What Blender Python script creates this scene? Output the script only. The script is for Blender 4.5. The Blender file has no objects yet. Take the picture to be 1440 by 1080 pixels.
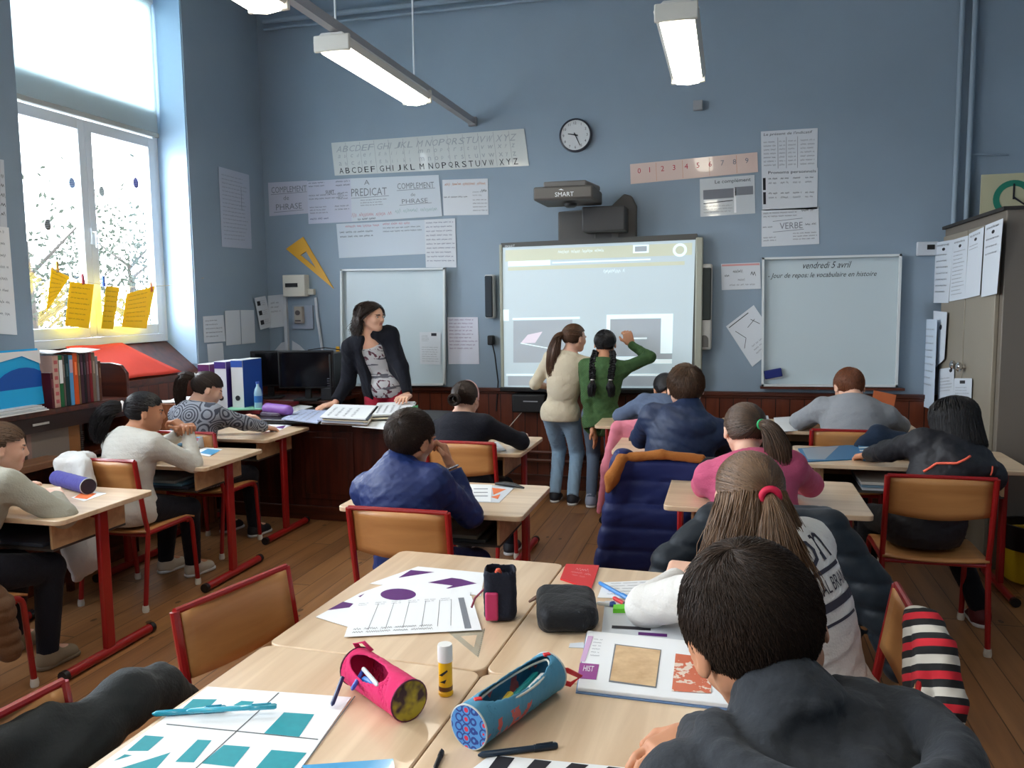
import bpy, bmesh, math, random
import numpy as np
from mathutils import Vector, Matrix

# ---------------------------------------------------------------- camera, sky, light, exposure
SC = bpy.context.scene
COL = SC.collection
F_PX, CAM_H = 1150.0, 1.57
YAW, PITCH, ROLL = math.radians(14.9), math.radians(5.8), math.radians(0.7)
_fw = np.array([-math.sin(YAW)*math.cos(PITCH), math.cos(YAW)*math.cos(PITCH), -math.sin(PITCH)])
_r0 = np.array([math.cos(YAW), math.sin(YAW), 0.]); _u0 = np.cross(_r0, _fw)
_rt = _r0*math.cos(ROLL) - _u0*math.sin(ROLL); _up = _u0*math.cos(ROLL) + _r0*math.sin(ROLL)
CAMP = np.array([0, 0, CAM_H])
cd = bpy.data.cameras.new('camera'); cam = bpy.data.objects.new('camera', cd); COL.objects.link(cam)
cd.sensor_width = 36; cd.lens = 36*F_PX/1440; cd.clip_start = 0.05; cd.clip_end = 200
M = Matrix(((_rt[0], _up[0], -_fw[0], 0), (_rt[1], _up[1], -_fw[1], 0), (_rt[2], _up[2], -_fw[2], CAM_H), (0, 0, 0, 1)))
cam.matrix_world = M
SC.camera = cam
SC.view_settings.view_transform = 'Standard'; SC.view_settings.look = 'None'
SC.view_settings.exposure = 0.85; SC.view_settings.gamma = 1; SC.view_settings.use_curve_mapping = False
W = bpy.data.worlds.new('sky'); SC.world = W; W.use_nodes = True
bg = W.node_tree.nodes['Background']; bg.inputs[0].default_value = (0.86, 0.93, 1.0, 1); bg.inputs[1].default_value = 11.0
SC.cycles.max_bounces = 8; SC.cycles.diffuse_bounces = 4; SC.cycles.transparent_max_bounces = 12
SC.cycles.sample_clamp_indirect = 4.0
SC.cycles.use_denoising = True
LAMP_E = 9.0
def area(name, loc, rot, sx, sy, e, col=(1, 1, 1), portal=False):
    l = bpy.data.lights.new(name, 'AREA'); l.shape = 'RECTANGLE'; l.size = sx; l.size_y = sy; l.energy = e; l.color = col
    o = bpy.data.objects.new(name, l); COL.objects.link(o); o.location = loc; o.rotation_euler = rot
    if portal: l.cycles.is_portal = True
    return o
XL, XR, D, YB, ZC = -4.02, 2.12, 6.6, -2.6, 3.97
# sky portals: daylight entering through the left windows (the one in view and two more behind the camera)
WINS = [(4.0, 5.56), (1.3, 2.86), (-1.4, 0.16)]
for k, (a, b) in enumerate(WINS):
    area('daylight_portal', (XL-0.40, (a+b)/2, 2.5), (0, -math.pi/2, 0), 2.9, b-a, 1, portal=True)

def px_ray(x, y): return _fw + _rt*(x-720)/F_PX - _up*(y-540)/F_PX
def onz(x, y, z): d = px_ray(x, y); return CAMP + d*((z-CAM_H)/d[2])
def ony(x, y, Y=D): d = px_ray(x, y); return CAMP + d*(Y/d[1])
def onx(x, y, X=XL): d = px_ray(x, y); return CAMP + d*(X/d[0])
R = math.radians

# ---------------------------------------------------------------- materials
_mats = {}
def srgb(c):
    return tuple(((v/255)/12.92 if v/255 <= 0.04045 else ((v/255+0.055)/1.055)**2.4) for v in c)
def mat(name, col, rough=0.6, metal=0, bump=0, bscale=60, var=0.0, vscale=6, emit=None, es=0, alpha=1, trans=0, coat=0, spec=0.5, sheen=0, ior=1.45):
    if name in _mats: return _mats[name]
    m = bpy.data.materials.new(name); m.use_nodes = True; nt = m.node_tree; b = nt.nodes['Principled BSDF']
    c = (*srgb(col), 1)
    b.inputs['Base Color'].default_value = c; b.inputs['Roughness'].default_value = rough; b.inputs['Metallic'].default_value = metal
    b.inputs['Alpha'].default_value = alpha; b.inputs['Transmission Weight'].default_value = trans; b.inputs['Coat Weight'].default_value = coat
    b.inputs['Specular IOR Level'].default_value = spec; b.inputs['Sheen Weight'].default_value = sheen; b.inputs['IOR'].default_value = ior
    if emit is not None:
        b.inputs['Emission Color'].default_value = (*srgb(emit), 1); b.inputs['Emission Strength'].default_value = es
    tc = nt.nodes.new('ShaderNodeTexCoord')
    if var:
        n = nt.nodes.new('ShaderNodeTexNoise'); n.inputs['Scale'].default_value = vscale; n.inputs['Detail'].default_value = 4
        nt.links.new(tc.outputs['Object'], n.inputs['Vector'])
        mx = nt.nodes.new('ShaderNodeMix'); mx.data_type = 'RGBA'
        mx.inputs[6].default_value = tuple(min(1, v*(1-var)) for v in c[:3])+(1,); mx.inputs[7].default_value = tuple(min(1, v*(1+var)) for v in c[:3])+(1,)
        nt.links.new(n.outputs[0], mx.inputs[0]); nt.links.new(mx.outputs[2], b.inputs['Base Color'])
    if bump:
        n = nt.nodes.new('ShaderNodeTexNoise'); n.inputs['Scale'].default_value = bscale; n.inputs['Detail'].default_value = 3
        nt.links.new(tc.outputs['Object'], n.inputs['Vector'])
        bp = nt.nodes.new('ShaderNodeBump'); bp.inputs['Strength'].default_value = bump; bp.inputs['Distance'].default_value = 0.01
        nt.links.new(n.outputs[0], bp.inputs['Height']); nt.links.new(bp.outputs[0], b.inputs['Normal'])
    _mats[name] = m
    return m
def wood(name, c1, c2, rough=0.45, axis=0, scale=6, stretch=12, coat=0.0, fine=0.5):
    """grain running along the given object axis"""
    if name in _mats: return _mats[name]
    m = bpy.data.materials.new(name); m.use_nodes = True; nt = m.node_tree; b = nt.nodes['Principled BSDF']
    b.inputs['Roughness'].default_value = rough; b.inputs['Coat Weight'].default_value = coat
    tc = nt.nodes.new('ShaderNodeTexCoord'); mp = nt.nodes.new('ShaderNodeMapping')
    s = [scale*stretch/4]*3; s[axis] = scale/4
    mp.inputs['Scale'].default_value = s
    n = nt.nodes.new('ShaderNodeTexNoise'); n.inputs['Scale'].default_value = 1.0; n.inputs['Detail'].default_value = 6; n.inputs['Distortion'].default_value = fine
    r = nt.nodes.new('ShaderNodeValToRGB'); r.color_ramp.elements[0].position = 0.3; r.color_ramp.elements[1].position = 0.7
    r.color_ramp.elements[0].color = (*srgb(c1), 1); r.color_ramp.elements[1].color = (*srgb(c2), 1)
    nt.links.new(tc.outputs['Object'], mp.inputs[0]); nt.links.new(mp.outputs[0], n.inputs['Vector']); nt.links.new(n.outputs[0], r.inputs[0]); nt.links.new(r.outputs[0], b.inputs['Base Color'])
    _mats[name] = m
    return m
class N:
    """tiny node-graph helper"""
    def __init__(s, name):
        s.m = bpy.data.materials.new(name); s.m.use_nodes = True; s.t = s.m.node_tree; s.b = s.t.nodes['Principled BSDF']; _mats[name] = s.m
        s.tc = s.t.nodes.new('ShaderNodeTexCoord').outputs['Object']
    def n(s, typ, ins={}, **kw):
        nd = s.t.nodes.new('ShaderNode'+typ)
        for k, v in kw.items(): setattr(nd, k, v)
        for k, v in ins.items():
            if hasattr(v, 'links'): s.t.links.new(v, nd.inputs[k])
            else: nd.inputs[k].default_value = v
        return nd
    def math(s, op, a, b=0.0, c=0.0):
        nd = s.t.nodes.new('ShaderNodeMath'); nd.operation = op
        for i, v in enumerate((a, b, c)):
            if hasattr(v, 'links'): s.t.links.new(v, nd.inputs[i])
            else: nd.inputs[i].default_value = v
        return nd.outputs[0]
    def mix(s, f, a, b):
        nd = s.t.nodes.new('ShaderNodeMix'); nd.data_type = 'RGBA'
        for i, v in ((0, f), (6, a), (7, b)):
            if hasattr(v, 'links'): s.t.links.new(v, nd.inputs[i])
            else: nd.inputs[i].default_value = v if i == 0 else (*srgb(v), 1)
        return nd.outputs[2]
    def xyz(s, v=None):
        nd = s.t.nodes.new('ShaderNodeSeparateXYZ'); s.t.links.new(v or s.tc, nd.inputs[0]); return nd.outputs
    def out(s, col=None, rough=None, height=None, bs=0.3, dist=0.01):
        if col is not None: s.t.links.new(col, s.b.inputs['Base Color'])
        if rough is not None: s.b.inputs['Roughness'].default_value = rough
        if height is not None:
            bp = s.t.nodes.new('ShaderNodeBump'); bp.inputs['Strength'].default_value = bs; bp.inputs['Distance'].default_value = dist
            s.t.links.new(height, bp.inputs['Height']); s.t.links.new(bp.outputs[0], s.b.inputs['Normal'])
        return s.m

# ---------------------------------------------------------------- mesh helpers
class MB:
    def __init__(s): s.v = []; s.f = []; s.mi = []; s.cur = 0
    def add(s, vs, fs):
        o = len(s.v); s.v.extend([tuple(map(float, v)) for v in vs]); s.f.extend([tuple(i+o for i in f) for f in fs]); s.mi.extend([s.cur]*len(fs)); return s
    def box(s, c, size, rz=0, M=None):
        x, y, z = [k/2 for k in size]
        vs = [(a*x, b*y, d*z) for a in (-1, 1) for b in (-1, 1) for d in (-1, 1)]
        if rz: vs = [(v[0]*math.cos(rz)-v[1]*math.sin(rz), v[0]*math.sin(rz)+v[1]*math.cos(rz), v[2]) for v in vs]
        if M is not None: vs = [tuple(M @ Vector(v)) for v in vs]
        vs = [(v[0]+c[0], v[1]+c[1], v[2]+c[2]) for v in vs]
        return s.add(vs, [(0, 1, 3, 2), (4, 6, 7, 5), (0, 4, 5, 1), (2, 3, 7, 6), (0, 2, 6, 4), (1, 5, 7, 3)])
    def tube(s, pts, r, n=10, closed=False, flat=None):
        pts = [Vector(p) for p in pts]; m = len(pts)
        rr = r if hasattr(r, '__len__') else [r]*m
        T = []
        for i in range(m):
            a = pts[(i-1) % m] if (closed or i > 0) else pts[i]; b = pts[(i+1) % m] if (closed or i < m-1) else pts[i]
            t = (b-a); T.append(t.normalized() if t.length > 1e-9 else Vector((0, 0, 1)))
        up = Vector((0, 0, 1)) if abs(T[0].z) < 0.9 else Vector((1, 0, 0))
        nrm = (up - T[0]*up.dot(T[0])).normalized()
        vs = []; fs = []
        for i in range(m):
            nrm = (nrm - T[i]*nrm.dot(T[i])).normalized(); bn = T[i].cross(nrm)
            for k in range(n):
                a = 2*math.pi*k/n
                fl = flat if flat else 1
                vs.append(pts[i] + nrm*math.cos(a)*rr[i] + bn*math.sin(a)*rr[i]*fl)
        for i in range(m if closed else m-1):
            j = (i+1) % m
            for k in range(n): fs.append((i*n+k, i*n+(k+1) % n, j*n+(k+1) % n, j*n+k))
        if not closed: fs.append(tuple(range(n-1, -1, -1))); fs.append(tuple((m-1)*n+k for k in range(n)))
        return s.add(vs, fs)
    def lathe(s, prof, c=(0, 0, 0), n=24, M=None, sx=1, sy=1):
        """profile of (radius, height)"""
        vs = []; fs = []
        for r, h in prof:
            for k in range(n):
                a = 2*math.pi*k/n; v = Vector((r*sx*math.cos(a), r*sy*math.sin(a), h))
                if M is not None: v = M @ v
                vs.append((v[0]+c[0], v[1]+c[1], v[2]+c[2]))
        for i in range(len(prof)-1):
            for k in range(n): fs.append((i*n+k, i*n+(k+1) % n, (i+1)*n+(k+1) % n, (i+1)*n+k))
        fs.append(tuple(range(n-1, -1, -1))); fs.append(tuple((len(prof)-1)*n+k for k in range(n)))
        return s.add(vs, fs)
    def prism(s, poly, a, b, M=None):
        """2D polygon (xy) extruded z from a to b"""
        n = len(poly); vs = [(p[0], p[1], a) for p in poly]+[(p[0], p[1], b) for p in poly]
        if M is not None: vs = [tuple(M @ Vector(v)) for v in vs]
        return s.add(vs, [tuple(range(n-1, -1, -1)), tuple(range(n, 2*n))]+[(i, (i+1) % n, n+(i+1) % n, n+i) for i in range(n)])
    def slab(s, q, t):
        """quad with thickness t along its normal (4 points)"""
        q = [Vector(p) for p in q]; nr = (q[1]-q[0]).cross(q[3]-q[0]).normalized()*t
        return s.add(q+[p+nr for p in q], [(3, 2, 1, 0), (4, 5, 6, 7), (0, 1, 5, 4), (1, 2, 6, 5), (2, 3, 7, 6), (3, 0, 4, 7)])
    def grid(s, fn, nu, nv, t=0.0):
        """surface fn(u,v)->point, optional thickness"""
        P = [[Vector(fn(i/nu, j/nv)) for j in range(nv+1)] for i in range(nu+1)]
        vs = [P[i][j] for i in range(nu+1) for j in range(nv+1)]
        idx = lambda i, j: i*(nv+1)+j
        fs = [(idx(i, j), idx(i+1, j), idx(i+1, j+1), idx(i, j+1)) for i in range(nu) for j in range(nv)]
        if t:
            K = len(vs); nb = []
            for i in range(nu+1):
                for j in range(nv+1):
                    a = P[min(i+1, nu)][j]-P[max(i-1, 0)][j]; b = P[i][min(j+1, nv)]-P[i][max(j-1, 0)]
                    nb.append(P[i][j]-a.cross(b).normalized()*t)
            vs += nb; fs += [tuple(K+k for k in reversed(f)) for f in fs]
            for i in range(nu): fs.append((idx(i, 0), K+idx(i, 0), K+idx(i+1, 0), idx(i+1, 0))); fs.append((idx(i+1, nv), K+idx(i+1, nv), K+idx(i, nv), idx(i, nv)))
            for j in range(nv): fs.append((idx(0, j+1), K+idx(0, j+1), K+idx(0, j), idx(0, j))); fs.append((idx(nu, j), K+idx(nu, j), K+idx(nu, j+1), idx(nu, j+1)))
        return s.add(vs, fs)
    def build(s, name, m, parent=None, loc=None, bevel=0, smooth=False, rz=0, seg=2, fix=True):
        me = bpy.data.meshes.new(name); me.from_pydata(s.v, [], s.f)
        for mm in (m if isinstance(m, (list, tuple)) else [m]): me.materials.append(mm)
        if any(s.mi): me.polygons.foreach_set('material_index', s.mi)
        if fix:
            bm = bmesh.new(); bm.from_mesh(me); bmesh.ops.recalc_face_normals(bm, faces=bm.faces); bm.to_mesh(me); bm.free()
        o = bpy.data.objects.new(name, me); COL.objects.link(o)
        if parent is not None: o.parent = parent
        if loc is not None: o.location = loc
        if rz: o.rotation_euler = (0, 0, rz)
        if smooth or bevel:
            me.polygons.foreach_set('use_smooth', [True]*len(me.polygons))
            if not (smooth == 'all'): me.set_sharp_from_angle(angle=R(35))
        if bevel:
            b = o.modifiers.new('bevel', 'BEVEL'); b.width = bevel; b.segments = seg; b.limit_method = 'ANGLE'
        return o
def tag(o, label=None, cat=None, group=None, kind=None):
    if label: o['label'] = label
    if cat: o['category'] = cat
    if group: o['group'] = group
    if kind: o['kind'] = kind
    return o
def thing(name, label, cat, loc=(0, 0, 0), rz=0, group=None):
    o = bpy.data.objects.new(name, None); COL.objects.link(o); o.empty_display_size = 0.1
    o.location = loc; o.rotation_euler = (0, 0, rz)
    return tag(o, label, cat, group)
def copy_tree(o, parent=None):
    c = o.copy(); COL.objects.link(c); c.parent = parent
    for ch in o.children: copy_tree(ch, c)
    return c
def fil(pts, r, n=5):
    """round the corners of a polyline"""
    P = [Vector(p) for p in pts]; out = [P[0]]
    for i in range(1, len(P)-1):
        a = (P[i-1]-P[i]); b = (P[i+1]-P[i]); rr = min(r, a.length/2.01, b.length/2.01)
        a = P[i]+a.normalized()*rr; b = P[i]+b.normalized()*rr
        for k in range(n+1):
            t = k/n; out.append(a*(1-t)**2+P[i]*2*t*(1-t)+b*t*t)
    out.append(P[-1]); return out

# ---------------------------------------------------------------- lettering
_tc = {}
def glyphs(s):
    if s in _tc: return _tc[s]
    c = bpy.data.curves.new('lettering', 'FONT'); c.body = s; c.resolution_u = 2; c.size = 1
    o = bpy.data.objects.new('lettering', c); COL.objects.link(o)
    dg = bpy.context.evaluated_depsgraph_get(); e = o.evaluated_get(dg); me = e.to_mesh()
    v = np.array([tuple(p.co)[:2] for p in me.vertices]) if len(me.vertices) else np.zeros((0, 2)); f = [tuple(p.vertices) for p in me.polygons]
    e.to_mesh_clear(); bpy.data.objects.remove(o); bpy.data.curves.remove(c)
    _tc[s] = (v, f); return _tc[s]
class Sheet:
    """a sheet spanned by 4 corners TL,TR,BR,BL; draws text and marks on it in (u right, v down) units"""
    def __init__(s, q, t=0.002, org=None):
        s.q = [Vector(p) for p in q]; s.n = (s.q[1]-s.q[0]).cross(s.q[3]-s.q[0]).normalized()*-1; s.t = t
        s.org = Vector(org) if org is not None else s.q[3]
        s.w = ((s.q[1]-s.q[0]).length+(s.q[2]-s.q[3]).length)/2; s.h = ((s.q[3]-s.q[0]).length+(s.q[2]-s.q[1]).length)/2
        s.layers = {}
    def P(s, u, v, off=0.0):
        a = s.q[0].lerp(s.q[1], u); b = s.q[3].lerp(s.q[2], u); return a.lerp(b, v)+s.n*off-s.org
    def L(s, m):
        if m.name not in s.layers: s.layers[m.name] = (MB(), m)
        return s.layers[m.name][0]
    def text(s, m, txt, u0, v0, u1, v1, slant=0.0, off=None, fit=False):
        v, f = glyphs(txt)
        if fit and len(v): e = np.ptp(v, 0); u1 = u0+(v1-v0)*s.h*e[0]/e[1]/s.w
        if not len(v): return s
        a = v.min(0); b = v.max(0); out = []
        for p in v:
            y = (p[1]-a[1])/(b[1]-a[1]+1e-9); x = (p[0]-a[0])/(b[0]-a[0]+1e-9)
            out.append(s.P(u0+(u1-u0)*x+slant*(y-.5)*(v1-v0)*s.h/s.w, v1+(v0-v1)*y, off or s.t+0.0008))
        s.L(m).add(out, f); return s
    def poly(s, m, pts, off=None):
        s.L(m).add([s.P(u, v, off or s.t+0.0005) for u, v in pts], [tuple(range(len(pts)))]); return s
    def rect(s, m, u0, v0, u1, v1, off=None): return s.poly(m, [(u0, v0), (u1, v0), (u1, v1), (u0, v1)], off)
    def disc(s, m, u, v, ru, rv, n=24, off=None): return s.poly(m, [(u+ru*math.cos(6.2832*k/n), v+rv*math.sin(6.2832*k/n)) for k in range(n)], off)
    def line(s, m, a, b, w, off=None):
        ax, ay = a[0]*s.w, a[1]*s.h; bx, by = b[0]*s.w, b[1]*s.h; L = math.hypot(bx-ax, by-ay)+1e-9; nx, ny = -(by-ay)/L*w/2, (bx-ax)/L*w/2
        return s.poly(m, [((ax+nx)/s.w, (ay+ny)/s.h), ((bx+nx)/s.w, (by+ny)/s.h), ((bx-nx)/s.w, (by-ny)/s.h), ((ax-nx)/s.w, (ay-ny)/s.h)], off)
    def scrib(s, m, u0, v0, u1, v1, seed=0, w=None, off=None):
        """one line of handwriting too small to read, as pen strokes"""
        rnd = random.Random(seed+int(v0*1000)); h = (v1-v0)*s.h; st = w or max(0.0018, h*0.22); x = u0*s.w; X1 = u1*s.w; mb = s.L(m)
        while x < X1-h*0.3:
            wl = min(rnd.uniform(1.2, 4.2)*h, X1-x); k = max(2, int(wl/(h*0.36))); pts = []
            for i in range(k*2+1):
                y = (0.25 if i % 2 else 0.8)+rnd.uniform(-.12, .12)
                if rnd.random() < .16: y = 0.0 if i % 2 else 1.0
                pts.append((x+wl*i/(k*2), y*h))
            vs = []
            for px, py in pts:
                vs.append(s.P(px/s.w, v0+(py-st*.6)/s.h, off or s.t+.0007)); vs.append(s.P(px/s.w, v0+(py+st*.6)/s.h, off or s.t+.0007))
            mb.add(vs, [(2*i, 2*i+1, 2*i+3, 2*i+2) for i in range(len(pts)-1)])
            x += wl+h*.55
        return s
    def lines(s, m, u0, v0, u1, v1, n, seed=0, fill=.5, ragged=.2, w=None):
        rnd = random.Random(seed); dv = (v1-v0)/n
        for i in range(n): s.scrib(m, u0, v0+dv*i, u1-(u1-u0)*rnd.random()*ragged, v0+dv*(i+fill), seed*31+i, w)
        return s
    def make(s, name, m, label, cat, group=None, parent=None, curl=0, sub='writing'):
        mb = MB()
        if curl:
            mb.grid(lambda u, v: s.P(u, v, s.t)+s.n*curl*(max(0, u-.6)**2+max(0, v-.7)**2), 8, 8, s.t)
        else:
            p = [s.P(0, 0), s.P(1, 0), s.P(1, 1), s.P(0, 1)]
            mb.add(p+[k+s.n*s.t for k in p], [(0, 1, 2, 3), (7, 6, 5, 4), (0, 4, 5, 1), (1, 5, 6, 2), (2, 6, 7, 3), (3, 7, 4, 0)])
        o = mb.build(name, m, parent, loc=s.org if parent is None else None)
        if parent is None: tag(o, label, cat, group)
        for k, (b, mm) in s.layers.items():
            b.build(sub, mm, o, fix=False)
        return o
# ---------------------------------------------------------------- smooth solids (distance fields meshed by surface nets)
def nv3(p): p = np.asarray(p, float); return p/(np.linalg.norm(p)+1e-12)
class Vol:
    def __init__(s, lo, hi, h):
        s.lo = np.array(lo, float); s.h = h; s.n = np.ceil((np.array(hi)-s.lo)/h).astype(int)+1
        s.d = np.full(s.n, 9.0, np.float32); s.ax = [(s.lo[i]+np.arange(s.n[i])*h).astype(np.float32) for i in range(3)]
    def sub(s, lo, hi):
        a = np.clip(np.floor((np.array(lo)-s.lo)/s.h).astype(int), 0, s.n); b = np.clip(np.ceil((np.array(hi)-s.lo)/s.h).astype(int)+1, 0, s.n)
        sl = tuple(slice(a[i], b[i]) for i in range(3))
        return sl, s.ax[0][sl[0]][:, None, None], s.ax[1][sl[1]][None, :, None], s.ax[2][sl[2]][None, None, :]
    def comb(s, sl, d, k, mode):
        o = s.d[sl]
        if o.size == 0: return
        if mode == 'sub':
            d = -d; h = np.maximum(k-np.abs(o-d), 0)/k if k > 0 else 0; s.d[sl] = np.maximum(o, d)+(h*h*k*.25 if k > 0 else 0)
        else:
            h = np.maximum(k-np.abs(o-d), 0)/k if k > 0 else 0; s.d[sl] = np.minimum(o, d)-(h*h*k*.25 if k > 0 else 0)
    def cone(s, a, b, r1, r2, k=.02, mode='add'):
        a = np.array(a, float); b = np.array(b, float); m = max(r1, r2)+k+3*s.h
        sl, X, Y, Z = s.sub(np.minimum(a, b)-m, np.maximum(a, b)+m); ba = b-a; L = ba@ba+1e-12
        t = np.clip(((X-a[0])*ba[0]+(Y-a[1])*ba[1]+(Z-a[2])*ba[2])/L, 0, 1)
        d = np.sqrt((X-a[0]-t*ba[0])**2+(Y-a[1]-t*ba[1])**2+(Z-a[2]-t*ba[2])**2)-(r1+(r2-r1)*t)
        s.comb(sl, d.astype(np.float32), k, mode)
    def path(s, P, r, k=.02, mode='add'):
        r = r if hasattr(r, '__len__') else [r]*len(P)
        for i in range(len(P)-1): s.cone(P[i], P[i+1], r[i], r[i+1], k, mode)
    def ell(s, c, r, Rm=None, k=.02, mode='add'):
        Rm = np.eye(3) if Rm is None else Rm   # columns = axes
        c = np.array(c, float); r = np.array(r, float); m = np.abs(Rm)@r+k+3*s.h; sl, X, Y, Z = s.sub(c-m, c+m)
        q = [((X-c[0])*Rm[0, i]+(Y-c[1])*Rm[1, i]+(Z-c[2])*Rm[2, i]) for i in range(3)]
        k0 = np.sqrt((q[0]/r[0])**2+(q[1]/r[1])**2+(q[2]/r[2])**2); k1 = np.sqrt((q[0]/r[0]**2)**2+(q[1]/r[1]**2)**2+(q[2]/r[2]**2)**2)+1e-6
        s.comb(sl, (k0*(k0-1)/k1).astype(np.float32), k, mode)
    def rbox(s, c, r, rad, Rm=None, k=.02, mode='add'):
        Rm = np.eye(3) if Rm is None else Rm
        c = np.array(c, float); r = np.array(r, float); m = np.abs(Rm)@r+k+3*s.h; sl, X, Y, Z = s.sub(c-m, c+m)
        q = [np.abs((X-c[0])*Rm[0, i]+(Y-c[1])*Rm[1, i]+(Z-c[2])*Rm[2, i])-(r[i]-rad) for i in range(3)]
        d = np.sqrt(sum(np.maximum(t, 0)**2 for t in q))+np.minimum(np.maximum(np.maximum(q[0], q[1]), q[2]), 0)-rad
        s.comb(sl, d.astype(np.float32), k, mode)
    def cut(s, p, n, k=0.0):
        """remove everything on the side n points to"""
        n = nv3(n); X, Y, Z = s.ax[0][:, None, None], s.ax[1][None, :, None], s.ax[2][None, None, :]
        d = ((X-p[0])*n[0]+(Y-p[1])*n[1]+(Z-p[2])*n[2]).astype(np.float32); s.d = np.maximum(s.d, d)
    def cutball(s, p, n, r):
        """plane cut acting only inside a ball (cuffs)"""
        sl, X, Y, Z = s.sub(np.array(p)-r, np.array(p)+r); n = nv3(n)
        d = ((X-p[0])*n[0]+(Y-p[1])*n[1]+(Z-p[2])*n[2]).astype(np.float32)
        rr = (X-p[0])**2+(Y-p[1])**2+(Z-p[2])**2 < r*r
        s.d[sl] = np.where(rr, np.maximum(s.d[sl], d), s.d[sl])
    def noise(s, amp, freq, seed=0, st=(1, 1, 1)):
        rn = np.random.RandomState(seed); X, Y, Z = s.ax[0][:, None, None], s.ax[1][None, :, None], s.ax[2][None, None, :]
        msk = np.abs(s.d) < .05
        acc = np.zeros(s.n, np.float32)
        for o in range(5):
            k = rn.normal(size=3)*freq*(1+.5*o)*np.array(st); p = rn.uniform(0, 6.28); k2 = rn.normal(size=3)*freq*.5; 
            w = 1.3*np.sin(k2[0]*X+k2[1]*Y+k2[2]*Z+p*2).astype(np.float32)
            q = np.sin(k[0]*X+k[1]*Y+k[2]*Z+p+w)
            acc += ((.55*q+.9*np.exp(-9*q*q)-.35)/(1+.45*o)).astype(np.float32)
        s.d = np.where(msk, s.d+acc*amp*.34, s.d)
    def field(s, fn):
        X, Y, Z = s.ax[0][:, None, None], s.ax[1][None, :, None], s.ax[2][None, None, :]; s.d = (s.d+fn(X, Y, Z)).astype(np.float32)
    def mesh(s, org=(0, 0, 0), smooth=1):
        d = s.d; d[0] = d[-1] = 1; d[:, 0] = d[:, -1] = 1; d[:, :, 0] = d[:, :, -1] = 1
        g = d < 0; nx, ny, nz = d.shape
        c = np.zeros((nx-1, ny-1, nz-1), np.int8)
        for i in (0, 1):
            for j in (0, 1):
                for k in (0, 1): c += g[i:nx-1+i, j:ny-1+j, k:nz-1+k]
        act = (c > 0) & (c < 8); idx = np.argwhere(act); vid = np.full(act.shape, -1, np.int32); vid[act] = np.arange(len(idx))
        acc = np.zeros((len(idx), 3)); cnt = np.zeros(len(idx)); I, J, K = idx.T
        for a in range(3):
            for o1 in (0, 1):
                for o2 in (0, 1):
                    o = [0, 0, 0]; oo = [x for x in range(3) if x != a]; o[oo[0]] = o1; o[oo[1]] = o2; e = list(o); e[a] = 1
                    d0 = d[I+o[0], J+o[1], K+o[2]]; d1 = d[I+e[0], J+e[1], K+e[2]]; m = (d0 < 0) != (d1 < 0)
                    t = np.where(m, d0/(d0-d1+1e-12), 0); p = np.tile(np.array(o, float), (len(idx), 1)); p[:, a] = t
                    acc[m] += p[m]; cnt[m] += 1
        V = (idx+acc/np.maximum(cnt, 1)[:, None])*s.h+s.lo
        F = []
        for a in range(3):
            b, cc = [(1, 2), (2, 0), (0, 1)][a]
            sl0 = [slice(1, n-1) for n in d.shape]; sl1 = list(sl0); sl0[a] = slice(0, d.shape[a]-1); sl1[a] = slice(1, d.shape[a])
            A = g[tuple(sl0)]; B = g[tuple(sl1)]
            for flip in (0, 1):
                e = np.argwhere((A & ~B) if not flip else (~A & B))
                if not len(e): continue
                base = e.copy(); base[:, b] += 1; base[:, cc] += 1
                q = []
                for (ob, oc) in ((1, 1), (0, 1), (0, 0), (1, 0)):
                    t = base.copy(); t[:, b] -= ob; t[:, cc] -= oc; q.append(vid[t[:, 0], t[:, 1], t[:, 2]])
                q = np.stack(q, 1)
                F.append(q if not flip else q[:, ::-1])
        F = np.concatenate(F) if F else np.zeros((0, 4), int)
        F = F[(F >= 0).all(1)]
        for _ in range(smooth):
            a = np.zeros_like(V); n = np.zeros(len(V))
            for i in range(4):
                u, w = F[:, i], F[:, (i+1) % 4]; np.add.at(a, u, V[w]); np.add.at(n, u, 1); np.add.at(a, w, V[u]); np.add.at(n, w, 1)
            V = V*.5+.5*a/np.maximum(n, 1)[:, None]
        return V-np.array(org), F
def npmesh(name, V, F, m, parent=None, loc=None, attr=None, mi=None):
    """numpy verts + quads -> object"""
    me = bpy.data.meshes.new(name); n = F.shape[1]
    me.vertices.add(len(V)); me.vertices.foreach_set('co', V.astype(np.float32).ravel())
    me.loops.add(F.size); me.loops.foreach_set('vertex_index', F.astype(np.int32).ravel())
    me.polygons.add(len(F)); me.polygons.foreach_set('loop_start', np.arange(0, F.size, n, dtype=np.int32))
    for mm in (m if isinstance(m, (list, tuple)) else [m]): me.materials.append(mm)
    me.update(calc_edges=True); me.validate()
    me.polygons.foreach_set('use_smooth', np.ones(len(me.polygons), bool))
    if mi is not None: me.polygons.foreach_set('material_index', mi.astype(np.int32))
    if attr is not None:
        a = me.attributes.new('hv', 'FLOAT', 'POINT'); a.data.foreach_set('value', attr.astype(np.float32))
    o = bpy.data.objects.new(name, me); COL.objects.link(o)
    if parent is not None: o.parent = parent
    if loc is not None: o.location = loc
    return o

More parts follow.
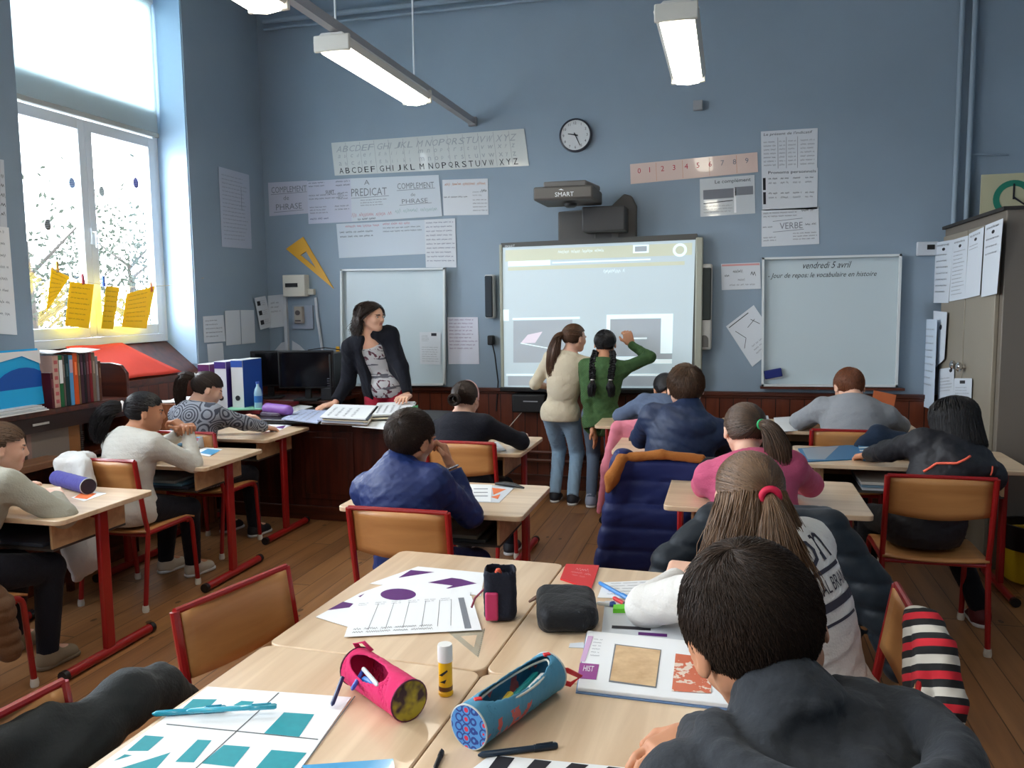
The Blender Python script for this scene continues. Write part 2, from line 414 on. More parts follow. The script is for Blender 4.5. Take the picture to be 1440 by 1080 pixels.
# ---------------------------------------------------------------- hair
def hair_mat(name, c1, c2, rough=.42, spec=.4):
    if name in _mats: return _mats[name]
    g = N(name); at = g.n('Attribute', attribute_name='hv').outputs['Fac']
    g.b.inputs['Specular IOR Level'].default_value = spec
    nz = g.n('TexNoise', {'Vector': g.tc, 'Scale': 9.0, 'Detail': 2.0}).outputs[0]
    f = g.math('MULTIPLY_ADD', nz, .6, g.math('MULTIPLY', at, .6))
    return g.out(g.mix(g.math('SUBTRACT', f, .1), c1, c2), rough)
def strands(P, r0, r1=None, seed=0):
    """P (n,m,3) polylines -> verts, quads, per-vertex value"""
    n, m, _ = P.shape; T = np.gradient(P, axis=1); T /= np.linalg.norm(T, axis=2, keepdims=True)+1e-9
    ref = np.array([.31, .52, .79]); A = np.cross(T, ref); A /= np.linalg.norm(A, axis=2, keepdims=True)+1e-9; B = np.cross(T, A)
    w = np.linspace(r0, r1 if r1 is not None else r0*.3, m)[None, :, None]; w = w*np.random.RandomState(seed).uniform(.7, 1.3, (n, 1, 1))
    ring = np.stack([P+A*w, P-A*w*.5+B*w*.87, P-A*w*.5-B*w*.87], 2)      # n,m,3,3
    V = ring.reshape(-1, 3); i = np.arange(n)[:, None, None]*m*3; j = np.arange(m-1)[None, :, None]*3; k = np.arange(3)[None, None, :]; k2 = (k+1) % 3
    F = np.stack([i+j+k, i+j+k2, i+j+3+k2, i+j+3+k], -1).reshape(-1, 4)
    at = np.repeat(np.random.RandomState(seed+1).uniform(0, 1, n), m*3)
    return V, F, at
def join(parts):
    V = []; F = []; A = []; o = 0
    for v, f, a in parts: V.append(v); F.append(f+o); A.append(a); o += len(v)
    return np.concatenate(V), np.concatenate(F), np.concatenate(A)
HC = np.array([0, -.05, .12]); HR = np.array([.385, .465, .415])       # hair ellipsoid in head units
def dirs(n, rs):
    u = rs.normal(size=(n, 3)); return u/np.linalg.norm(u, axis=1, keepdims=True)
def hmask(d, fringe=.35, nape=-.72, side=-.12):
    face = (d[:, 1] > .22) & (d[:, 2] < fringe+.25*(1-np.abs(d[:, 0])) - .1)
    low = np.where(d[:, 1] < -.1, d[:, 2] < nape, d[:, 2] < side)
    return ~(face | low)
def cap(mask, scale=1.0, n=48):
    th = np.linspace(.02, math.pi-.02, n); ph = np.linspace(0, 2*math.pi, 2*n, endpoint=False)
    T, Pp = np.meshgrid(th, ph, indexing='ij'); d = np.stack([np.sin(T)*np.cos(Pp), np.sin(T)*np.sin(Pp), np.cos(T)], -1)
    V = (HC+HR*scale*d).reshape(-1, 3); i, j = np.meshgrid(np.arange(n-1), np.arange(2*n), indexing='ij'); j2 = (j+1) % (2*n)
    F = np.stack([i*2*n+j, (i+1)*2*n+j, (i+1)*2*n+j2, i*2*n+j2], -1).reshape(-1, 4)
    mk = mask(d.reshape(-1, 3)); F = F[mk[F].all(1)]
    return V, F, np.full(len(V), .2)
def slerp(a, b, t):
    w = np.arccos(np.clip((a*b).sum(-1, keepdims=True), -1, 1)); s = np.sin(w)+1e-6
    return (np.sin((1-t)*w)*a+np.sin(t*w)*b)/s
class Hair:
    """builds strands in head units; fr = (centre, 3x3 columns right/forward/up, head height)"""
    def __init__(s, fr, seed, r=.0016): s.c, s.Rm, s.H = fr; s.rs = np.random.RandomState(seed); s.parts = []; s.r = r; s.seed = seed
    def W(s, P): return s.c+(P@s.Rm.T)*s.H
    def base(s, mask, sc=1.0): v, f, a = cap(mask, sc); s.parts.append((s.W(v), f, a)); return s
    def to_tie(s, n, tie, mask, lift=.03, m=9):
        d = dirs(n*3, s.rs); d = d[mask(d)][:n]; tie = nv3(tie); t = np.linspace(0, 1, m)[None, :, None]
        q = slerp(d[:, None, :], np.broadcast_to(tie, d.shape)[:, None, :], t); rad = 1+lift*np.sin(t*math.pi)*s.rs.uniform(.2, 1, (len(d), 1, 1))+.012+.04*t*t
        P = HC+HR*q*rad; s.parts.append(strands(s.W(P), s.r, s.r, s.seed)); return s
    def short(s, n, whorl, mask, L=.45, lift=.06, m=6, spin=.5, rag=.06):
        d = dirs(n*3, s.rs); d = d[mask(d)][:n]; w = nv3(whorl); tg = d-w; tg -= d*(tg*d).sum(1, keepdims=True); tg /= np.linalg.norm(tg, axis=1, keepdims=True)+1e-6
        tg = tg+np.cross(d, tg)*spin*np.exp(-4*((1-(d@w))[:, None]))+s.rs.normal(size=d.shape)*.22; tg -= d*(tg*d).sum(1, keepdims=True)
        t = np.linspace(0, 1, m)[None, :, None]; LL = L*s.rs.uniform(.5, 1.15, (len(d), 1, 1)); q = d[:, None, :]+tg[:, None, :]*t*LL; q /= np.linalg.norm(q, axis=2, keepdims=True)
        rad = 1+lift*np.sin(t*1.8)*s.rs.uniform(.3, 1.2, (len(d), 1, 1))+rag*t*t*s.rs.uniform(0, 1, (len(d), 1, 1))
        s.parts.append(strands(s.W(HC+HR*q*rad), s.r, s.r*.4, s.seed)); return s
    def fall(s, n, part, mask, zend, m=12, bulge=.05, wave=0.0, spread=.10, back=0.0, zr=.15, fy=.1):
        """long hair: from the parting over the skull, then hanging down to height zend (head units)"""
        d = dirs(n*3, s.rs); d = d[mask(d)][:n]; t = np.linspace(0, 1, m)[None, :, None]
        low = d.copy(); low[:, 2] = np.minimum(d[:, 2], -.05); low /= np.linalg.norm(low, axis=1, keepdims=True)
        eq = low.copy(); eq[:, 1] = np.where(eq[:, 1] > fy, fy, eq[:, 1]); eq[:, 2] = -.15; eq /= np.linalg.norm(eq, axis=1, keepdims=True)
        ts = np.clip(t*2.2, 0, 1); q = slerp(d[:, None, :], eq[:, None, :], ts); P = HC+HR*q*(.985+(.03+bulge*s.rs.uniform(0, 1.2, (len(d), 1, 1)))*np.minimum(ts*1.6, 1))
        z0 = P[:, -1:, 2:3]; ze = zend+s.rs.uniform(-zr, zr, (len(d), 1, 1)); td = np.clip((t-.45)/.55, 0, 1)
        P = P+np.concatenate([spread*td*np.sign(P[:, :, :1])*s.rs.uniform(0, 1, (len(d), 1, 1)), back*td+0*P[:, :, :1], (ze-z0)*td], -1)
        if wave: P = P+wave*np.sin(t*9+s.rs.uniform(0, 6.3, (len(d), 1, 1)))*s.rs.normal(size=(len(d), 1, 3))*td
        s.parts.append(strands(s.W(P), s.r, s.r*.5, s.seed+3)); return s
    def tail(s, pts, rad, n, wave=.006, world=True, m=None):
        """bundle along a world-space guide"""
        G = np.array([tuple(Vector(p)) for p in pts]); k = len(G); m = m or max(12, k*3); tt = np.linspace(0, k-1, m)
        # smooth the guide
        C = np.stack([np.interp(tt, np.arange(k), G[:, i]) for i in range(3)], 1)
        for _ in range(4): C[1:-1] = (C[:-2]+2*C[1:-1]+C[2:])/4
        rr = np.interp(tt, np.arange(k), rad); T = np.gradient(C, axis=0); T /= np.linalg.norm(T, axis=1, keepdims=True)+1e-9
        A = np.cross(T, [.1, .95, .2]); A /= np.linalg.norm(A, axis=1, keepdims=True)+1e-9; B = np.cross(T, A)
        a = s.rs.uniform(0, 6.283, n); q = np.sqrt(s.rs.uniform(0, 1, n)); en = s.rs.uniform(.82, 1, n)
        P = C[None]+(np.cos(a)*q)[:, None, None]*A[None]*rr[None, :, None]+(np.sin(a)*q)[:, None, None]*B[None]*rr[None, :, None]
        ph = s.rs.uniform(0, 6.28, (n, 1, 3)); P = P+wave*np.sin(np.linspace(0, 7, m)[None, :, None]+ph)*np.linspace(0, 1, m)[None, :, None]
        # shorten some strands
        out = np.empty_like(P); u = np.linspace(0, 1, m)
        for i in range(n):
            for c in range(3): out[i, :, c] = np.interp(u*en[i], u, P[i, :, c])
        s.parts.append(strands(out, s.r*1.15, s.r*.5, s.seed+7)); return s
    def braid(s, pts, r, n=3, turns=9):
        G = np.array(pts, float); k = len(G); m = 90; tt = np.linspace(0, k-1, m); C = np.stack([np.interp(tt, np.arange(k), G[:, i]) for i in range(3)], 1)
        for _ in range(8): C[1:-1] = (C[:-2]+2*C[1:-1]+C[2:])/4
        T = np.gradient(C, axis=0); T /= np.linalg.norm(T, axis=1, keepdims=True)+1e-9; A = np.cross(T, [0, 1, .1]); A /= np.linalg.norm(A, axis=1, keepdims=True)+1e-9; B = np.cross(T, A)
        th = np.linspace(0, turns*2*math.pi/3*1.5, m)
        for j in range(3):
            p = th+j*2.0944; Q = C+A*(np.sin(p)*r*.75)[:, None]+B*(np.sin(2*p)*r*.35)[:, None]; PP = []
            for i in range(14):
                a = s.rs.uniform(0, 6.28); q = math.sqrt(s.rs.uniform())*r*.5; PP.append(Q+A*math.cos(a)*q+B*math.sin(a)*q)
            s.parts.append(strands(np.array(PP), r*.2, r*.17, s.seed+j))
        return s
    def make(s, m, parent, org, name='hair'):
        V, F, A = join(s.parts); return npmesh(name, V-np.array(org), F, m, parent, attr=A)

# ---------------------------------------------------------------- people
SKIN = {}
def skin_mat(name, c):
    m = mat(name, c, .48, var=.08, vscale=14, bump=.05, bscale=120, spec=.35)
    b = m.node_tree.nodes['Principled BSDF']; b.inputs['Subsurface Weight'].default_value = .12; b.inputs['Subsurface Radius'].default_value = (.012, .005, .003); b.inputs['Subsurface Scale'].default_value = .5
    return m
def rotm(yaw, pitch=0, roll=0):
    """columns right, forward, up. yaw ccw from +y, pitch>0 looks down, roll>0 tilts the head to its right"""
    y, p, r = R(yaw), R(pitch), R(roll)
    Rz = np.array([[math.cos(y), -math.sin(y), 0], [math.sin(y), math.cos(y), 0], [0, 0, 1]])
    Rx = np.array([[1, 0, 0], [0, math.cos(p), math.sin(p)], [0, -math.sin(p), math.cos(p)]])
    Ry = np.array([[math.cos(r), 0, math.sin(r)], [0, 1, 0], [-math.sin(r), 0, math.cos(r)]])
    return Rz@Rx@Ry
def ik(a, t, l1, l2, pole):
    a = np.array(a, float); t = np.array(t, float); d = t-a; L = np.linalg.norm(d); mx = (l1+l2)*.995
    if L > mx: t = a+d/L*mx; d = t-a; L = mx
    x = (l1*l1-l2*l2+L*L)/(2*L); h = math.sqrt(max(l1*l1-x*x, 1e-6)); u = d/L; p = np.array(pole, float)-a; p = p-u*(p@u); p = nv3(p)
    return a+u*x+p*h, t
def head_shape(v, c, Rm, H, pad=0.0, female=False, ears=True):
    W = lambda p: c+Rm@(np.array(p)*H)
    v.ell(W((0, -.05, .11)), np.array([.365, .445, .385])*H+pad, Rm, .02*1)
    v.ell(W((0, .13, -.12)), np.array([.285, .285, .35])*H+pad, Rm, .12*H)
    v.ell(W((0, .27, -.37)), np.array([.115, .11, .11])*H, Rm, .12*H)
    for s in (-1, 1):
        v.cone(W((s*.235, -.03, -.2)), W((s*.06, .26, -.37)), .085*H, .08*H, .10*H)
        v.ell(W((s*.19, .26, -.10)), np.array([.10, .10, .12])*H, Rm, .08*H)       # cheek
        v.ell(W((s*.16, .40, .015)), np.array([.085, .06, .05])*H, Rm, .04*H, 'sub')  # socket
        v.ell(W((s*.15, .355, .075)), np.array([.12, .06, .03])*H, Rm, .05*H)       # brow
        if ears:
            v.ell(W((s*.375, -.04, -.03)), np.array([.035, .085, .135])*H, Rm@rotm(s*-18), .02*H); v.ell(W((s*.412, -.01, -.02)), np.array([.02, .045, .075])*H, Rm@rotm(s*-18), .015*H, 'sub')
    v.cone(W((0, .385, .06)), W((0, .455, -.095)), .032*H, .048*H, .05*H); v.ell(W((0.0, .43, -.12)), np.array([.072, .05, .035])*H, Rm, .03*H)
    v.ell(W((0, .385, -.205)), np.array([.10, .04, .026])*H, Rm, .025*H); v.ell(W((0, .378, -.25)), np.array([.085, .042, .03])*H, Rm, .025*H)
def hand_shape(v, w, d, nrm, s, side, curl=.5, spread=.12, thumb=.6, point=False):
    """w wrist, d finger direction, nrm direction the palm faces, side=+1 right hand"""
    d = nv3(d); nrm = np.array(nrm, float); nrm = nv3(nrm-d*(nrm@d)); x = np.cross(d, nrm)*side     # x towards the thumb
    Rm = np.stack([x, d, -nrm], 1)
    v.rbox(w+d*.042*s, np.array([.037, .045, .0125])*s, .012*s, Rm, .012*s)
    v.ell(w+d*.03*s+x*.018*s+nrm*.008*s, np.array([.018, .03, .013])*s, Rm, .012*s)
    L = [.058, .066, .061, .048]
    for i in range(4):
        o = x*(.027-.018*i)*s; b = w+d*(.082-(.004 if i in (0, 3) else 0))*s+o; cu = curl*(1+.1*i) if not (point and i == 0) else .05
        if point and i > 0: cu = 1.5
        dd = d*math.cos(cu*.6)+nrm*math.sin(cu*.6)+x*spread*(1.5-i)*.5; dd = nv3(dd); p1 = b+dd*L[i]*.45*s
        d2 = nv3(d*math.cos(cu*1.35)+nrm*math.sin(cu*1.35)+x*spread*(1.5-i)*.4); p2 = p1+d2*L[i]*.32*s; d3 = nv3(d*math.cos(cu*1.9)+nrm*math.sin(cu*1.9)); p3 = p2+d3*L[i]*.26*s
        v.path([b-d*.012*s, p1, p2, p3], [.0088*s, .0082*s, .0075*s, .0066*s], .003*s)
    b = w+d*.022*s+x*.030*s; t1 = b+nv3(x*.8+d*.75+nrm*thumb*.5)*.034*s; t2 = t1+nv3(d+x*.15+nrm*thumb*.6)*.027*s
    v.path([b, t1, t2], [.0115*s, .0098*s, .0082*s], .006*s)

def person(label, pel, head, yaw=0, sh_yaw=None, hyaw=0, hpitch=0, hroll=0, s=1.0, H=.205, handL=None, handR=None, elbL=None, elbR=None,
           hdL=None, hdR=None, pnL=(0, 0, -1), pnR=(0, 0, -1), curlL=.5, curlR=.5, pointR=False, footL=None, footR=None, standing=False, skin=None, top=None, bottom=None, shoes=None,
           hair=None, hoodfn=None, vox=.006, fat=1.0, sleeve=(1.0, 1.0), neckline=.0, fold=.004, hem=-.10, eyecol=(50, 35, 25), loose=.014, wristout=0, back=.03, tops=None, pleg=.009, ears=True, seed=0, lips=True, shd=.155, trou_fold=.003):
    pel = np.array(pel, float); head = np.array(head, float); B = rotm(yaw); SB = rotm(sh_yaw if sh_yaw is not None else yaw); HM = rotm(hyaw, hpitch, hroll)
    org = np.array([pel[0], pel[1], 0.0])
    neck = head-HM[:, 2]*.36*H-HM[:, 1]*.20*H+np.array([0, 0, -.08*H]); nb = neck-np.array([0, 0, .03*s])-nv3(head-pel)*.02
    sp = nv3(nb-pel); L = np.linalg.norm(nb-pel)
    fw = SB[:, 1]-sp*(SB[:, 1]@sp); fw = nv3(fw); rt = np.cross(fw, sp); TM = np.stack([rt, fw, sp], 1)
    bow = -fw*back*s; mid = pel+sp*L*.45+bow*.8; chest = pel+sp*L*.74+bow
    shc = nb-sp*.036*s+bow*.4; sw = shd*s*fat
    SL = shc-rt*sw; SR = shc+rt*sw
    la, lf = .245*s, .215*s
    hands = {}
    for k, Sx, ht, el in (('L', SL, handL, elbL), ('R', SR, handR, elbR)):
        sd = -1 if k == 'L' else 1
        if ht is None: ht = Sx+np.array([0, 0, -.44*s])+fw*.05+rt*sd*.04
        if el is None: el = Sx+rt*sd*.3-fw*.2+np.array([0, 0, -.4])
        hands[k] = ik(Sx, ht, la, lf, el)+(Sx,)
    th, shn = .37*s, .36*s
    legs = {}
    for k, ft in (('L', footL), ('R', footR)):
        sd = -1 if k == 'L' else 1; hp = pel+B[:, 0]*sd*.075*s-np.array([0, 0, .02*s])
        if ft is None: ft = (pel+B[:, 0]*sd*.09*s+B[:, 1]*.33*s) if not standing else pel+B[:, 0]*sd*.085*s
        a = np.array([ft[0], ft[1], (ft[2] if len(ft) > 2 and ft[2] > 0 and not (ft is pel) and footL is not None else 0)+.075*s]) if not standing else np.array([ft[0], ft[1], .075*s])
        pole = hp+B[:, 1]*1.0+np.array([0, 0, .5 if not standing else 0])
        kn, an = ik(hp, a, th, shn, pole); legs[k] = (hp, kn, an)
    toes = {k: B[:, 1] for k in legs}
    # ---- the body: one continuous surface
    pts = [head, pel]+[p for h in hands.values() for p in h]+[p for l in legs.values() for p in l]
    lo = np.min(pts, 0)-.22; hi = np.max(pts, 0)+.22
    lo[2] = max(lo[2], -.02)
    def torso(v, pad, k=.05):
        f = fat
        v.ell(pel, np.array([.135*f, .10*f, .105])*s+pad, np.stack([B[:, 0], B[:, 1], np.array([0, 0, 1.])], 1), k)
        v.ell(mid, np.array([.122*f, .088*f, .15])*s+pad, TM, k); v.ell(chest, np.array([.138*f, .096*f, .15])*s+pad, TM, k)
        v.cone(shc-rt*sw*.92, shc+rt*sw*.92, .046*s+pad, .046*s+pad, k); v.cone(shc, nb+sp*.01, .06*s+pad*.5, .05*s+pad*.3, k)
    def arm(v, k, pad, wr=1.0, kk=.03):
        el, ha, S0 = hands[k]; e = S0+(el-S0)
        v.cone(S0, el, .044*s*fat+pad, .034*s*fat+pad, kk); w = el+(ha-el)*wr; v.cone(el, w, .034*s*fat+pad, (.034+(.0215-.034)*wr)*s+pad, kk*.7)
    v = Vol(lo, hi, vox); torso(v, 0); head_shape(v, head, HM, H, ears=ears)
    v.cone(nb-sp*.03, neck+HM[:, 2]*.05*H, .052*s, .046*s, .03)
    for k in 'LR':
        arm(v, k, 0); el, ha, S0 = hands[k]; sd = -1 if k == 'L' else 1
        d = hdL if k == 'L' else hdR; d = nv3(ha-el) if d is None else d
        hand_shape(v, ha+nv3(d)*.005, d, pnL if k == 'L' else pnR, s*1.06, sd, curlL if k == 'L' else curlR, point=(pointR and k == 'R'))
        hp, kn, an = legs[k]; v.cone(hp, kn, .072*s*fat, .05*s*fat, .04); v.cone(kn, an, .048*s*fat, .032*s, .02)
        v.cone(an, an+toes[k]*.10*s-np.array([0, 0, .035*s]), .03*s, .024*s, .02)
    V, Fq = v.mesh(org)
    cen = V[Fq].mean(1)+org; loc = ((cen-head)@HM)/H
    mi = np.zeros(len(Fq), int)
    if lips: mi[(np.abs(loc[:, 0]) < .095) & (loc[:, 1] > .33) & (loc[:, 2] < -.185) & (loc[:, 2] > -.272)] = 1
    mi[(np.abs(np.abs(loc[:, 0])-.16) < .085) & (loc[:, 1] > .2) & (loc[:, 2] > .075) & (loc[:, 2] < .11)] = 2
    body = npmesh('person', V, Fq, [skin, mat('lip_skin', (186, 116, 104), .45), mat('brow_hair', (45, 32, 26), .7)], None, tuple(org), mi=mi)
    tag(body, label, 'person')
    for sd in (-1, 1):
        e = MB(); c = head+HM@(np.array([sd*.155, .315, .015])*H)-org; Mx = Matrix([list(r) for r in HM])
        e.lathe([(.001, -.058*H)]+[(.058*H*math.sin(a), -.058*H*math.cos(a)) for a in np.linspace(.15, math.pi-.15, 10)]+[(.001, .058*H)], c, 14)
        o = e.build('eye', mat('eye_white', (225, 220, 215), .2), body, smooth='all'); i = MB(); c2 = c+HM@(np.array([0, .045, 0])*H)
        i.lathe([(.001, -.02*H)]+[(.024*H*math.sin(a), -.024*H*math.cos(a)) for a in np.linspace(.2, math.pi-.2, 7)]+[(.001, .02*H)], c2, 10); i.build('iris', mat('iris_%d' % eyecol[0], eyecol, .15), o, smooth='all')
    # ---- trousers, shoes
    if bottom:
        v = Vol(lo, hi, max(vox, .006)); f = fat
        v.ell(pel, np.array([.138*f, .104*f, .10])*s+pleg, np.stack([B[:, 0], B[:, 1], np.array([0, 0, 1.])], 1), .04)
        for k in 'LR':
            hp, kn, an = legs[k]; v.cone(hp, kn, .074*s*fat+pleg, .052*s*fat+pleg, .04); v.cone(kn, an, .050*s*fat+pleg, .034*s+pleg, .02)
            v.cutball(an-(kn-an)*.03, an-kn, .08)
        v.noise(trou_fold, 38, 5+seed, (1, 1, 1.8)); V, Fq = v.mesh(org); npmesh('trousers', V, Fq, bottom, body)
    if shoes:
        for k in 'LR':
            hp, kn, an = legs[k]; t = toes[k]; z = an[2]-.075*s; v = Vol(an-.24, an+.24, .005)
            hc = np.array([an[0], an[1], z+.035*s]); v.ell(hc-t*.01, np.array([.036, .045, .036])*s, np.stack([np.cross(t, [0, 0, 1]), t, [0, 0, 1]], 1), .02)
            v.cone(hc+t*.02, hc+t*.115*s-np.array([0, 0, .008]), .034*s, .028*s, .03); v.cone(hc, an+nv3(kn-an)*.015, .036*s, .038*s, .02); v.cone(an-np.array([0, 0, .02]), hc+t*.09*s, .034*s, .026*s, .03); v.cut((0, 0, z+.006), (0, 0, -1)); v.cut(an+nv3(kn-an)*.025, kn-an)
            V, Fq = v.mesh(org); so = npmesh('shoe', V, Fq, shoes[0], body)
            if len(shoes) > 1:
                v = Vol(np.array([an[0]-.2, an[1]-.2, z-.02]), np.array([an[0]+.2, an[1]+.2, z+.05]), .004); v.cone((an[0]-t[0]*.018, an[1]-t[1]*.018, z+.012), (an[0]+t[0]*.118*s, an[1]+t[1]*.118*s, z+.012), .038*s, .034*s, .0)
                v.cut((0, 0, z+.02), (0, 0, 1)); v.cut((0, 0, z+.001), (0, 0, -1)); V, Fq = v.mesh(org); npmesh('sole', V, Fq, shoes[1], so)
    # ---- upper clothing
    if top:
        v = Vol(lo, hi, vox); torso(v, loose)
        if not standing or hem < -.05: v.ell(pel+np.array([0, 0, hem*.4]), np.array([.142*fat, .112*fat, .10])*s+loose, np.stack([B[:, 0], B[:, 1], np.array([0, 0, 1.])], 1), .04)
        for k, w in zip('LR', sleeve): arm(v, k, loose*.62, w)
        if hoodfn: hoodfn(v, dict(nb=nb, sp=sp, fw=fw, rt=rt, head=head, HM=HM, s=s, neck=neck, shc=shc))
        v.cone(nb-sp*.03*s, nb+sp*.05*s, .074*s, .064*s, .03) if neckline >= 0 else None
        v.noise(fold, 20, 11+seed, (1, 1, 1.7)); v.noise(fold*.35, 55, 31+seed)
        if not hoodfn: v.cutball(nb+sp*(.028+neckline)*s, sp*.9+fw*.32 if neckline >= 0 else sp+fw*.9, .15*s)
        for k, w in zip('LR', sleeve):
            el, ha, S0 = hands[k]; p = el+(ha-el)*(w-.02); v.cutball(p, ha-el, .075*s)
        v.cut(pel+np.array([0, 0, hem*s]), np.array([0, 0, -1.]))
        V, Fq = v.mesh(org); npmesh('sweater' if not tops else tops, V, Fq, top, body)
    info = dict(fr=(head, HM, H), org=org, nb=nb, sp=sp, fw=fw, rt=rt, body=body, pel=pel, hands=hands, legs=legs, chest=chest, s=s, TM=TM)
    if hair: hair(info)
    return info
def ring(info, c, ax, r, rt, m, name='hair_tie'):
    """a torus: hair tie"""
    ax = Vector(ax).normalized(); a = ax.orthogonal().normalized(); b = ax.cross(a); o = Vector(info['org'])
    mb = MB(); mb.tube([Vector(c)-o+a*r*math.cos(t)+b*r*math.sin(t) for t in np.linspace(0, 2*math.pi, 20, endpoint=False)], rt, 8, closed=True)
    return mb.build(name, m, info['body'], smooth='all')
# ---------------------------------------------------------------- setting materials
def floor_mat():
    g = N('floor_planks'); x, y, z = g.xyz()
    pw = .125; px = g.math('DIVIDE', x, pw); idx = g.math('FLOOR', px); fr = g.math('FRACT', px)
    off = g.math('MULTIPLY', g.math('FRACT', g.math('MULTIPLY', idx, .618)), 3.1); py = g.math('DIVIDE', g.math('ADD', y, off), 2.4); idy = g.math('FLOOR', py); fy = g.math('FRACT', py)
    rnd = g.n('TexWhiteNoise', {'Vector': g.n('CombineXYZ', {0: idx, 1: idy}).outputs[0]}).outputs[0]
    v = g.n('CombineXYZ', {0: g.math('ADD', g.math('MULTIPLY', x, 16), g.math('MULTIPLY', rnd, 20)), 1: g.math('MULTIPLY', y, 1.1), 2: rnd}).outputs[0]
    gr = g.n('TexNoise', {'Vector': v, 'Scale': 1.0, 'Detail': 6.0, 'Distortion': 1.2}).outputs[0]
    c = g.mix(g.math('MULTIPLY_ADD', gr, 1.3, -.15), (96, 62, 36), (176, 124, 76)); c2 = g.mix(rnd, (120, 78, 46), (168, 120, 76)); 
    m1 = g.n('Mix', {0: .38, 6: c, 7: c2}, data_type='RGBA').outputs[2]
    wear = g.n('TexNoise', {'Vector': g.tc, 'Scale': 1.3, 'Detail': 5.0}).outputs[0]; wf = g.math('MULTIPLY', g.n('MapRange', {0: wear, 1: .5, 2: .72}).outputs[0], .4)
    m2 = g.mix(wf, m1, (118, 92, 70))
    kn = g.n('TexVoronoi', {'Vector': g.n('CombineXYZ', {0: g.math('MULTIPLY', x, 7), 1: g.math('MULTIPLY', y, 4)}).outputs[0], 'Scale': 1.0}).outputs[0]
    m3 = g.mix(g.math('MULTIPLY', g.math('LESS_THAN', kn, .085), .75), m2, (48, 28, 18))
    gap = g.math('MAXIMUM', g.math('LESS_THAN', g.math('ABSOLUTE', g.math('SUBTRACT', fr, .5)), .5), 0)
    e = g.math('GREATER_THAN', g.math('ABSOLUTE', g.math('SUBTRACT', fr, .5)), .482); e2 = g.math('GREATER_THAN', g.math('ABSOLUTE', g.math('SUBTRACT', fy, .5)), .4985); ee = g.math('MAXIMUM', e, e2)
    m4 = g.mix(g.math('MULTIPLY', ee, .8), m3, (38, 22, 14))
    return g.out(m4, .42, g.math('SUBTRACT', g.math('MULTIPLY', gr, .25), ee), .25, .004)
def wainscot_mat():
    g = N('wainscot_boards'); x, y, z = g.xyz(); s = g.math('ADD', x, y); px = g.math('DIVIDE', s, .105); idx = g.math('FLOOR', px); fr = g.math('FRACT', px)
    rnd = g.n('TexWhiteNoise', {'Vector': g.n('CombineXYZ', {0: idx}).outputs[0]}).outputs[0]
    v = g.n('CombineXYZ', {0: g.math('MULTIPLY_ADD', s, 22, g.math('MULTIPLY', rnd, 9)), 2: g.math('MULTIPLY', z, 2.0)}).outputs[0]
    gr = g.n('TexNoise', {'Vector': v, 'Scale': 1.0, 'Detail': 5.0, 'Distortion': .8}).outputs[0]
    c = g.mix(gr, (70, 28, 16), (128, 62, 36)); c = g.n('Mix', {0: g.math('MULTIPLY', rnd, .35), 6: c, 7: (*srgb((60, 25, 16)), 1)}, data_type='RGBA').outputs[2]
    e = g.math('GREATER_THAN', g.math('ABSOLUTE', g.math('SUBTRACT', fr, .5)), .465)
    return g.out(g.mix(e, c, (32, 12, 8)), .35, g.math('SUBTRACT', 0, e), .5, .006)
def wall_mat(name='blue_painted_plaster', c=(134, 151, 166)):
    g = N(name); n1 = g.n('TexNoise', {'Vector': g.tc, 'Scale': 1.6, 'Detail': 5.0}).outputs[0]; n2 = g.n('TexNoise', {'Vector': g.tc, 'Scale': 45.0, 'Detail': 3.0}).outputs[0]
    return g.out(g.mix(n1, tuple(k*.95 for k in c), tuple(min(255, k*1.05) for k in c)), .62, n2, .12, .004)
BLUE = wall_mat(); FLOOR = floor_mat(); WAINS = wainscot_mat()
WHITE = mat('white_enamel_paint', (226, 232, 236), .35); DARKWOOD = wood('dark_red_wood', (52, 22, 14), (98, 46, 28), .32, 0, 6, 14, .15)
REDMETAL = mat('red_enamelled_steel', (150, 22, 24), .3, coat=.3); BLACKP = mat('black_plastic', (22, 22, 24), .45)
BEECH = wood('beech_laminate_desktop', (206, 176, 142), (230, 204, 172), .32, 0, 5, 14, .2, .6)
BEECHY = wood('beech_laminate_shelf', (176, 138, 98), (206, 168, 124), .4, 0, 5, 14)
PLY = wood('beech_plywood', (176, 118, 66), (206, 148, 90), .38, 0, 5, 12, .15)
PAPER = mat('white_paper', (236, 238, 240), .75); PAPER2 = mat('greyish_paper', (205, 210, 216), .8); CREAM = mat('cream_paper', (226, 214, 190), .8)
RUBBER = mat('white_rubber_foot', (215, 210, 198), .6); INK = mat('black_ink', (32, 32, 40), .7); INKB = mat('blue_ink', (62, 70, 110), .7); INKR = mat('red_ink', (176, 40, 62), .7); INKG = mat('green_ink', (70, 140, 130), .7); INKO = mat('orange_ink', (196, 140, 110), .7); INKGREY = mat('grey_print', (120, 124, 132), .7)
CHROME = mat('chrome', (210, 210, 210), .18, 1); GREYM = mat('grey_plastic', (120, 122, 126), .45)
def struct(o): o['kind'] = 'structure'; return o
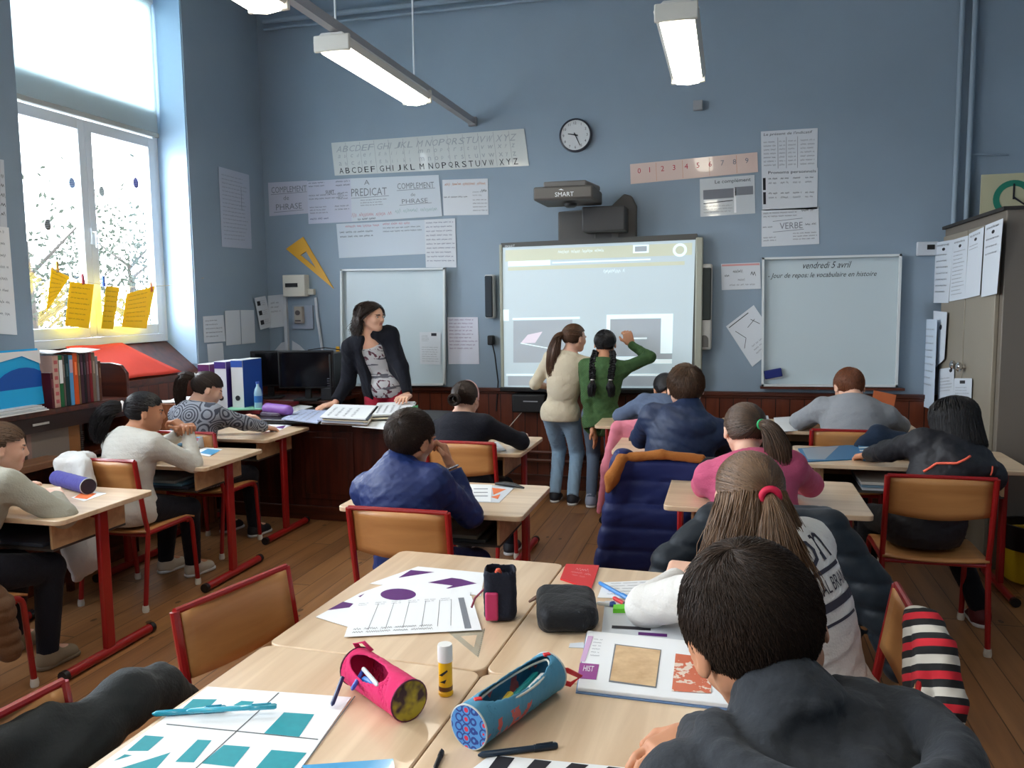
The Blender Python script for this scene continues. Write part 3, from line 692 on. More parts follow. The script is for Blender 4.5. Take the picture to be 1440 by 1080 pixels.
# ---------------------------------------------------------------- room shell
T = .42; ZT = 4.2; SILL = 1.05; WTOP = 3.88
struct(MB().box(((XL+XR)/2-.2, (YB+D)/2, -.05), (XR-XL+1, D-YB+1, .1)).build('floor', FLOOR))
struct(MB().box(((XL+XR)/2-.2, (YB+D)/2, ZT+.05), (XR-XL+1, D-YB+1, .1)).build('ceiling', mat('ceiling_white_paint', (214, 216, 216), .8)))
struct(MB().box(((XL+XR)/2, D+.1, ZT/2), (XR-XL, .2, ZT)).build('wall_front', BLUE))
struct(MB().box(((XL+XR)/2, YB-.1, ZT/2), (XR-XL, .2, ZT)).build('wall_back', BLUE))
struct(MB().box((XR+.1, (YB+D)/2, ZT/2), (.2, D-YB+.4, ZT)).build('wall_right', BLUE))
w = MB(); ys = [YB-.2]+[k for p in sorted(WINS) for k in p]+[D+.2]
for a, b in zip(ys[::2], ys[1::2]): w.box((XL-T/2, (a+b)/2, ZT/2), (T, b-a, ZT))
for a, b in WINS:
    w.box((XL-T/2, (a+b)/2, WTOP/2+ZT/2), (T, b-a, ZT-WTOP)); w.box((XL-T/2, (a+b)/2, .5), (T, b-a, 1.0))
struct(w.build('wall_left', BLUE))
REVEAL = mat('pale_blue_gloss_reveal', (168, 196, 222), .35)
for k, (a, b) in enumerate(WINS):
    struct(MB().box((XL-.16, b-.004, (SILL+WTOP)/2+.05), (.30, .008, WTOP-SILL-.02)).box((XL-.16, a+.004, (SILL+WTOP)/2+.05), (.30, .008, WTOP-SILL-.02)).build('trim_%d' % (10+k), REVEAL))
    # sloping wooden sill
    m = MB(); m.add([(XL-.28, a+.01, 1.0), (XL-.28, b-.01, 1.0), (XL-.28, b-.01, 1.29), (XL-.28, a+.01, 1.29), (XL+.02, a+.01, 1.0), (XL+.02, b-.01, 1.0), (XL+.02, b-.01, 1.05), (XL+.02, a+.01, 1.05)],
                    [(0, 3, 2, 1), (4, 5, 6, 7), (3, 7, 6, 2), (0, 1, 5, 4), (0, 4, 7, 3), (1, 2, 6, 5)]); m.box((XL+.015, (a+b)/2, 1.035), (.05, b-a+.06, .035)); struct(m.build('trim_%d' % (20+k), DARKWOOD))
    # window: frame, two casements, panes
    X = XL-.30; f = MB(); z0, z1 = 1.29, 3.86
    for yy in (a+.03, b-.03): f.box((X, yy, (z0+z1)/2), (.07, .06, z1-z0))
    for zz in (z0+.03, z1-.03): f.box((X, (a+b)/2, zz), (.07, b-a-.12, .06))
    wn = struct(f.build('window_%d' % (k+1), WHITE, bevel=.004))
    mid = 4.80 if k == 0 else (a+b)/2
    if k == 0: MB().box((X, (a+b)/2, 2.95), (.09, b-a-.1, .20)).build('added_transom', WHITE, wn, bevel=.004)  # unseen bar added to shade the lower band of the blind
    for ya, yb in ((a+.06, mid), (mid, b-.06)):
        c = MB()
        for yy in (ya+.032, yb-.032): c.box((X+.012, yy, (z0+(2.9 if k == 0 else z1))/2), (.06, .062, (2.9 if k == 0 else z1)-z0-.13))
        zt_ = 2.90 if k == 0 else z1
        for zz in (z0+.10, zt_-.10): c.box((X+.012, (ya+yb)/2, zz), (.055, yb-ya-.12, .075))
        s = c.build('casement', WHITE, wn, bevel=.004); p = MB().box((X+.01, (ya+yb)/2, (z0+z1)/2), (.006, yb-ya-.12, z1-z0-.27)); p.build('pane', None or _mats.get('window_glass') or mat('window_glass', (255, 255, 255)), s)
    h = MB().box((X+.05, mid, 2.05), (.02, .025, .11)).tube([(X+.06, mid, 2.08), (X+.085, mid, 2.08), (X+.085, mid-.0, 1.97)], .008); h.build('window_handle', WHITE, wn, bevel=.002)
gm = _mats['window_glass']; nt = gm.node_tree; nt.nodes.clear(); o_ = nt.nodes.new('ShaderNodeOutputMaterial'); t_ = nt.nodes.new('ShaderNodeBsdfTransparent'); g_ = nt.nodes.new('ShaderNodeBsdfGlossy'); g_.inputs['Roughness'].default_value = .02; x_ = nt.nodes.new('ShaderNodeMixShader'); x_.inputs[0].default_value = .06
nt.links.new(t_.outputs[0], x_.inputs[1]); nt.links.new(g_.outputs[0], x_.inputs[2]); nt.links.new(x_.outputs[0], o_.inputs[0])
CLEAR = mat('clear_plastic', (200, 225, 240), .1); nt = CLEAR.node_tree; nt.nodes.clear(); o_ = nt.nodes.new('ShaderNodeOutputMaterial'); t_ = nt.nodes.new('ShaderNodeBsdfTransparent'); t_.inputs[0].default_value = (.86, .93, .97, 1); g_ = nt.nodes.new('ShaderNodeBsdfGlossy'); g_.inputs['Roughness'].default_value = .1; x_ = nt.nodes.new('ShaderNodeMixShader'); x_.inputs[0].default_value = .16
nt.links.new(t_.outputs[0], x_.inputs[1]); nt.links.new(g_.outputs[0], x_.inputs[2]); nt.links.new(x_.outputs[0], o_.inputs[0])
def translucent(m, col, fac):
    nt = m.node_tree; b_ = nt.nodes['Principled BSDF']; o_ = nt.nodes['Material Output']; t_ = nt.nodes.new('ShaderNodeBsdfTranslucent'); t_.inputs[0].default_value = (*srgb(col), 1); x_ = nt.nodes.new('ShaderNodeMixShader'); x_.inputs[0].default_value = fac
    nt.links.new(b_.outputs[0], x_.inputs[1]); nt.links.new(t_.outputs[0], x_.inputs[2]); nt.links.new(x_.outputs[0], o_.inputs[0]); return m
# roller blind
bm_ = mat('translucent_blind_cloth', (228, 236, 236), .8); nt = bm_.node_tree; b_ = nt.nodes['Principled BSDF']; o_ = nt.nodes['Material Output']; t_ = nt.nodes.new('ShaderNodeBsdfTranslucent'); t_.inputs[0].default_value = (.80, .90, .92, 1); x_ = nt.nodes.new('ShaderNodeMixShader'); x_.inputs[0].default_value = .5
nt.links.new(b_.outputs[0], x_.inputs[1]); nt.links.new(t_.outputs[0], x_.inputs[2]); nt.links.new(x_.outputs[0], o_.inputs[0])
BL = thing('roller_blind', 'pale translucent roller blind pulled halfway down over the tall window', 'blind', (XL-.24, 4.78, 2.85))
MB().box((0, 0, .51), (.004, 1.50, .98)).build('blind_cloth', bm_, BL); MB().box((0, 0, .012), (.016, 1.51, .034)).build('bottom_bar', mat('grey_bar', (176, 176, 168), .4), BL, bevel=.003); MB().tube([(0, -.75, 1.0), (0, .75, 1.0)], .022, 14).build('roller', WHITE, BL, smooth=True)
# front wall: wainscot, rail, plinth, pipes, cornice
struct(MB().box(((XL+XR)/2, D-.012, .41), (XR-XL, .024, .82)).build('trim_1', WAINS))
struct(MB().box(((XL+XR)/2, D-.025, .83), (XR-XL, .05, .03)).box(((XL+XR)/2, D-.018, .805), (XR-XL, .036, .02)).build('trim_2', DARKWOOD, bevel=.004))
struct(MB().box(((XL+XR)/2, D-.02, .06), (XR-XL, .04, .12)).build('baseboard_front', DARKWOOD, bevel=.004))
struct(MB().box((XL+.012, (YB+D)/2, .50), (.024, D-YB, 1.0)).build('trim_3', WAINS)); struct(MB().box((XL+.02, (YB+D)/2, .06), (.04, D-YB, .12)).build('baseboard_left', DARKWOOD))
struct(MB().box((XR-.012, (YB+D)/2, .41), (.024, D-YB, .82)).build('trim_4', WAINS)); struct(MB().box((XR-.02, (YB+D)/2, .06), (.04, D-YB, .12)).build('baseboard_right', DARKWOOD))
struct(MB().tube([(XL+.1, D-.06, 3.99), (XR-.1, D-.06, 3.99)], .022, 10).tube([(XL+.1, D-.05, 3.93), (XR-.1, D-.05, 3.93)], .014, 8).build('trim_5', BLUE, smooth=True))
PIPEBR = mat('brown_painted_pipe', (84, 42, 30), .4)
hp = thing('heating_pipe', 'pair of brown heating pipes running low along the front wainscot', 'pipe', (-1.5, D-.06, 0)); MB().tube([(-1.9, 0, .315), (2.6, 0, .315)], .016).build('pipe', PIPEBR, hp, smooth=True); MB().tube([(-1.9, 0, .245), (2.6, 0, .245)], .016).build('pipe', PIPEBR, hp, smooth=True)
vp = thing('vertical_pipe', 'pair of blue painted pipes rising up the wall beside the steel cupboard', 'pipe', (1.58, D-.04, 0))
for dx in (-.035, .045):
    MB().tube([(dx, 0, .84), (dx, 0, ZT)], .019, 12).build('pipe', BLUE, vp, smooth=True)
MB().tube([(.045, 0, 2.56), (.30, .015, 2.55)], .006, 6).build('cable', BLUE, vp, smooth=True)
# ground and trees outside
struct(MB().box((-25, 3, -1.3), (40, 60, .1)).build('trim_30', mat('pale_yard_gravel', (200, 200, 196), .9)))
LEAF = mat('dark_evergreen_leaf', (40, 46, 38), .7, spec=.2); BARK = mat('dark_bark', (46, 42, 38), .9, bump=.5, bscale=20)
def tree(x, y, h, seed, label):
    rs = np.random.RandomState(seed); t = thing('tree', label, 'tree', (x, y, -1.2)); m = MB(); m.tube([(0, 0, 0), (.1, .05, h*.4), (0, .1, h*.75)], [.16, .1, .05]); tips = []
    for k in range(16):
        a = rs.uniform(0, 6.28); z = h*rs.uniform(.3, .8); L = h*rs.uniform(.12, .3); p = (math.cos(a)*L, math.sin(a)*L, z+L*.6); m.tube([(0, .05, z), p], [.035, .01], 6); tips.append(p)
    m.build('trunk', BARK, t, smooth=True); V = []
    n = 2600; c = np.array(tips)[rs.randint(0, 16, n)]+rs.normal(size=(n, 3))*h*.07; d = dirs(n, rs)*.05; e = np.cross(d, dirs(n, rs)); e = e/np.linalg.norm(e, axis=1, keepdims=True)*.025
    V = np.stack([c-d, c+e, c+d, c-e], 1).reshape(-1, 3); npmesh('foliage', V, np.arange(4*n).reshape(-1, 4), LEAF, t)
tree(-9.5, 9.3, 4.9, 3, 'leafy tree outside the left pane of the window'); tree(-10.5, 12.6, 4.4, 5, 'sparser tree outside the right pane of the window')

# ---------------------------------------------------------------- furniture builders
def chair_parts(t, w=.40, d=.37, sh=.43, top=.79, lean=.05):
    """chair facing +y; origin on the floor under the seat centre"""
    hw = w/2
    for s in (-1, 1):
        x = s*hw; q = MB().tube(fil([(x, -d/2-.03, .02), (x, -d/2+.02, sh-.02), (x, -d/2-.0, sh+.06), (x, -d/2-lean, top)], .03), .0125, 10)
        l = q.build('leg', REDMETAL, t, smooth=True); MB().lathe([(.016, 0), (.018, .012), (.015, .035)], (x, -d/2-.03, 0), 12).build('rubber_foot', RUBBER, l, smooth=True)
        q = MB().tube(fil([(x, -d/2+.01, sh-.03), (x, d/2, sh-.03), (x, d/2+.03, .02)], .05), .0125, 10)
        l = q.build('leg', REDMETAL, t, smooth=True); MB().lathe([(.016, 0), (.018, .012), (.015, .035)], (x, d/2+.03, 0), 12).build('rubber_foot', RUBBER, l, smooth=True)
    for yy, zz_, rr in ((-d/2-lean, top, .0095), (-d/2+.02, sh-.04, .011), (d/2-.03, sh-.045, .011)): MB().tube([(-hw, yy, zz_), (hw, yy, zz_)], rr, 8).build('crossbar', REDMETAL, t, smooth=True)
    MB().grid(lambda u, v: ((u-.5)*(w+.0), -d/2+.0+(v)*(d+.03), sh-.012-.012*math.sin(math.pi*u)*(1-v)+(-.02*max(0, v-.85)/.15)), 8, 8, .010).build('seat', PLY, t, smooth='all')
    zz = top-.175
    MB().grid(lambda u, v: ((u-.5)*(w-.022), -d/2-lean*(.45+.55*v)-.018*math.sin(math.pi*u)+.004, zz+v*.168-.02*math.sin(math.pi*u)*(1-v)), 10, 6, .009).build('backrest', PLY, t, smooth='all')
def chair(label, x, y, rz=0, group=None, **k):
    t = thing('school_chair', label, 'chair', (x, y, 0), rz, group); chair_parts(t, **k); return t
def desk(label, x, y, rz=0, w=.82, d=.57, h=.70, shelf=True, legs=(1, 1)):
    """desk top centred at x,y; pupil sits on the -y side"""
    t = thing('school_desk', label, 'desk', (x, y, 0), rz); b = MB(); P = []
    r = .03
    for cx, cy, a0 in ((w/2-r, d/2-r, 0), (-w/2+r, d/2-r, 90), (-w/2+r, -d/2+r, 180), (w/2-r, -d/2+r, 270)):
        for k in range(5): a = R(a0+k*22.5); P.append((cx+r*math.cos(a), cy+r*math.sin(a)))
    b.prism(P, h-.022, h); b.build('desktop', BEECH, t, bevel=.003)
    for s in (-1, 1):
        x0 = s*(w/2-.055)
        l = MB().box((x0, 0, (h-.022+.04)/2), (.028, .058, h-.022-.04)).build('leg', REDMETAL, t, bevel=.008)
        f = MB().tube([(x0, -d/2+.03, .026), (x0, d/2-.02, .026)], .022, 12).build('foot_bar', REDMETAL, t, smooth=True)
        MB().tube([(x0, -d/2+.012, .026), (x0, -d/2+.035, .026)], .0245, 12).tube([(x0, d/2-.025, .026), (x0, d/2-.002, .026)], .0245, 12).build('end_cap', BLACKP, f, smooth=True)
    MB().box((0, .02, h-.045), (w-.12, .04, .04)).build('crossbar', REDMETAL, t, bevel=.004)
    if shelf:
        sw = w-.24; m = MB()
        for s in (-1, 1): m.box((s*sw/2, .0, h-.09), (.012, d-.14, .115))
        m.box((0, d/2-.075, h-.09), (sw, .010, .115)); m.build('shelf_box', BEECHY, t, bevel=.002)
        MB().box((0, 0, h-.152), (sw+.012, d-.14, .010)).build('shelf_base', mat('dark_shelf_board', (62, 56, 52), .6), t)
    return t
# ---------------------------------------------------------------- ceiling lamps
def batten(label, x, y0, y1, z):
    t = thing('ceiling_lamp', label, 'lamp', (x, (y0+y1)/2, z), group='fluorescent strip lamps'); L = (y1-y0)/2; w = .11
    MB().prism([(-w*.8, .0), (-w, .03), (-w*.55, .075), (w*.55, .075), (w, .03), (w*.8, .0)], -L+.006, L-.006, Matrix(((1, 0, 0, 0), (0, 0, 1, 0), (0, 1, 0, 0), (0, 0, 0, 1)))).build('housing', mat('lamp_housing', (200, 202, 198), .4), t, bevel=.003)
    g = mat('glowing_diffuser', (255, 250, 238), .5, emit=(255, 247, 228), es=LAMP_E)
    MB().prism([(-w*.78, .001), (-w*.6, -.028), (0, -.036), (w*.6, -.028), (w*.78, .001)], -L+.025, L-.025, Matrix(((1, 0, 0, 0), (0, 0, 1, 0), (0, 1, 0, 0), (0, 0, 0, 1)))).build('diffuser', g, t)
    for s in (-1, 1): MB().box((0, s*(L-.012), .02), (w*1.9, .024, .085)).build('end_cap', mat('lamp_cap', (206, 206, 198), .4), t, bevel=.006)
    for s in (-1, 1): MB().tube([(0, s*(L-.06), .07), (0, s*(L-.06), ZT-z)], .006, 6).build('suspension_rod', WHITE, t)
    return t
for x, nm, ys in ((-2.07, 'left row', ((4.12, 5.38), (2.2, 3.52))), (-.27, 'right row', ((4.17, 5.39),))):
    for k, (a, b) in enumerate(ys):
        batten({('left row', 0): 'lit fluorescent strip lamp hanging above the teacher, whole length in view', ('left row', 1): 'lit fluorescent strip lamp cut by the top edge of the photo above the window side', ('right row', 0): 'lit fluorescent strip lamp hanging alone above the interactive board'}[(nm, k)], x, a, b, 2.93)
    r = thing('lamp_rail', 'grey trunking rail running to the front wall above the lamps of the %s' % nm, 'rail', (x, 3.2, 3.0))
    if x < -1: MB().box((0.015, 0, .035), (.05, 6.8, .05)).build('rail', mat('rail_grey', (150, 152, 156), .5), r)
    MB().box((0.015, 3.37, .035), (.07, .05, .07)).build('wall_bracket', mat('rail_grey', (150, 152, 156), .5), r, bevel=.004)
for x in (-2.07, -.27): # rest of the rows, behind the camera
    for a in (.2, -1.8):
        batten('fluorescent strip lamp %s the camera, %s row' % ('above' if a > 0 else 'far behind', 'window side' if x < -1 else 'right'), x, a, a+1.26, 2.93)

# ---------------------------------------------------------------- sheets on the walls
def Q(*p, Y=D-.003): return [ony(x, y, Y) for x, y in p]
def QX(*p, X=XL+.003): return [onx(x, y, X) for x, y in p]
def wsheet(name, label, cat, px, X=None, Y=None, m=PAPER2, fn=None, group=None, t=.0015, curl=0):
    q = QX(*px, X=X) if X is not None else Q(*px, Y=Y or D-.003)
    s = Sheet(q, t)
    if X is None and s.n.y > 0: s.n = -s.n
    if X is not None and s.n.x*(-1 if X > 0 else 1) < 0: s.n = -s.n
    if fn: fn(s)
    return s.make(name, m, label, cat, group, curl=curl)
s = Sheet(Q((466, 201), (737, 181), (744, 233), (471, 247)), .003); s.n = Vector((0, -1, 0))
INKL = mat('faint_print', (156, 162, 166), .7); let = 'ABCDEFGHIJKLMNOPQRSTUVWXYZ'; u = .022
for i, c in enumerate(let):
    wv = {'M': .05, 'W': .055, 'I': .028}.get(c, .037); g = .014 if c in 'FL' else 0; hw = .011 if c in 'IJ' else .014
    s.text(INK, c, u+.006, .78, u+.006+hw*1.6, .95, fit=c == 'I')
    s.text(INKL, c.lower(), u+.008, .60, u+.030, .71, fit=True); s.text(INKL, c.lower(), u+.008, .38, u+.030, .48, slant=.3, fit=True); s.text(INKL, c, u+.006, .12, u+.034, .30, slant=.4, fit=c == 'I'); u += wv*.92+g
for k in range(1, 13): s.line(INKGREY, (k/13, .03), (k/13, .97), .002)
s.make('alphabet_frieze', mat('laminated_paper', (196, 200, 198), .35, coat=.3), 'long laminated alphabet frieze with letters from A to Z, high on the front wall', 'poster')
def P1(s): s.text(INKGREY, 'COMPLEMENT', .08, .14, .98, .32); s.text(INKGREY, 'de', .38, .42, .52, .55); s.text(INKGREY, 'PHRASE', .18, .66, .84, .84); s.line(INKGREY, (.06, .36), (.98, .34), .004); s.line(INKGREY, (.12, .9), (.88, .88), .004)
wsheet('poster', 'pale grammar poster at the far left of the front wall writing, in the corner', 'poster', ((377, 257), (432, 254), (434, 300), (379, 304)), fn=P1, m=mat('lilac_grey_paper', (186, 188, 202), .8))
def P2(s):
    s.lines(INK, .03, .03, .42, .18, 2, 4); s.lines(INK, .03, .32, .95, .48, 2, 5); s.lines(INK, .04, .60, .5, .8, 3, 6); s.lines(INKB, .04, .86, .5, .97, 1, 7)
    s.lines(INK, .66, .03, .98, .2, 2, 8, .55, 0); s.lines(INK, .7, .3, .95, .5, 3, 9); s.lines(INK, .62, .6, .98, .75, 2, 10); s.text(INK, 'SUJET', .42, .24, .62, .34)
wsheet('poster', 'lilac poster with short blue and black notes, left of the big word PREDICAT', 'poster', ((432, 255), (493, 251), (495, 312), (434, 315)), m=mat('lilac_grey_paper2', (190, 194, 210), .8), fn=P2, Y=D-.006)
def P3(s):
    s.text(INKGREY, 'PREDICAT', .02, .24, .42, .42); s.line(INKGREY, (.01, .46), (.44, .44), .004); s.lines(INK, .12, .5, .42, .68, 3, 1); s.text(INKGREY, 'A', .17, .05, .23, .16); s.text(INKGREY, 'COMPLEMENT', .54, .16, .94, .30); s.line(INKGREY, (.53, .33), (.95, .31), .004)
    s.text(INKGREY, 'de', .68, .40, .73, .48); s.text(INKGREY, 'PHRASE', .58, .54, .86, .65); s.line(INKGREY, (.55, .68), (.9, .66), .004); s.scrib(INKR, .0, .80, .46, .91, 3, .005); s.scrib(INKG, .5, .76, .95, .87, 5, .004); s.scrib(INK, .08, .92, .28, .98, 2)
wsheet('poster', 'wide poster reading PREDICAT and COMPLEMENT de PHRASE with red and green notes', 'poster', ((491, 251), (617, 246), (622, 304), (493, 312)), fn=P3, m=mat('pale_blue_paper', (196, 204, 212), .7), Y=D-.005)
def P4(s): s.scrib(INKO, .05, .08, .95, .18, 2, .006); s.lines(INK, .02, .46, .62, .56, 1, 5); s.lines(INKGREY, .66, .34, .9, .52, 2, 6); s.lines(INK, .66, .56, .98, .95, 4, 7, .4, .1); s.scrib(INK, .85, .28, .97, .38, 3)
wsheet('poster', 'grammar poster with an orange heading, right of the word COMPLEMENT', 'poster', ((622, 253), (686, 251), (687, 302), (624, 303)), fn=P4)
def P5(s): s.scrib(INKR, .1, .05, .48, .13, 2, .004); s.scrib(INKR, .52, .03, .82, .11, 4, .004); s.lines(INK, .03, .22, .48, .48, 2, 6); s.lines(INK, .52, .16, .96, .36, 2, 7)
wsheet('poster', 'half empty poster with red headings hung under the word PREDICAT', 'poster', ((473, 315), (600, 309), (600, 357), (477, 363)), fn=P5, m=mat('pale_blue_paper2', (192, 202, 212), .7))
wsheet('poster', 'narrow lined poster full of handwriting, above the left whiteboard', 'poster', ((597, 309), (640, 307), (642, 376), (599, 376)), Y=D-.006, fn=lambda s: s.lines(INKB, .04, .05, .97, .93, 10, 3, .42, .15))
wsheet('poster', 'small printed poster full of lines on the window wall near the corner', 'poster', ((307, 234), (350, 246), (354, 350), (312, 347)), X=XL+.004, m=mat('grey_blue_paper', (172, 180, 196), .8), fn=lambda s: (s.lines(INKGREY, .08, .08, .92, .93, 17, 2, .4, .2), s.line(INK, (.7, .2), (.7, .5), .003)))
# left whiteboard
def board(label, px, Yf=D-.03, wr=None, name='whiteboard', m=None):
    q = Q(*px, Y=Yf); s = Sheet(q, .01); s.n = Vector((0, -1, 0))
    if wr: wr(s)
    o = s.make(name, m or mat('whiteboard_enamel', (190, 204, 210), .38, coat=.1), label, 'whiteboard'); fr = MB(); c = [s.P(*k, .006) for k in ((0, 0), (1, 0), (1, 1), (0, 1))]
    for a, b in zip(c, c[1:]+c[:1]):
        d = (b-a).normalized(); n = d.cross(Vector((0, 1, 0)))*.008; fr.slab([a-d*.008-n+Vector((0, -.012, 0)), b+d*.008-n+Vector((0, -.012, 0)), b+d*.008+n+Vector((0, -.012, 0)), a-d*.008+n+Vector((0, -.012, 0))], .034)
    fr.build('frame', mat('aluminium_frame', (208, 214, 216), .45), o); return o
board('plain whiteboard on the front wall behind the standing teacher', ((483, 380), (627, 378), (627, 540), (484, 541)))
board('right whiteboard with a handwritten date and one line of writing', ((1073, 364), (1265, 359), (1259, 542), (1072, 541)), wr=lambda s: (s.text(INK, 'vendredi 5 avril', .30, .035, .65, .085, slant=.3), s.text(INK, '- Jour de repos: le vocabulaire en histoire', .04, .115, .84, .165, slant=.3)))
wsheet('printed_note', 'white printed sheet stuck low on the left whiteboard, right of the teacher', 'paper', ((590, 467), (620, 467), (620, 513), (591, 512)), Y=D-.045, fn=lambda s: (s.rect(INK, .55, .03, .8, .12), s.lines(INKGREY, .1, .1, .45, .3, 5, 2), s.lines(INKGREY, .1, .45, .9, .95, 7, 3)))
wsheet('handwritten_note', 'sheet with purple handwriting to the right of the left whiteboard', 'paper', ((629, 446), (672, 446), (674, 512), (631, 512)), m=mat('lilac_white_paper', (212, 214, 226), .8), fn=lambda s: s.lines(mat('purple_ink', (110, 60, 120), .7), .05, .04, .97, .72, 9, 5, .45, .2))
# number strip and right-hand posters
s = Sheet(Q((886, 231), (1065, 214), (1066, 242), (887, 259)), .002); s.n = Vector((0, -1, 0))
for i in range(10): s.text(INKR if i < 7 else INKGREY, str(i), .06+i*.094, .24, .06+i*.094+.03, .5, fit=True)
for i in range(1, 5): s.line(INKO, (i*.21, .05), (i*.21, .95), .003)
s.make('number_strip', mat('pink_laminate', (214, 190, 180), .25, coat=.5), 'long pinkish number strip taped above the interactive board, right side', 'poster')
def P6(s): s.rect(INKGREY, .06, .30, .62, .55); s.rect(INKGREY, .64, .28, .97, .5); s.text(INK, 'Le complément', .28, .06, .93, .18); s.line(INK, (.06, .66), (.6, .62), .006); s.lines(INKGREY, .06, .72, .6, .95, 3, 4); s.rect(PAPER, .62, .3, .66, .95)
wsheet('poster', 'shiny laminated grammar card below the number strip', 'poster', ((984, 252), (1061, 246), (1062, 300), (985, 305)), fn=P6, m=mat('glossy_laminate', (198, 204, 208), .12, coat=1))
def P7(s):
    s.text(INK, "Le présent de l'indicatif", .05, .05, .9, .14, slant=.2)
    for u in (.3, .45, .65): s.line(INKGREY, (u, .18), (u, .98), .003)
    for k in range(7): s.scrib(INKGREY, .04, .26+k*.1, .26, .31+k*.1, k); s.scrib(INKGREY, .32, .26+k*.1, .43, .31+k*.1, k+9); s.scrib(INKGREY, .48, .26+k*.1, .62, .31+k*.1, k+19); s.scrib(INKGREY, .7, .26+k*.1, .95, .31+k*.1, k+29)
wsheet('poster', 'conjugation table poster, topmost of the three stacked right of the number strip', 'poster', ((1070, 185), (1150, 180), (1149, 236), (1071, 239)), fn=P7)
def P8(s):
    s.text(INK, 'Pronoms personnels', .12, .04, .97, .13); s.rect(INK, .02, .2, .07, .5); s.rect(INK, .02, .55, .07, .85)
    for k in range(2):
        for j in range(4): s.scrib(INK, .12+j*.22, .2+k*.36, .28+j*.22, .25+k*.36, j+k*7); s.scrib(INKGREY, .12+j*.22, .3+k*.36, .26+j*.22, .36+k*.36, j+k*7+3)
wsheet('poster', 'poster headed Pronoms personnels, middle of the three stacked ones', 'poster', ((1071, 239), (1150, 236), (1149, 294), (1072, 296)), fn=P8)
def P9(s): s.lines(INK, .03, .08, .62, .26, 2, 2, .5, .0); s.lines(INK, .7, .03, .97, .18, 1, 2); s.text(INKGREY, 'VERBE', .32, .38, .72, .55); s.line(INKGREY, (.2, .33), (.72, .28), .004); s.line(INKGREY, (.2, .62), (.74, .58), .004); s.lines(INK, .02, .45, .2, .55, 1, 4); s.lines(INK, .76, .42, .98, .55, 1, 5); s.lines(INK, .03, .74, .3, .9, 2, 6); s.lines(INK, .55, .66, .98, .9, 3, 7)
wsheet('poster', 'mind map poster around the word VERBE, lowest of the three stacked ones', 'poster', ((1071, 295), (1151, 291), (1152, 343), (1071, 347)), fn=P9)
wsheet('poster', 'small card with a pink heading between the right speaker and the right whiteboard', 'poster', ((1014, 371), (1069, 369), (1070, 406), (1015, 408)), fn=lambda s: (s.rect(mat('pink_ink', (206, 150, 150), .7), .02, .03, .98, .1), s.scrib(INK, .08, .4, .2, .52, 1), s.scrib(INK, .3, .25, .55, .38, 2), s.scrib(INKGREY, .42, .58, .6, .68, 3), s.scrib(INK, .75, .3, .88, .5, 4), s.scrib(INKGREY, .2, .78, .85, .86, 5)))
wsheet('poster', 'tilted drawing sheet half tucked behind the right whiteboard', 'poster', ((1021, 459), (1060, 429), (1096, 483), (1058, 516)), fn=lambda s: (s.line(INK, (.05, .06), (.75, .06), .006), s.line(INK, (.15, .2), (.3, .45), .004), s.line(INK, (.3, .45), (.1, .6), .004), s.line(INK, (.5, .3), (.8, .25), .004), s.line(INK, (.7, .2), (.85, .4), .004), s.lines(INKGREY, .3, .65, .95, .9, 3, 2)))
# wall by the corner, above the computers
wsheet('paper_note', 'grid-lined note on the window wall just right of the window reveal', 'paper', ((285, 445), (314, 443), (317, 480), (287, 482)), X=XL+.004, fn=lambda s: s.lines(INK, .1, .15, .9, .9, 5, 2, .35, .3))
wsheet('paper_note', 'blank looking sheet under the grid-lined note on the window wall', 'paper', ((291, 484), (313, 482), (315, 508), (293, 510)), X=XL+.004)
wsheet('paper_note', 'pair of faded grey sheets on the window wall, left half', 'paper', ((316, 437), (337, 436), (339, 484), (318, 486)), X=XL+.006)
wsheet('paper_note', 'pair of faded grey sheets on the window wall, right half', 'paper', ((338, 436), (357, 436), (359, 482), (340, 484)), X=XL+.004)
wsheet('paper_note', 'pale sheet behind the picture card in the room corner', 'paper', ((376, 416), (399, 414), (400, 459), (377, 462)), Y=D-.004, fn=lambda s: s.lines(INKGREY, .2, .2, .8, .6, 3, 2))
wsheet('picture_card', 'tilted sheet with three dark pictures in the room corner', 'paper', ((358, 419), (373, 416), (383, 459), (366, 464)), X=XL+.02, fn=lambda s: [s.rect(INK, .12, .12+k*.3, .4, .26+k*.3) for k in range(3)]+[s.lines(INKGREY, .45, .12+k*.3, .9, .3+k*.3, 3, k) for k in range(3)])
wsheet('paper_note', 'white sheet at the left photo edge, upper of the notices left of the window', 'paper', ((0, 224), (5, 225), (10, 322), (0, 320)), X=XL+.004, fn=lambda s: s.lines(INK, .1, .2, .9, .9, 5, 2))
wsheet('paper_note', 'tall white sheet at the left photo edge, lower of the notices left of the window', 'paper', ((-30, 315), (12, 320), (24, 471), (-30, 468)), X=XL+.005, m=PAPER, fn=lambda s: s.lines(INKGREY, .5, .03, .9, .9, 8, 2, .3))
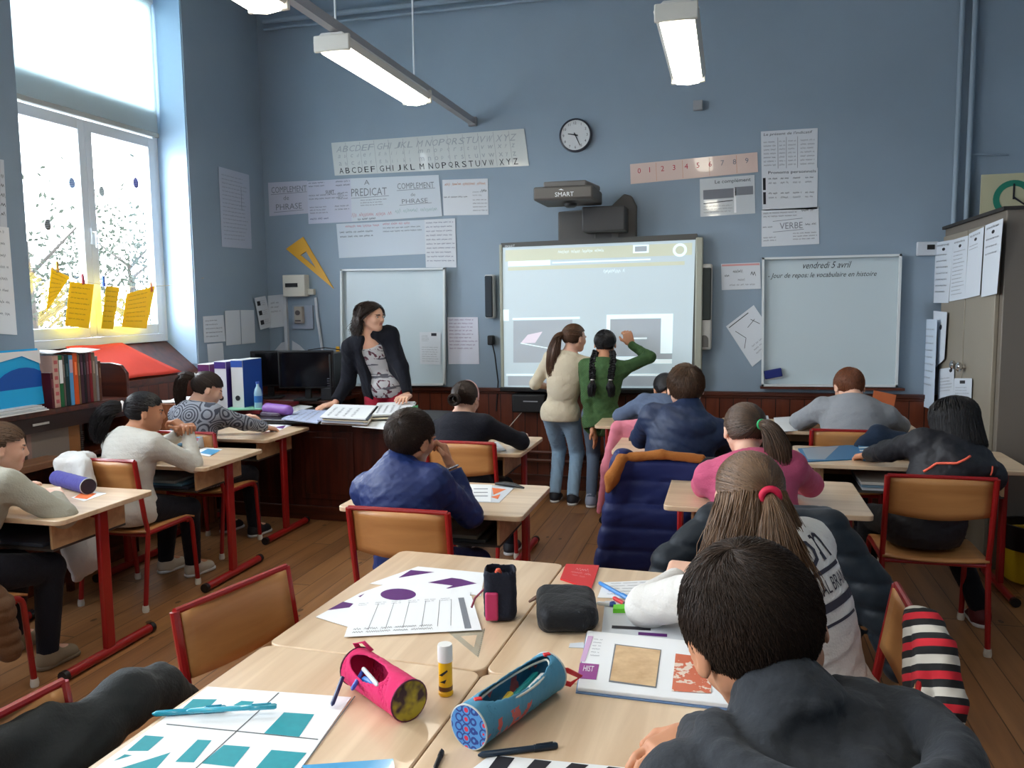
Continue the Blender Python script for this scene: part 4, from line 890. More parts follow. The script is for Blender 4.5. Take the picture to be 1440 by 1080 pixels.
# electric cabinet, switch, socket plate, trunking
def at(x, y, Y=D): p = ony(x, y, Y); return p
fb = thing('fuse_box', 'cream fuse box with a dark switch window below the yellow set square', 'fuse box', tuple(ony(420, 402, D)))
MB().box((0, -.045, 0), (.215, .09, .19)).build('cover', mat('cream_plastic', (214, 210, 196), .45), fb, bevel=.006); MB().box((-.02, -.092, .005), (.12, .004, .035)).build('switch_window', BLACKP, fb); MB().box((.12, -.02, -.055), (.09, .04, .05)).build('junction_box', mat('cream_plastic2', (205, 202, 190), .5), fb, bevel=.003)
el = thing('wall_switch', 'grey switch unit on a back plate under the fuse box', 'switch', tuple(ony(427, 446, D))); MB().box((0, -.01, 0), (.20, .02, .21)).build('back_plate', mat('bluegrey_plate', (150, 160, 176), .5), el, bevel=.002); b = MB().box((-.02, -.04, .02), (.08, .05, .15)).build('switch_body', mat('old_grey_plastic', (168, 160, 150), .5), el, bevel=.008)
MB().tube([(-.02, -.066, .04), (-.02, -.075, .04)], .022, 16).box((-.02, -.068, -.03), (.05, .01, .012)).build('switch_knob', mat('dark_knob', (90, 84, 84), .5), b)
c = thing('cable_trunking', 'white plastic cable trunking running down the wall beside the switch unit', 'trunking', tuple(ony(404, 460, D))); MB().box((0, -.015, 0), (.03, .03, .55)).build('trunk', mat('white_trunking', (196, 200, 206), .5), c); MB().tube([(.30, -.015, .26), (.31, -.02, .1), (.36, -.02, -.3)], .012, 8).build('cable', mat('white_trunking', (196, 200, 206), .5), c, smooth=True)
MB().add([(.04, -.012, -.28), (.26, -.012, -.28), (.12, -.012, -.16), (.05, -.012, -.12)], [(0, 1, 2, 3)]).slab([(.04, -.012, -.28), (-.22, -.012, -.30), (-.06, -.012, -.14), (-.02, -.012, -.13)], .01).build('cover_piece', mat('white_trunking', (196, 200, 206), .5), c)
# yellow set square
q = Q((402, 351), (425, 333), (468, 404), (462, 407), Y=D-.012); ss = Sheet(q, .004); a, b_, c_ = [Vector(ony(*p, D-.012)) for p in ((402, 350), (426, 333), (469, 406))]
cen = (a+b_+c_)/3; m = MB(); inn = [cen+(p-cen)*.32 for p in (a, b_, c_)]; o3 = [a, b_, c_]
for i in range(3): j = (i+1) % 3; m.slab([o3[i], o3[j], inn[j], inn[i]], .012)
tag(m.build('set_square', mat('yellow_plastic', (214, 158, 26), .4), fix=True), 'big yellow board set square hanging on the front wall left of the whiteboard', 'set square')
# clock
ck = thing('wall_clock', 'round white wall clock with a black rim above the projector', 'clock', tuple(ony(810, 191, D))); FX = Matrix(((1, 0, 0, 0), (0, 0, -1, 0), (0, 1, 0, 0), (0, 0, 0, 1)))
MB().lathe([(.128, 0), (.132, .01), (.13, .035), (.118, .038), (.116, .03)], n=40, M=FX).build('rim', mat('dark_rim', (40, 46, 60), .35), ck, smooth=True)
face = MB().lathe([(.117, .02), (.117, .031)], n=40, M=FX).build('dial', mat('clock_face', (214, 218, 220), .4), ck)
m = MB()
for h in range(1, 13):
    a = R(h*30); v, f = glyphs(str(h)); v = (v-v.mean(0))*.028; m.add([(p[0]+.095*math.sin(a), -.0325, p[1]+.095*math.cos(a)) for p in v], f)
m.build('numerals', INK, face, fix=False)
def hand(a, L, w): d = Vector((math.sin(R(a)), 0, math.cos(R(a)))); n = Vector((d.z, 0, -d.x))*w; o = Vector((0, -.036, 0)); return MB().slab([o-d*.02-n, o+d*L-n*.5, o+d*L+n*.5, o-d*.02+n], .002)
hand(282, .06, .005).build('hour_hand', INK, ck); hand(155, .09, .004).build('minute_hand', INK, ck); MB().tube([(0, -.034, 0), (0, -.042, 0)], .007, 12).build('hub', INK, ck)
# interactive board with projector
SB = thing('interactive_board', 'large interactive whteboard with a bright projected page, centre of the front wall'.replace('whte', 'white'), 'interactive board', (0, D, 0))
c0 = [ony(*p, D-.10) for p in ((707, 348), (978, 337), (972, 546), (707, 545))]
s = Sheet(c0, .004, org=(0, D, 0)); s.n = Vector((0, -1, 0))
SCR = mat('projected_page', (196, 208, 214), .4, emit=(188, 212, 222), es=.22); C1 = mat('projected_grey', (176, 184, 192), .4, emit=(176, 190, 200), es=.15); C2 = mat('projected_white', (226, 236, 240), .4, emit=(214, 236, 240), es=.36); C3 = mat('projected_toolbar', (200, 204, 186), .4, emit=(206, 214, 190), es=.22); C4 = mat('projected_pink', (206, 196, 206), .4, emit=(206, 200, 212), es=.4)  # projector light put into the board's colours as a weak glow
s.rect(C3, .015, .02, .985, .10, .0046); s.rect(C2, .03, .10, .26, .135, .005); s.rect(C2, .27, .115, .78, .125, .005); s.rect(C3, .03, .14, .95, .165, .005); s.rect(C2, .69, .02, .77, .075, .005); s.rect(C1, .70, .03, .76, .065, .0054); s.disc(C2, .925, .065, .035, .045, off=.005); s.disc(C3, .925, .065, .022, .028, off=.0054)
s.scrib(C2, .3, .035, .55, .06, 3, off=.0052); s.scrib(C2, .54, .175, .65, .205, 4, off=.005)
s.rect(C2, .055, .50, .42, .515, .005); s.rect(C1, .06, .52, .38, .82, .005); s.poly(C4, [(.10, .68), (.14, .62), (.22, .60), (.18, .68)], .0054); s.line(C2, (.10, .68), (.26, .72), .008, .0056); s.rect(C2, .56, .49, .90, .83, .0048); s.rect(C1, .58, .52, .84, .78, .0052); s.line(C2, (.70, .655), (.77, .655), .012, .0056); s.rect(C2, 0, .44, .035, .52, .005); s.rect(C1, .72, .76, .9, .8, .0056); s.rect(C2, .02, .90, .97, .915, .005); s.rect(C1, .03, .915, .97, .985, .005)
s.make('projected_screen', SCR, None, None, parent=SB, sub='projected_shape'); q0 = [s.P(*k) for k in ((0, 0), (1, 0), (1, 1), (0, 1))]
m = MB(); x0, x1 = q0[0].x, q0[1].x
m.box(((x0+x1)/2, -.05, (q0[0].z+q0[2].z)/2+.0), (x1-x0+.03, .08, q0[0].z-q0[2].z+.02)); m.build('board_body', mat('board_grey_case', (112, 112, 108), .5), SB)
GC = mat('board_case_dark', (84, 84, 82), .5); GL = mat('board_side_grey', (164, 166, 152), .5)
zt = (q0[0].z+q0[1].z)/2; zb = (q0[2].z+q0[3].z)/2
MB().slab([q0[0]+Vector((-.012, -.012, .0)), q0[1]+Vector((.012, -.012, 0)), q0[1]+Vector((.012, -.012, .045)), q0[0]+Vector((-.012, -.012, .035))], -.10).build('top_bezel', GC, SB)
MB().box((x1+.03, -.06, (zt+zb)/2), (.055, .12, zt-zb+.05)).build('side_bezel', GL, SB, bevel=.01); MB().box((x0-.015, -.06, (zt+zb)/2), (.025, .11, zt-zb+.03)).build('side_bezel', GL, SB, bevel=.005)
MB().box(((x0+x1)/2, -.08, zb-.02), (x1-x0+.06, .12, .035)).build('pen_tray', BLACKP, SB, bevel=.006)
s2 = Sheet([Vector(ony(*p, D-.112))-Vector((0, D, 0)) for p in ((710, 345), (724, 344), (724, 348), (710, 349))], 0, org=(0, 0, 0)); v, f = glyphs('SMART'); s2.n = Vector((0, -1, 0)); mm = MB(); mm.add([s2.P((p[0]-v[:, 0].min())/np.ptp(v[:, 0]), 1-(p[1]-v[:, 1].min())/np.ptp(v[:, 1]), .002) for p in v], f); mm.build('logo', WHITE, SB, fix=False)
# projector on its wall arm
PJ = thing('projector', 'grey short throw projector on a wall arm over the interactive board', 'projector', tuple(ony(838, 309, D)))
GP = mat('projector_dark_grey', (82, 80, 78), .5); GP2 = mat('projector_grey', (104, 101, 98), .45)
P = [(-.30, -.17), (-.30, .08), (-.22, .20), (.1, .22), (.25, .20), (.32, .10), (.33, -.17)]
M1 = Matrix(((1, 0, 0, 0), (0, 0, -1, 0), (0, 1, 0, 0), (0, 0, 0, 1)))
bp_ = MB().prism([(-.30, -.22), (-.30, .07), (.12, .09), (.23, .19), (.29, .17), (.33, .09), (.33, -.22)], .0, .05, M1).build('mount_plate', GP, PJ, bevel=.012)
MB().box((.0, -.055, -.1), (.008, .008, .2)).box((.16, -.055, -.08), (.05, .01, .26)).build('mount_rail', GP2, bp_)
MB().box((.10, -.16, -.02), (.33, .24, .19)).build('arm', mat('arm_dark_grey', (62, 62, 62), .5), PJ, bevel=.01)
pb = MB(); Mx = Matrix.Rotation(R(4), 4, 'X')
pb.box((-.14, -.42, .14), (.44, .46, .10)); body_ = pb.build('projector_body', GP, PJ, bevel=.014); MB().prism([(-.17, -.36), (-.20, .0), (.2, .0), (.15, -.36)], .16, .205, Matrix.Translation((-.13, -.22, .03))).build('lid', GP2, body_, bevel=.012)
MB().box((-.14, -.652, .14), (.42, .008, .075)).build('front_grille', mat('grille_grey', (96, 92, 88), .5), body_, bevel=.004); v, f = glyphs('SMART'); v = (v-v.mean(0))*.045; m = MB().add([(-.135+p[0], -.658, .128+p[1]) for p in v], f); m.add([(-.17, -.658, .160), (-.13, -.658, .156), (-.15, -.658, .167)], [(0, 1, 2)]); m.build('logo', WHITE, body_, fix=False)
MB().lathe([(.05, 0), (.045, -.02), (.03, -.03)], (-.11, -.5, .078), 20).build('mirror_window', BLACKP, body_, smooth=True)
# speakers
for nm, px_, hh, lab in (('l', (692, 417), .36, 'slim dark speaker on the left edge of the interactive board'), ('r', (991, 428), .66, 'tall light speaker with dark grille and round socket on the right of the interactive board')):
    p = ony(*px_, D); t = thing('speaker', lab, 'speaker', tuple(p))
    if nm == 'l': MB().box((0, -.05, 0), (.075, .09, hh)).build('case', mat('speaker_light', (196, 200, 204), .5), t, bevel=.012); MB().box((0.0, -.098, -.0), (.066, .02, hh-.02)).build('grille', mat('speaker_cloth', (46, 54, 62), .8), t, bevel=.02)
    else:
        MB().box((0, -.05, -.02), (.115, .09, hh)).build('case', mat('speaker_grey', (176, 174, 168), .5), t, bevel=.015); MB().box((-.0, -.098, .08), (.10, .02, .40)).build('grille', mat('speaker_cloth2', (44, 50, 48), .8), t, bevel=.03); MB().tube([(0, -.09, -.27), (0, -.10, -.27)], .033, 20).box((0, -.096, -.30), (.066, .012, .06)).build('socket', mat('dark_socket', (90, 88, 84), .5), t)
t = thing('wall_microphone', 'small dark device with a cable on the left edge of the interactive board', 'device', tuple(ony(693, 478, D))); MB().box((0, -.05, 0), (.05, .07, .08)).build('case', BLACKP, t, bevel=.01); MB().tube([(0.01, -.05, -.03), (.03, -.05, -.12), (.05, -.03, -.35), (.03, -.03, -.6)], .006, 6).build('cable', BLACKP, t, smooth=True)
t = thing('connection_box', 'black box with a white line mounted under the interactive board', 'box', tuple(ony(750, 564, D))); MB().box((0, -.10, .0), (.28, .17, .15)).build('case', BLACKP, t, bevel=.012); MB().box((.02, -.188, .02), (.12, .004, .008)).build('label_strip', mat('grey_mark', (150, 150, 155), .5), t); MB().tube([(-.05, -.15, -.06), (-.2, -.2, -.24), (-.42, -.25, -.2)], .004, 6).build('cable', mat('white_cable', (190, 180, 170), .5), t, smooth=True)
# tray under right whiteboard, eraser, pens
TR = MB().box((0, 0, 0), (1.02, .06, .018)).build('pen_ledge', DARKWOOD, loc=tuple(ony(1168, 546, D-.05))); tag(TR, 'dark wooden ledge below the right whiteboard', 'ledge')
er = thing('board_eraser', 'blue and white board eraser stuck to the right whiteboard', 'eraser', tuple(ony(1087, 525, D-.045))); Mr = Matrix.Rotation(R(-12), 4, 'Y').to_3x3(); MB().box((0, -.02, 0), (.13, .035, .065), M=Mr).build('grip', mat('navy_blue_plastic', (28, 40, 110), .4), er, bevel=.006); MB().box((.0, -.003, -.02), (.125, .006, .05), M=Mr).build('felt', PAPER, er)
for k, (x, cc, nn) in enumerate(((1086, (150, 152, 156), 'grey'), (1112, (150, 26, 34), 'red'), (1135, (30, 34, 40), 'black'))):
    p = ony(x, 541, D-.06); o = MB().tube([(-.05, 0, .0), (.03, 0, .0)], .009, 10).build('marker_pen', mat('marker_'+nn, cc, .4), loc=(p[0], p[1], ony(1168, 546, D-.05)[2]+.018), smooth=True); tag(o, '%s marker pen lying on the ledge of the right whiteboard' % nn, 'marker pen'); MB().tube([(.03, 0, 0), (.055, 0, 0)], .0095, 10).build('cap', mat('marker_cap_'+nn, tuple(k2*.8 for k2 in cc), .4), o, smooth=True)
t = thing('thermostat', 'white thermostat with a dark display between the whiteboard and the cupboard', 'thermostat', tuple(ony(1303, 350, D))); MB().box((0, -.02, 0), (.14, .04, .10)).build('case', mat('offwhite_plastic', (190, 196, 204), .5), t, bevel=.006); MB().box((.02, -.042, .01), (.05, .003, .035)).build('display', BLACKP, t)
# ---------------------------------------------------------------- steel cupboard
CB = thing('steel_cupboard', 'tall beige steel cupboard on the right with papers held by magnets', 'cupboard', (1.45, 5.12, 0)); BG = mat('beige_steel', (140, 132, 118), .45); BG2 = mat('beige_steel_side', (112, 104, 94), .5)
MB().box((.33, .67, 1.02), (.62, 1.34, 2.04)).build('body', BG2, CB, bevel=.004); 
for k, y in enumerate((.36, .98)):
    d_ = MB().box((.008, y, 1.02), (.022, .60, 1.92)).build('door', BG, CB, bevel=.003); kn = MB().lathe([(.012, 0), (.012, .02), (.028, .03), (.03, .045), (.018, .055)], (.0, (.60 if k == 0 else .75), 1.12), 16, M=Matrix(((0, 0, -1, 0), (0, 1, 0, 0), (1, 0, 0, 0), (0, 0, 0, 1)))).box((-.05, (.60 if k == 0 else .75), 1.12), (.008, .05, .012)); kn.build('handle', CHROME, d_, smooth=True)
MB().box((.33, .67, 2.045), (.66, 1.36, .02)).build('top_board', mat('dark_top_edge', (40, 38, 36), .6), CB)
XC = 1.45
for k, (px_, lab) in enumerate(((((1316, 341), (1341, 337), (1334, 426), (1313, 426)), 'sheet on the cupboard door, leftmost of the row of four under the top'), (((1341, 337), (1362, 331), (1357, 420), (1335, 424)), 'densely written sheet, second from the left in the row of four on the cupboard'), (((1363, 329), (1384, 319), (1378, 415), (1357, 420)), 'mostly blank sheet, third from the left in the row of four on the cupboard'), (((1386, 317), (1411, 307), (1402, 413), (1380, 418)), 'mostly blank sheet, rightmost of the row of four on the cupboard'))):
    wsheet('magnet_sheet', lab, 'paper', px_, X=XC-.008-.002*k, m=mat('bright_paper', (206, 214, 224), .7), fn=lambda s, k=k: (s.disc(INK, .5, .13, .09, .025), s.scrib(INK, .1, .04, .8, .08, k), s.lines(INK, .1, .2, .9, (.9, .95, .3, .5)[k], (7, 12, 2, 3)[k], k, .3, .3)))
wsheet('hanging_sheet', 'long pale sheet hanging loose from the edge of the cupboard door', 'paper', ((1297, 449), (1318, 449), (1313, 577), (1284, 566)), X=1.40, m=mat('bright_paper_blue', (200, 214, 230), .7), fn=lambda s: s.lines(INKGREY, .2, .1, .9, .8, 9, 3, .3))
wsheet('hanging_sheet', 'curled sheet under a magnet beside the long hanging sheet', 'paper', ((1313, 437), (1332, 439), (1328, 505), (1312, 520)), X=1.43, m=mat('bright_paper', (206, 214, 224), .7), fn=lambda s: s.disc(INK, .6, .3, .1, .05))
wsheet('magnet_sheet', 'low sheet with a magnet between the two cupboard knobs', 'paper', ((1321, 519), (1342, 516), (1341, 560), (1319, 562)), X=XC-.01, m=mat('bright_paper', (206, 214, 224), .7), fn=lambda s: (s.disc(INK, .8, .1, .1, .06), s.lines(INKGREY, .1, .3, .9, .8, 5, 2)))
wsheet('magnet_sheet', 'low square sheet under the right cupboard knob', 'paper', ((1342, 532), (1367, 532), (1366, 562), (1341, 562)), X=XC-.012, m=mat('bright_paper', (206, 214, 224), .7), fn=lambda s: (s.rect(INK, .35, .1, .65, .25), s.lines(INKGREY, .1, .4, .9, .8, 3, 2)))
# cardboard clock on top
p = ony(1425, 265, 6.40); cc = thing('cardboard_clock', 'beige cardboard teaching clock with a green ring on top of the cupboard', 'clock', (p[0], 6.40, 2.056)); hz = p[2]-2.056
MB().box((0, 0, .17), (.40, .012, .34)).build('card', mat('beige_card', (186, 182, 150), .7), cc); GR = mat('green_ring', (30, 120, 98), .6); m = MB(); n = 32
pa = [(-.0+.125*math.cos(2*math.pi*k/n), .17+.125*math.sin(2*math.pi*k/n)) for k in range(n)]; pb_ = [(.085*math.cos(2*math.pi*k/n), .17+.085*math.sin(2*math.pi*k/n)) for k in range(n)]
m.add([(a, -.008, b) for a, b in pa]+[(a, -.008, b) for a, b in pb_], [(k, (k+1) % n, n+(k+1) % n, n+k) for k in range(n)]); m.build('ring', GR, cc)
MB().slab([(-.005, -.012, .175), (.07, -.012, .12), (.075, -.012, .128), (.002, -.012, .185)], .004).slab([(-.004, -.012, .165), (-.004, -.012, .27), (.006, -.012, .27), (.006, -.012, .165)], .004).build('hand', INK, cc)
bn = thing('waste_bag', 'black and yellow bin at the right photo edge beside the cupboard', 'bin', (1.62, 4.93, 0)); MB().lathe([(.10, 0), (.13, .02), (.15, .28), (.155, .30), (.13, .28), (.11, .05)], n=20).build('bin_body', mat('yellow_bin', (196, 158, 20), .5), bn, smooth=True); MB().lathe([(.158, .2), (.165, .24), (.162, .33), (.14, .33), (.135, .2)], n=20).build('liner', mat('black_bag', (20, 20, 22), .35), bn, smooth=True)
bn.name = 'waste_bin'
# ---------------------------------------------------------------- things at the window
WS = mat('orange_red_cloth', (214, 66, 48), .8, var=.1)
q = [(XL-.26, 4.50, 1.295), (XL-.26, 5.03, 1.292), (XL+.012, 5.32, 1.06), (XL+.012, 4.56, 1.062)]
cs = MB().grid(lambda u, v: tuple(Vector(q[0]).lerp(Vector(q[1]), u).lerp(Vector(q[3]).lerp(Vector(q[2]), u), v)+Vector((.006, 0, .006+.003*math.sin(9*u+4*v)))), 14, 10, .003).build('red_sheet', WS, smooth='all'); tag(cs, 'orange red sheet lying on the sloping window sill', 'sheet')
st = thing('string', 'thin string stretched across the window holding yellow papers', 'string', (XL-.1, 5.0, 1.75))
pts = [(XL+.01, 5.66, 1.78), (XL-.16, 5.45, 1.72), (XL-.18, 5.0, 1.70), (XL-.18, 4.6, 1.735), (XL-.16, 4.3, 1.82), (XL-.02, 4.02, 1.9)]
MB().tube([Vector(p)-Vector((XL-.1, 5.0, 1.75)) for p in pts], .0025, 6).build('cord', mat('string_beige', (200, 190, 170), .8), st)
YEL = translucent(mat('bright_yellow_paper', (240, 208, 20), .6), (236, 200, 20), .16)
YI = mat('olive_ink', (96, 84, 20), .7)
for px_, lab, ck_, cc in ((((72, 375), (98, 390), (78, 420), (65, 438)), 'curled yellow paper clipped on the string, leftmost at the window', (82, 376), (196, 150, 60)), (((98, 396), (132, 400), (125, 462), (91, 458)), 'yellow written paper with a red peg, second from the left on the string', (118, 393), (150, 24, 40)), (((149, 402), (168, 404), (159, 463), (142, 462)), 'narrow yellow paper with a blue peg, third from the left on the string', (147, 396), (60, 100, 190)), (((178, 413), (218, 402), (206, 462), (171, 460)), 'yellow written paper with an orange peg, rightmost on the string', (214, 404), (214, 120, 60))):
    s = Sheet([onx(x, y, XL-.18) for x, y in px_], .001); s.n = Vector((1, 0, 0)); s.lines(YI, .1, .1, .9, .92, 7, int(px_[0][0]), .3); s.make('yellow_paper', YEL, lab, 'paper', 'yellow papers on the string')
    p = onx(*ck_, XL-.17); o = MB().box((0, -.004, 0), (.012, .007, .07)).box((0, .006, .004), (.012, .007, .07), M=Matrix.Rotation(R(8), 3, 'X')).build('clothes_peg', mat('peg_%d' % cc[0], cc, .5), loc=(XL-.18, p[1], p[2])); tag(o, {196: 'natural wooden', 150: 'dark red', 60: 'blue', 214: 'orange'}[cc[0]]+' clothes peg clipped over the string at the window', 'clothes peg')
for k, ((x, y), lab, sz) in enumerate((((101, 257), 'pale striped paper egg on the window post', 1), ((143, 269), 'light spotted paper egg in the middle of the right pane', 1), ((191, 257), 'violet banded paper egg near the right window stile', 1.1), ((67, 316), 'grey lattice paper egg low in the left pane', 1))):
    X = XL-.262; p = onx(x, y, X); t = thing('paper_egg', lab, 'decoration', tuple(p)); a_ = Matrix(((0, 0, 1, 0), (1, 0, 0, 0), (0, 1, 0, 0), (0, 0, 0, 1)))
    MB().prism([(.026*sz*math.cos(2*math.pi*j/20)*(1-.15*math.sin(2*math.pi*j/20)), .036*sz*math.sin(2*math.pi*j/20)) for j in range(20)], -.002, .002, a_).build('egg', translucent(mat('egg_paper_%d' % k, ((190, 205, 226), (215, 220, 220), (170, 170, 214), (176, 178, 178))[k], .7), ((190, 205, 226), (215, 220, 220), (150, 150, 204), (156, 158, 158))[k], .15), t)
    m = MB()
    for j in range(-2, 3): m.box((.003, 0, j*.012*sz), (.001, .03*sz*(1.6-abs(j)*.35), .004))
    m.build('stripe', mat('egg_stripe_%d' % k, ((90, 110, 150), (120, 126, 126), (60, 56, 110), (60, 62, 64))[k], .7), t)
# ---------------------------------------------------------------- desks
D1 = desk('beech desk nearest the left photo edge, with red leg and long foot bar', -3.03, 2.955)
D2 = desk('beech desk of the girl in the white cardigan, second along the window side', -3.11, 4.03)
D3 = desk('beech desk beside the teacher desk, furthest along the window side', -3.27, 4.895)
D4 = desk('beech desk in front of the boy in the blue tracksuit top', -1.21, 3.42)
D5 = desk('beech desk of the girl in black, near the connection box', -1.55, 4.755, d=.60)
D8 = desk('beech desk under the pink sleeves, middle right of the room', .155, 3.755, w=.83, d=.63)
D7 = desk('beech desk in front of the boy in navy, under a black case', -.24, 4.945, d=.60)
D12 = desk('wide beech desk with blue folders, in front of the girl in the black hooded top', .92, 4.765, w=1.10, d=.56)
D11 = desk('wide beech desk of the ginger boy, right under the right whiteboard', .58, 5.86, w=1.25, d=.56)
D6 = desk('beech desk of the pupil in grey-blue, right under the interactive board', -.50, 5.86, w=.80, d=.54)
TR_ = R(-2.3)
def tp(x, y):   # local table-block coordinates (origin at the joint of the four tables) -> world
    return (-.549+x*math.cos(TR_)-y*math.sin(TR_), 1.770+x*math.sin(TR_)+y*math.cos(TR_))
for (lx, ly, rz, lab) in ((-.297, .412, -90, 'far left table of the block of four in the foreground, under the purple sheets'), (.297, .412, 90, 'far right table of the foreground block, under the black pencil case'),
                          (-.297, -.412, -90, 'near left table of the foreground block, under the teal drawing'), (.297, -.412, 90, 'near right table of the foreground block, under the open textbook')):
    x, y = tp(lx, ly); desk(lab, x, y, R(rz)+TR_, w=.820, d=.590)
# ---------------------------------------------------------------- chairs
CG = 'school chairs'
chair('school chair of the pupil at the left photo edge', -2.97, 2.42, group=None)
chair('school chair with a white coat on its back, under the girl in the white cardigan', -3.08, 3.66)
chair('school chair of the girl in the patterned sweater by the window wall', -3.22, 4.52)
chair('school chair whose whole wooden back shows behind the boy in blue', -1.20, 3.04)
chair('orange-brown school chair of the girl in black beside the standing girls', -1.44, 4.50)
chair('school chair carrying the navy quilted coat with a tan collar', -.30, 4.27)
chair('school chair of the pupil in pink, under the black quilted coat', .15, 3.32)
chair('school chair in full view at the right, under the girl in the black hooded top', .895, 4.06, w=.43)
chair('school chair of the ginger boy, with a navy jacket over one corner', .68, 5.31)
chair('school chair of the pupil in grey-blue, with a pink coat on it', -.50, 5.42)
chair('empty school chair turned sideways at the left of the foreground tables', -1.086, 1.872, R(-103))
chair('school chair at the lower left corner, under the dark grey coat', -1.12, 1.12, R(-95))
chair('school chair with a striped cardigan on its corner, right of the foreground tables', .215, 2.15, R(90))
chair('school chair under the boy in the grey hooded top, cut by the lower photo edge', .40, 1.13, R(80))
# ---------------------------------------------------------------- teacher desk and computer desk
td = thing('teacher_desk', 'large dark red wooden teacher desk with a black edged top', 'desk', (-2.80, 5.55, 0)); DW2 = wood('mahogany_panel', (46, 18, 12), (92, 38, 24), .35, 2, 6, 12, .2)
MB().box((0, 0, .725), (1.66, .68, .03)).build('desktop', mat('black_desk_edge', (34, 32, 34), .3), td, bevel=.008)
b = MB(); b.box((0, -.24, .40), (1.54, .03, .62)).box((-.76, .04, .40), (.03, .54, .62)).box((.76, .04, .40), (.03, .54, .62)).build('carcass', DW2, td, bevel=.003)
for x in (-.5, 0, .5): MB().box((x, -.26, .40), (.42, .014, .50)).box((x, -.268, .40), (.34, .01, .42)).build('front_panel', DW2, td, bevel=.006)
MB().box((0, -.26, .05), (1.57, .05, .10)).build('plinth', DARKWOOD, td, bevel=.004)
ct = thing('computer_desk', 'dark wooden table carrying the monitors in the room corner', 'table', (-3.55, 6.26, 0)); MB().box((0, 0, .765), (.86, .56, .03)).build('table_top', DARKWOOD, ct, bevel=.004)
for sx in (-1, 1):
    for sy in (-1, 1): MB().box((sx*.39, sy*.24, .375), (.05, .05, .75)).build('leg', DARKWOOD, ct)
def monitor(label, px, Y, rz, w, h):
    p = ony(*px, Y); t = thing('computer_monitor', label, 'monitor', (p[0], Y, .78), rz); MB().box((0, 0, .10+h/2), (w, .035, h)).build('screen_case', BLACKP, t, bevel=.006); MB().box((0, -.019, .10+h/2), (w-.03, .003, h-.03)).build('screen', mat('dark_screen', (8, 8, 12), .12), t)
    MB().box((0, .03, .09), (.05, .03, .16)).box((0, .02, .008), (.2, .16, .016)).build('stand', BLACKP, t, bevel=.003)
monitor('wide black computer monitor in the front left corner', (431, 520), 6.0, R(12), .46, .31)
monitor('smaller black monitor, partly hidden behind the white file boxes', (379, 522), 6.1, R(20), .30, .30)
p = ony(465, 520, 6.15); pc = thing('computer_tower', 'black computer tower standing right of the wide monitor', 'computer', (p[0]+.02, 6.2, .78)); MB().box((0, 0, .19), (.10, .36, .38)).build('case', BLACKP, pc, bevel=.006); m = MB()
for k in range(5): m.box((0, -.182, .10+k*.02), (.07, .004, .006))
m.build('vent', mat('vent_grey', (70, 70, 74), .4), pc); MB().tube([(-.25, .0, .40), (-.1, .02, .42), (0, 0, .41), (.03, .1, .39)], .004, 6).build('cable', BLACKP, pc)
# ---------------------------------------------------------------- bookcase under the window wall
bk = thing('bookcase', 'low dark red bookcase along the window wall at the left', 'bookcase', (-3.82, 3.65, 0))
MB().box((0, 0, .985), (.36, 1.36, .03)).box((0, 0, .045), (.36, 1.36, .09)).box((.0, 0, .70), (.36, 1.36, .025)).box((-.17, 0, .5), (.015, 1.36, .96)).build('carcass', DARKWOOD, bk, bevel=.003)
MB().prism([(-.18, 0), (.18, 0), (.18, 1.15), (.14, 1.20), (.06, 1.215), (-.18, 1.215)], .655, .68, Matrix(((1, 0, 0, 0), (0, 0, 1, 0), (0, 1, 0, 0), (0, 0, 0, 1)))).build('end_panel', DARKWOOD, bk, bevel=.004)
MB().box((0, -.67, .5), (.36, .025, .98)).build('end_panel', DARKWOOD, bk); MB().box((.165, 0, .93), (.02, 1.30, .09)).build('apron', mat('very_dark_wood', (34, 16, 12), .4), bk); MB().box((.178, -.02, .93), (.004, .11, .012)).build('label_holder', mat('label_white', (190, 186, 182), .5), bk)
lg = thing('side_ledge', 'wooden ledge jutting out under the bookcase shelf, behind the left pupil', 'shelf', (-3.56, 3.42, 0)); MB().box((0, 0, .735), (.16, .46, .035)).build('board', wood('mid_brown_board', (96, 58, 38), (150, 104, 74), .4, 1), lg, bevel=.003)
for yy in (-.2, .2): MB().box((.05, yy, .36), (.03, .03, .72)).build('leg', DARKWOOD, lg)
rs = random.Random(4)
bkc = [('dark maroon', (84, 20, 32), .018, .20), ('pale pink', (196, 160, 146), .042, .295), ('green and white', (28, 104, 60), .026, .295), ('grey brown', (104, 92, 88), .014, .29), ('dark teal', (18, 50, 56), .030, .295), ('light blue', (84, 152, 204), .028, .29), ('orange', (214, 84, 22), .034, .30), ('tan topped', (120, 96, 66), .014, .29), ('dark plum', (60, 30, 48), .026, .295), ('black', (26, 22, 30), .018, .29), ('purple brown', (82, 42, 52), .022, .295), ('dark red', (124, 24, 34), .022, .30), ('taupe', (122, 104, 88), .026, .295), ('grey', (130, 126, 128), .02, .27), ('brown', (90, 52, 34), .02, .24)]
y = 3.735
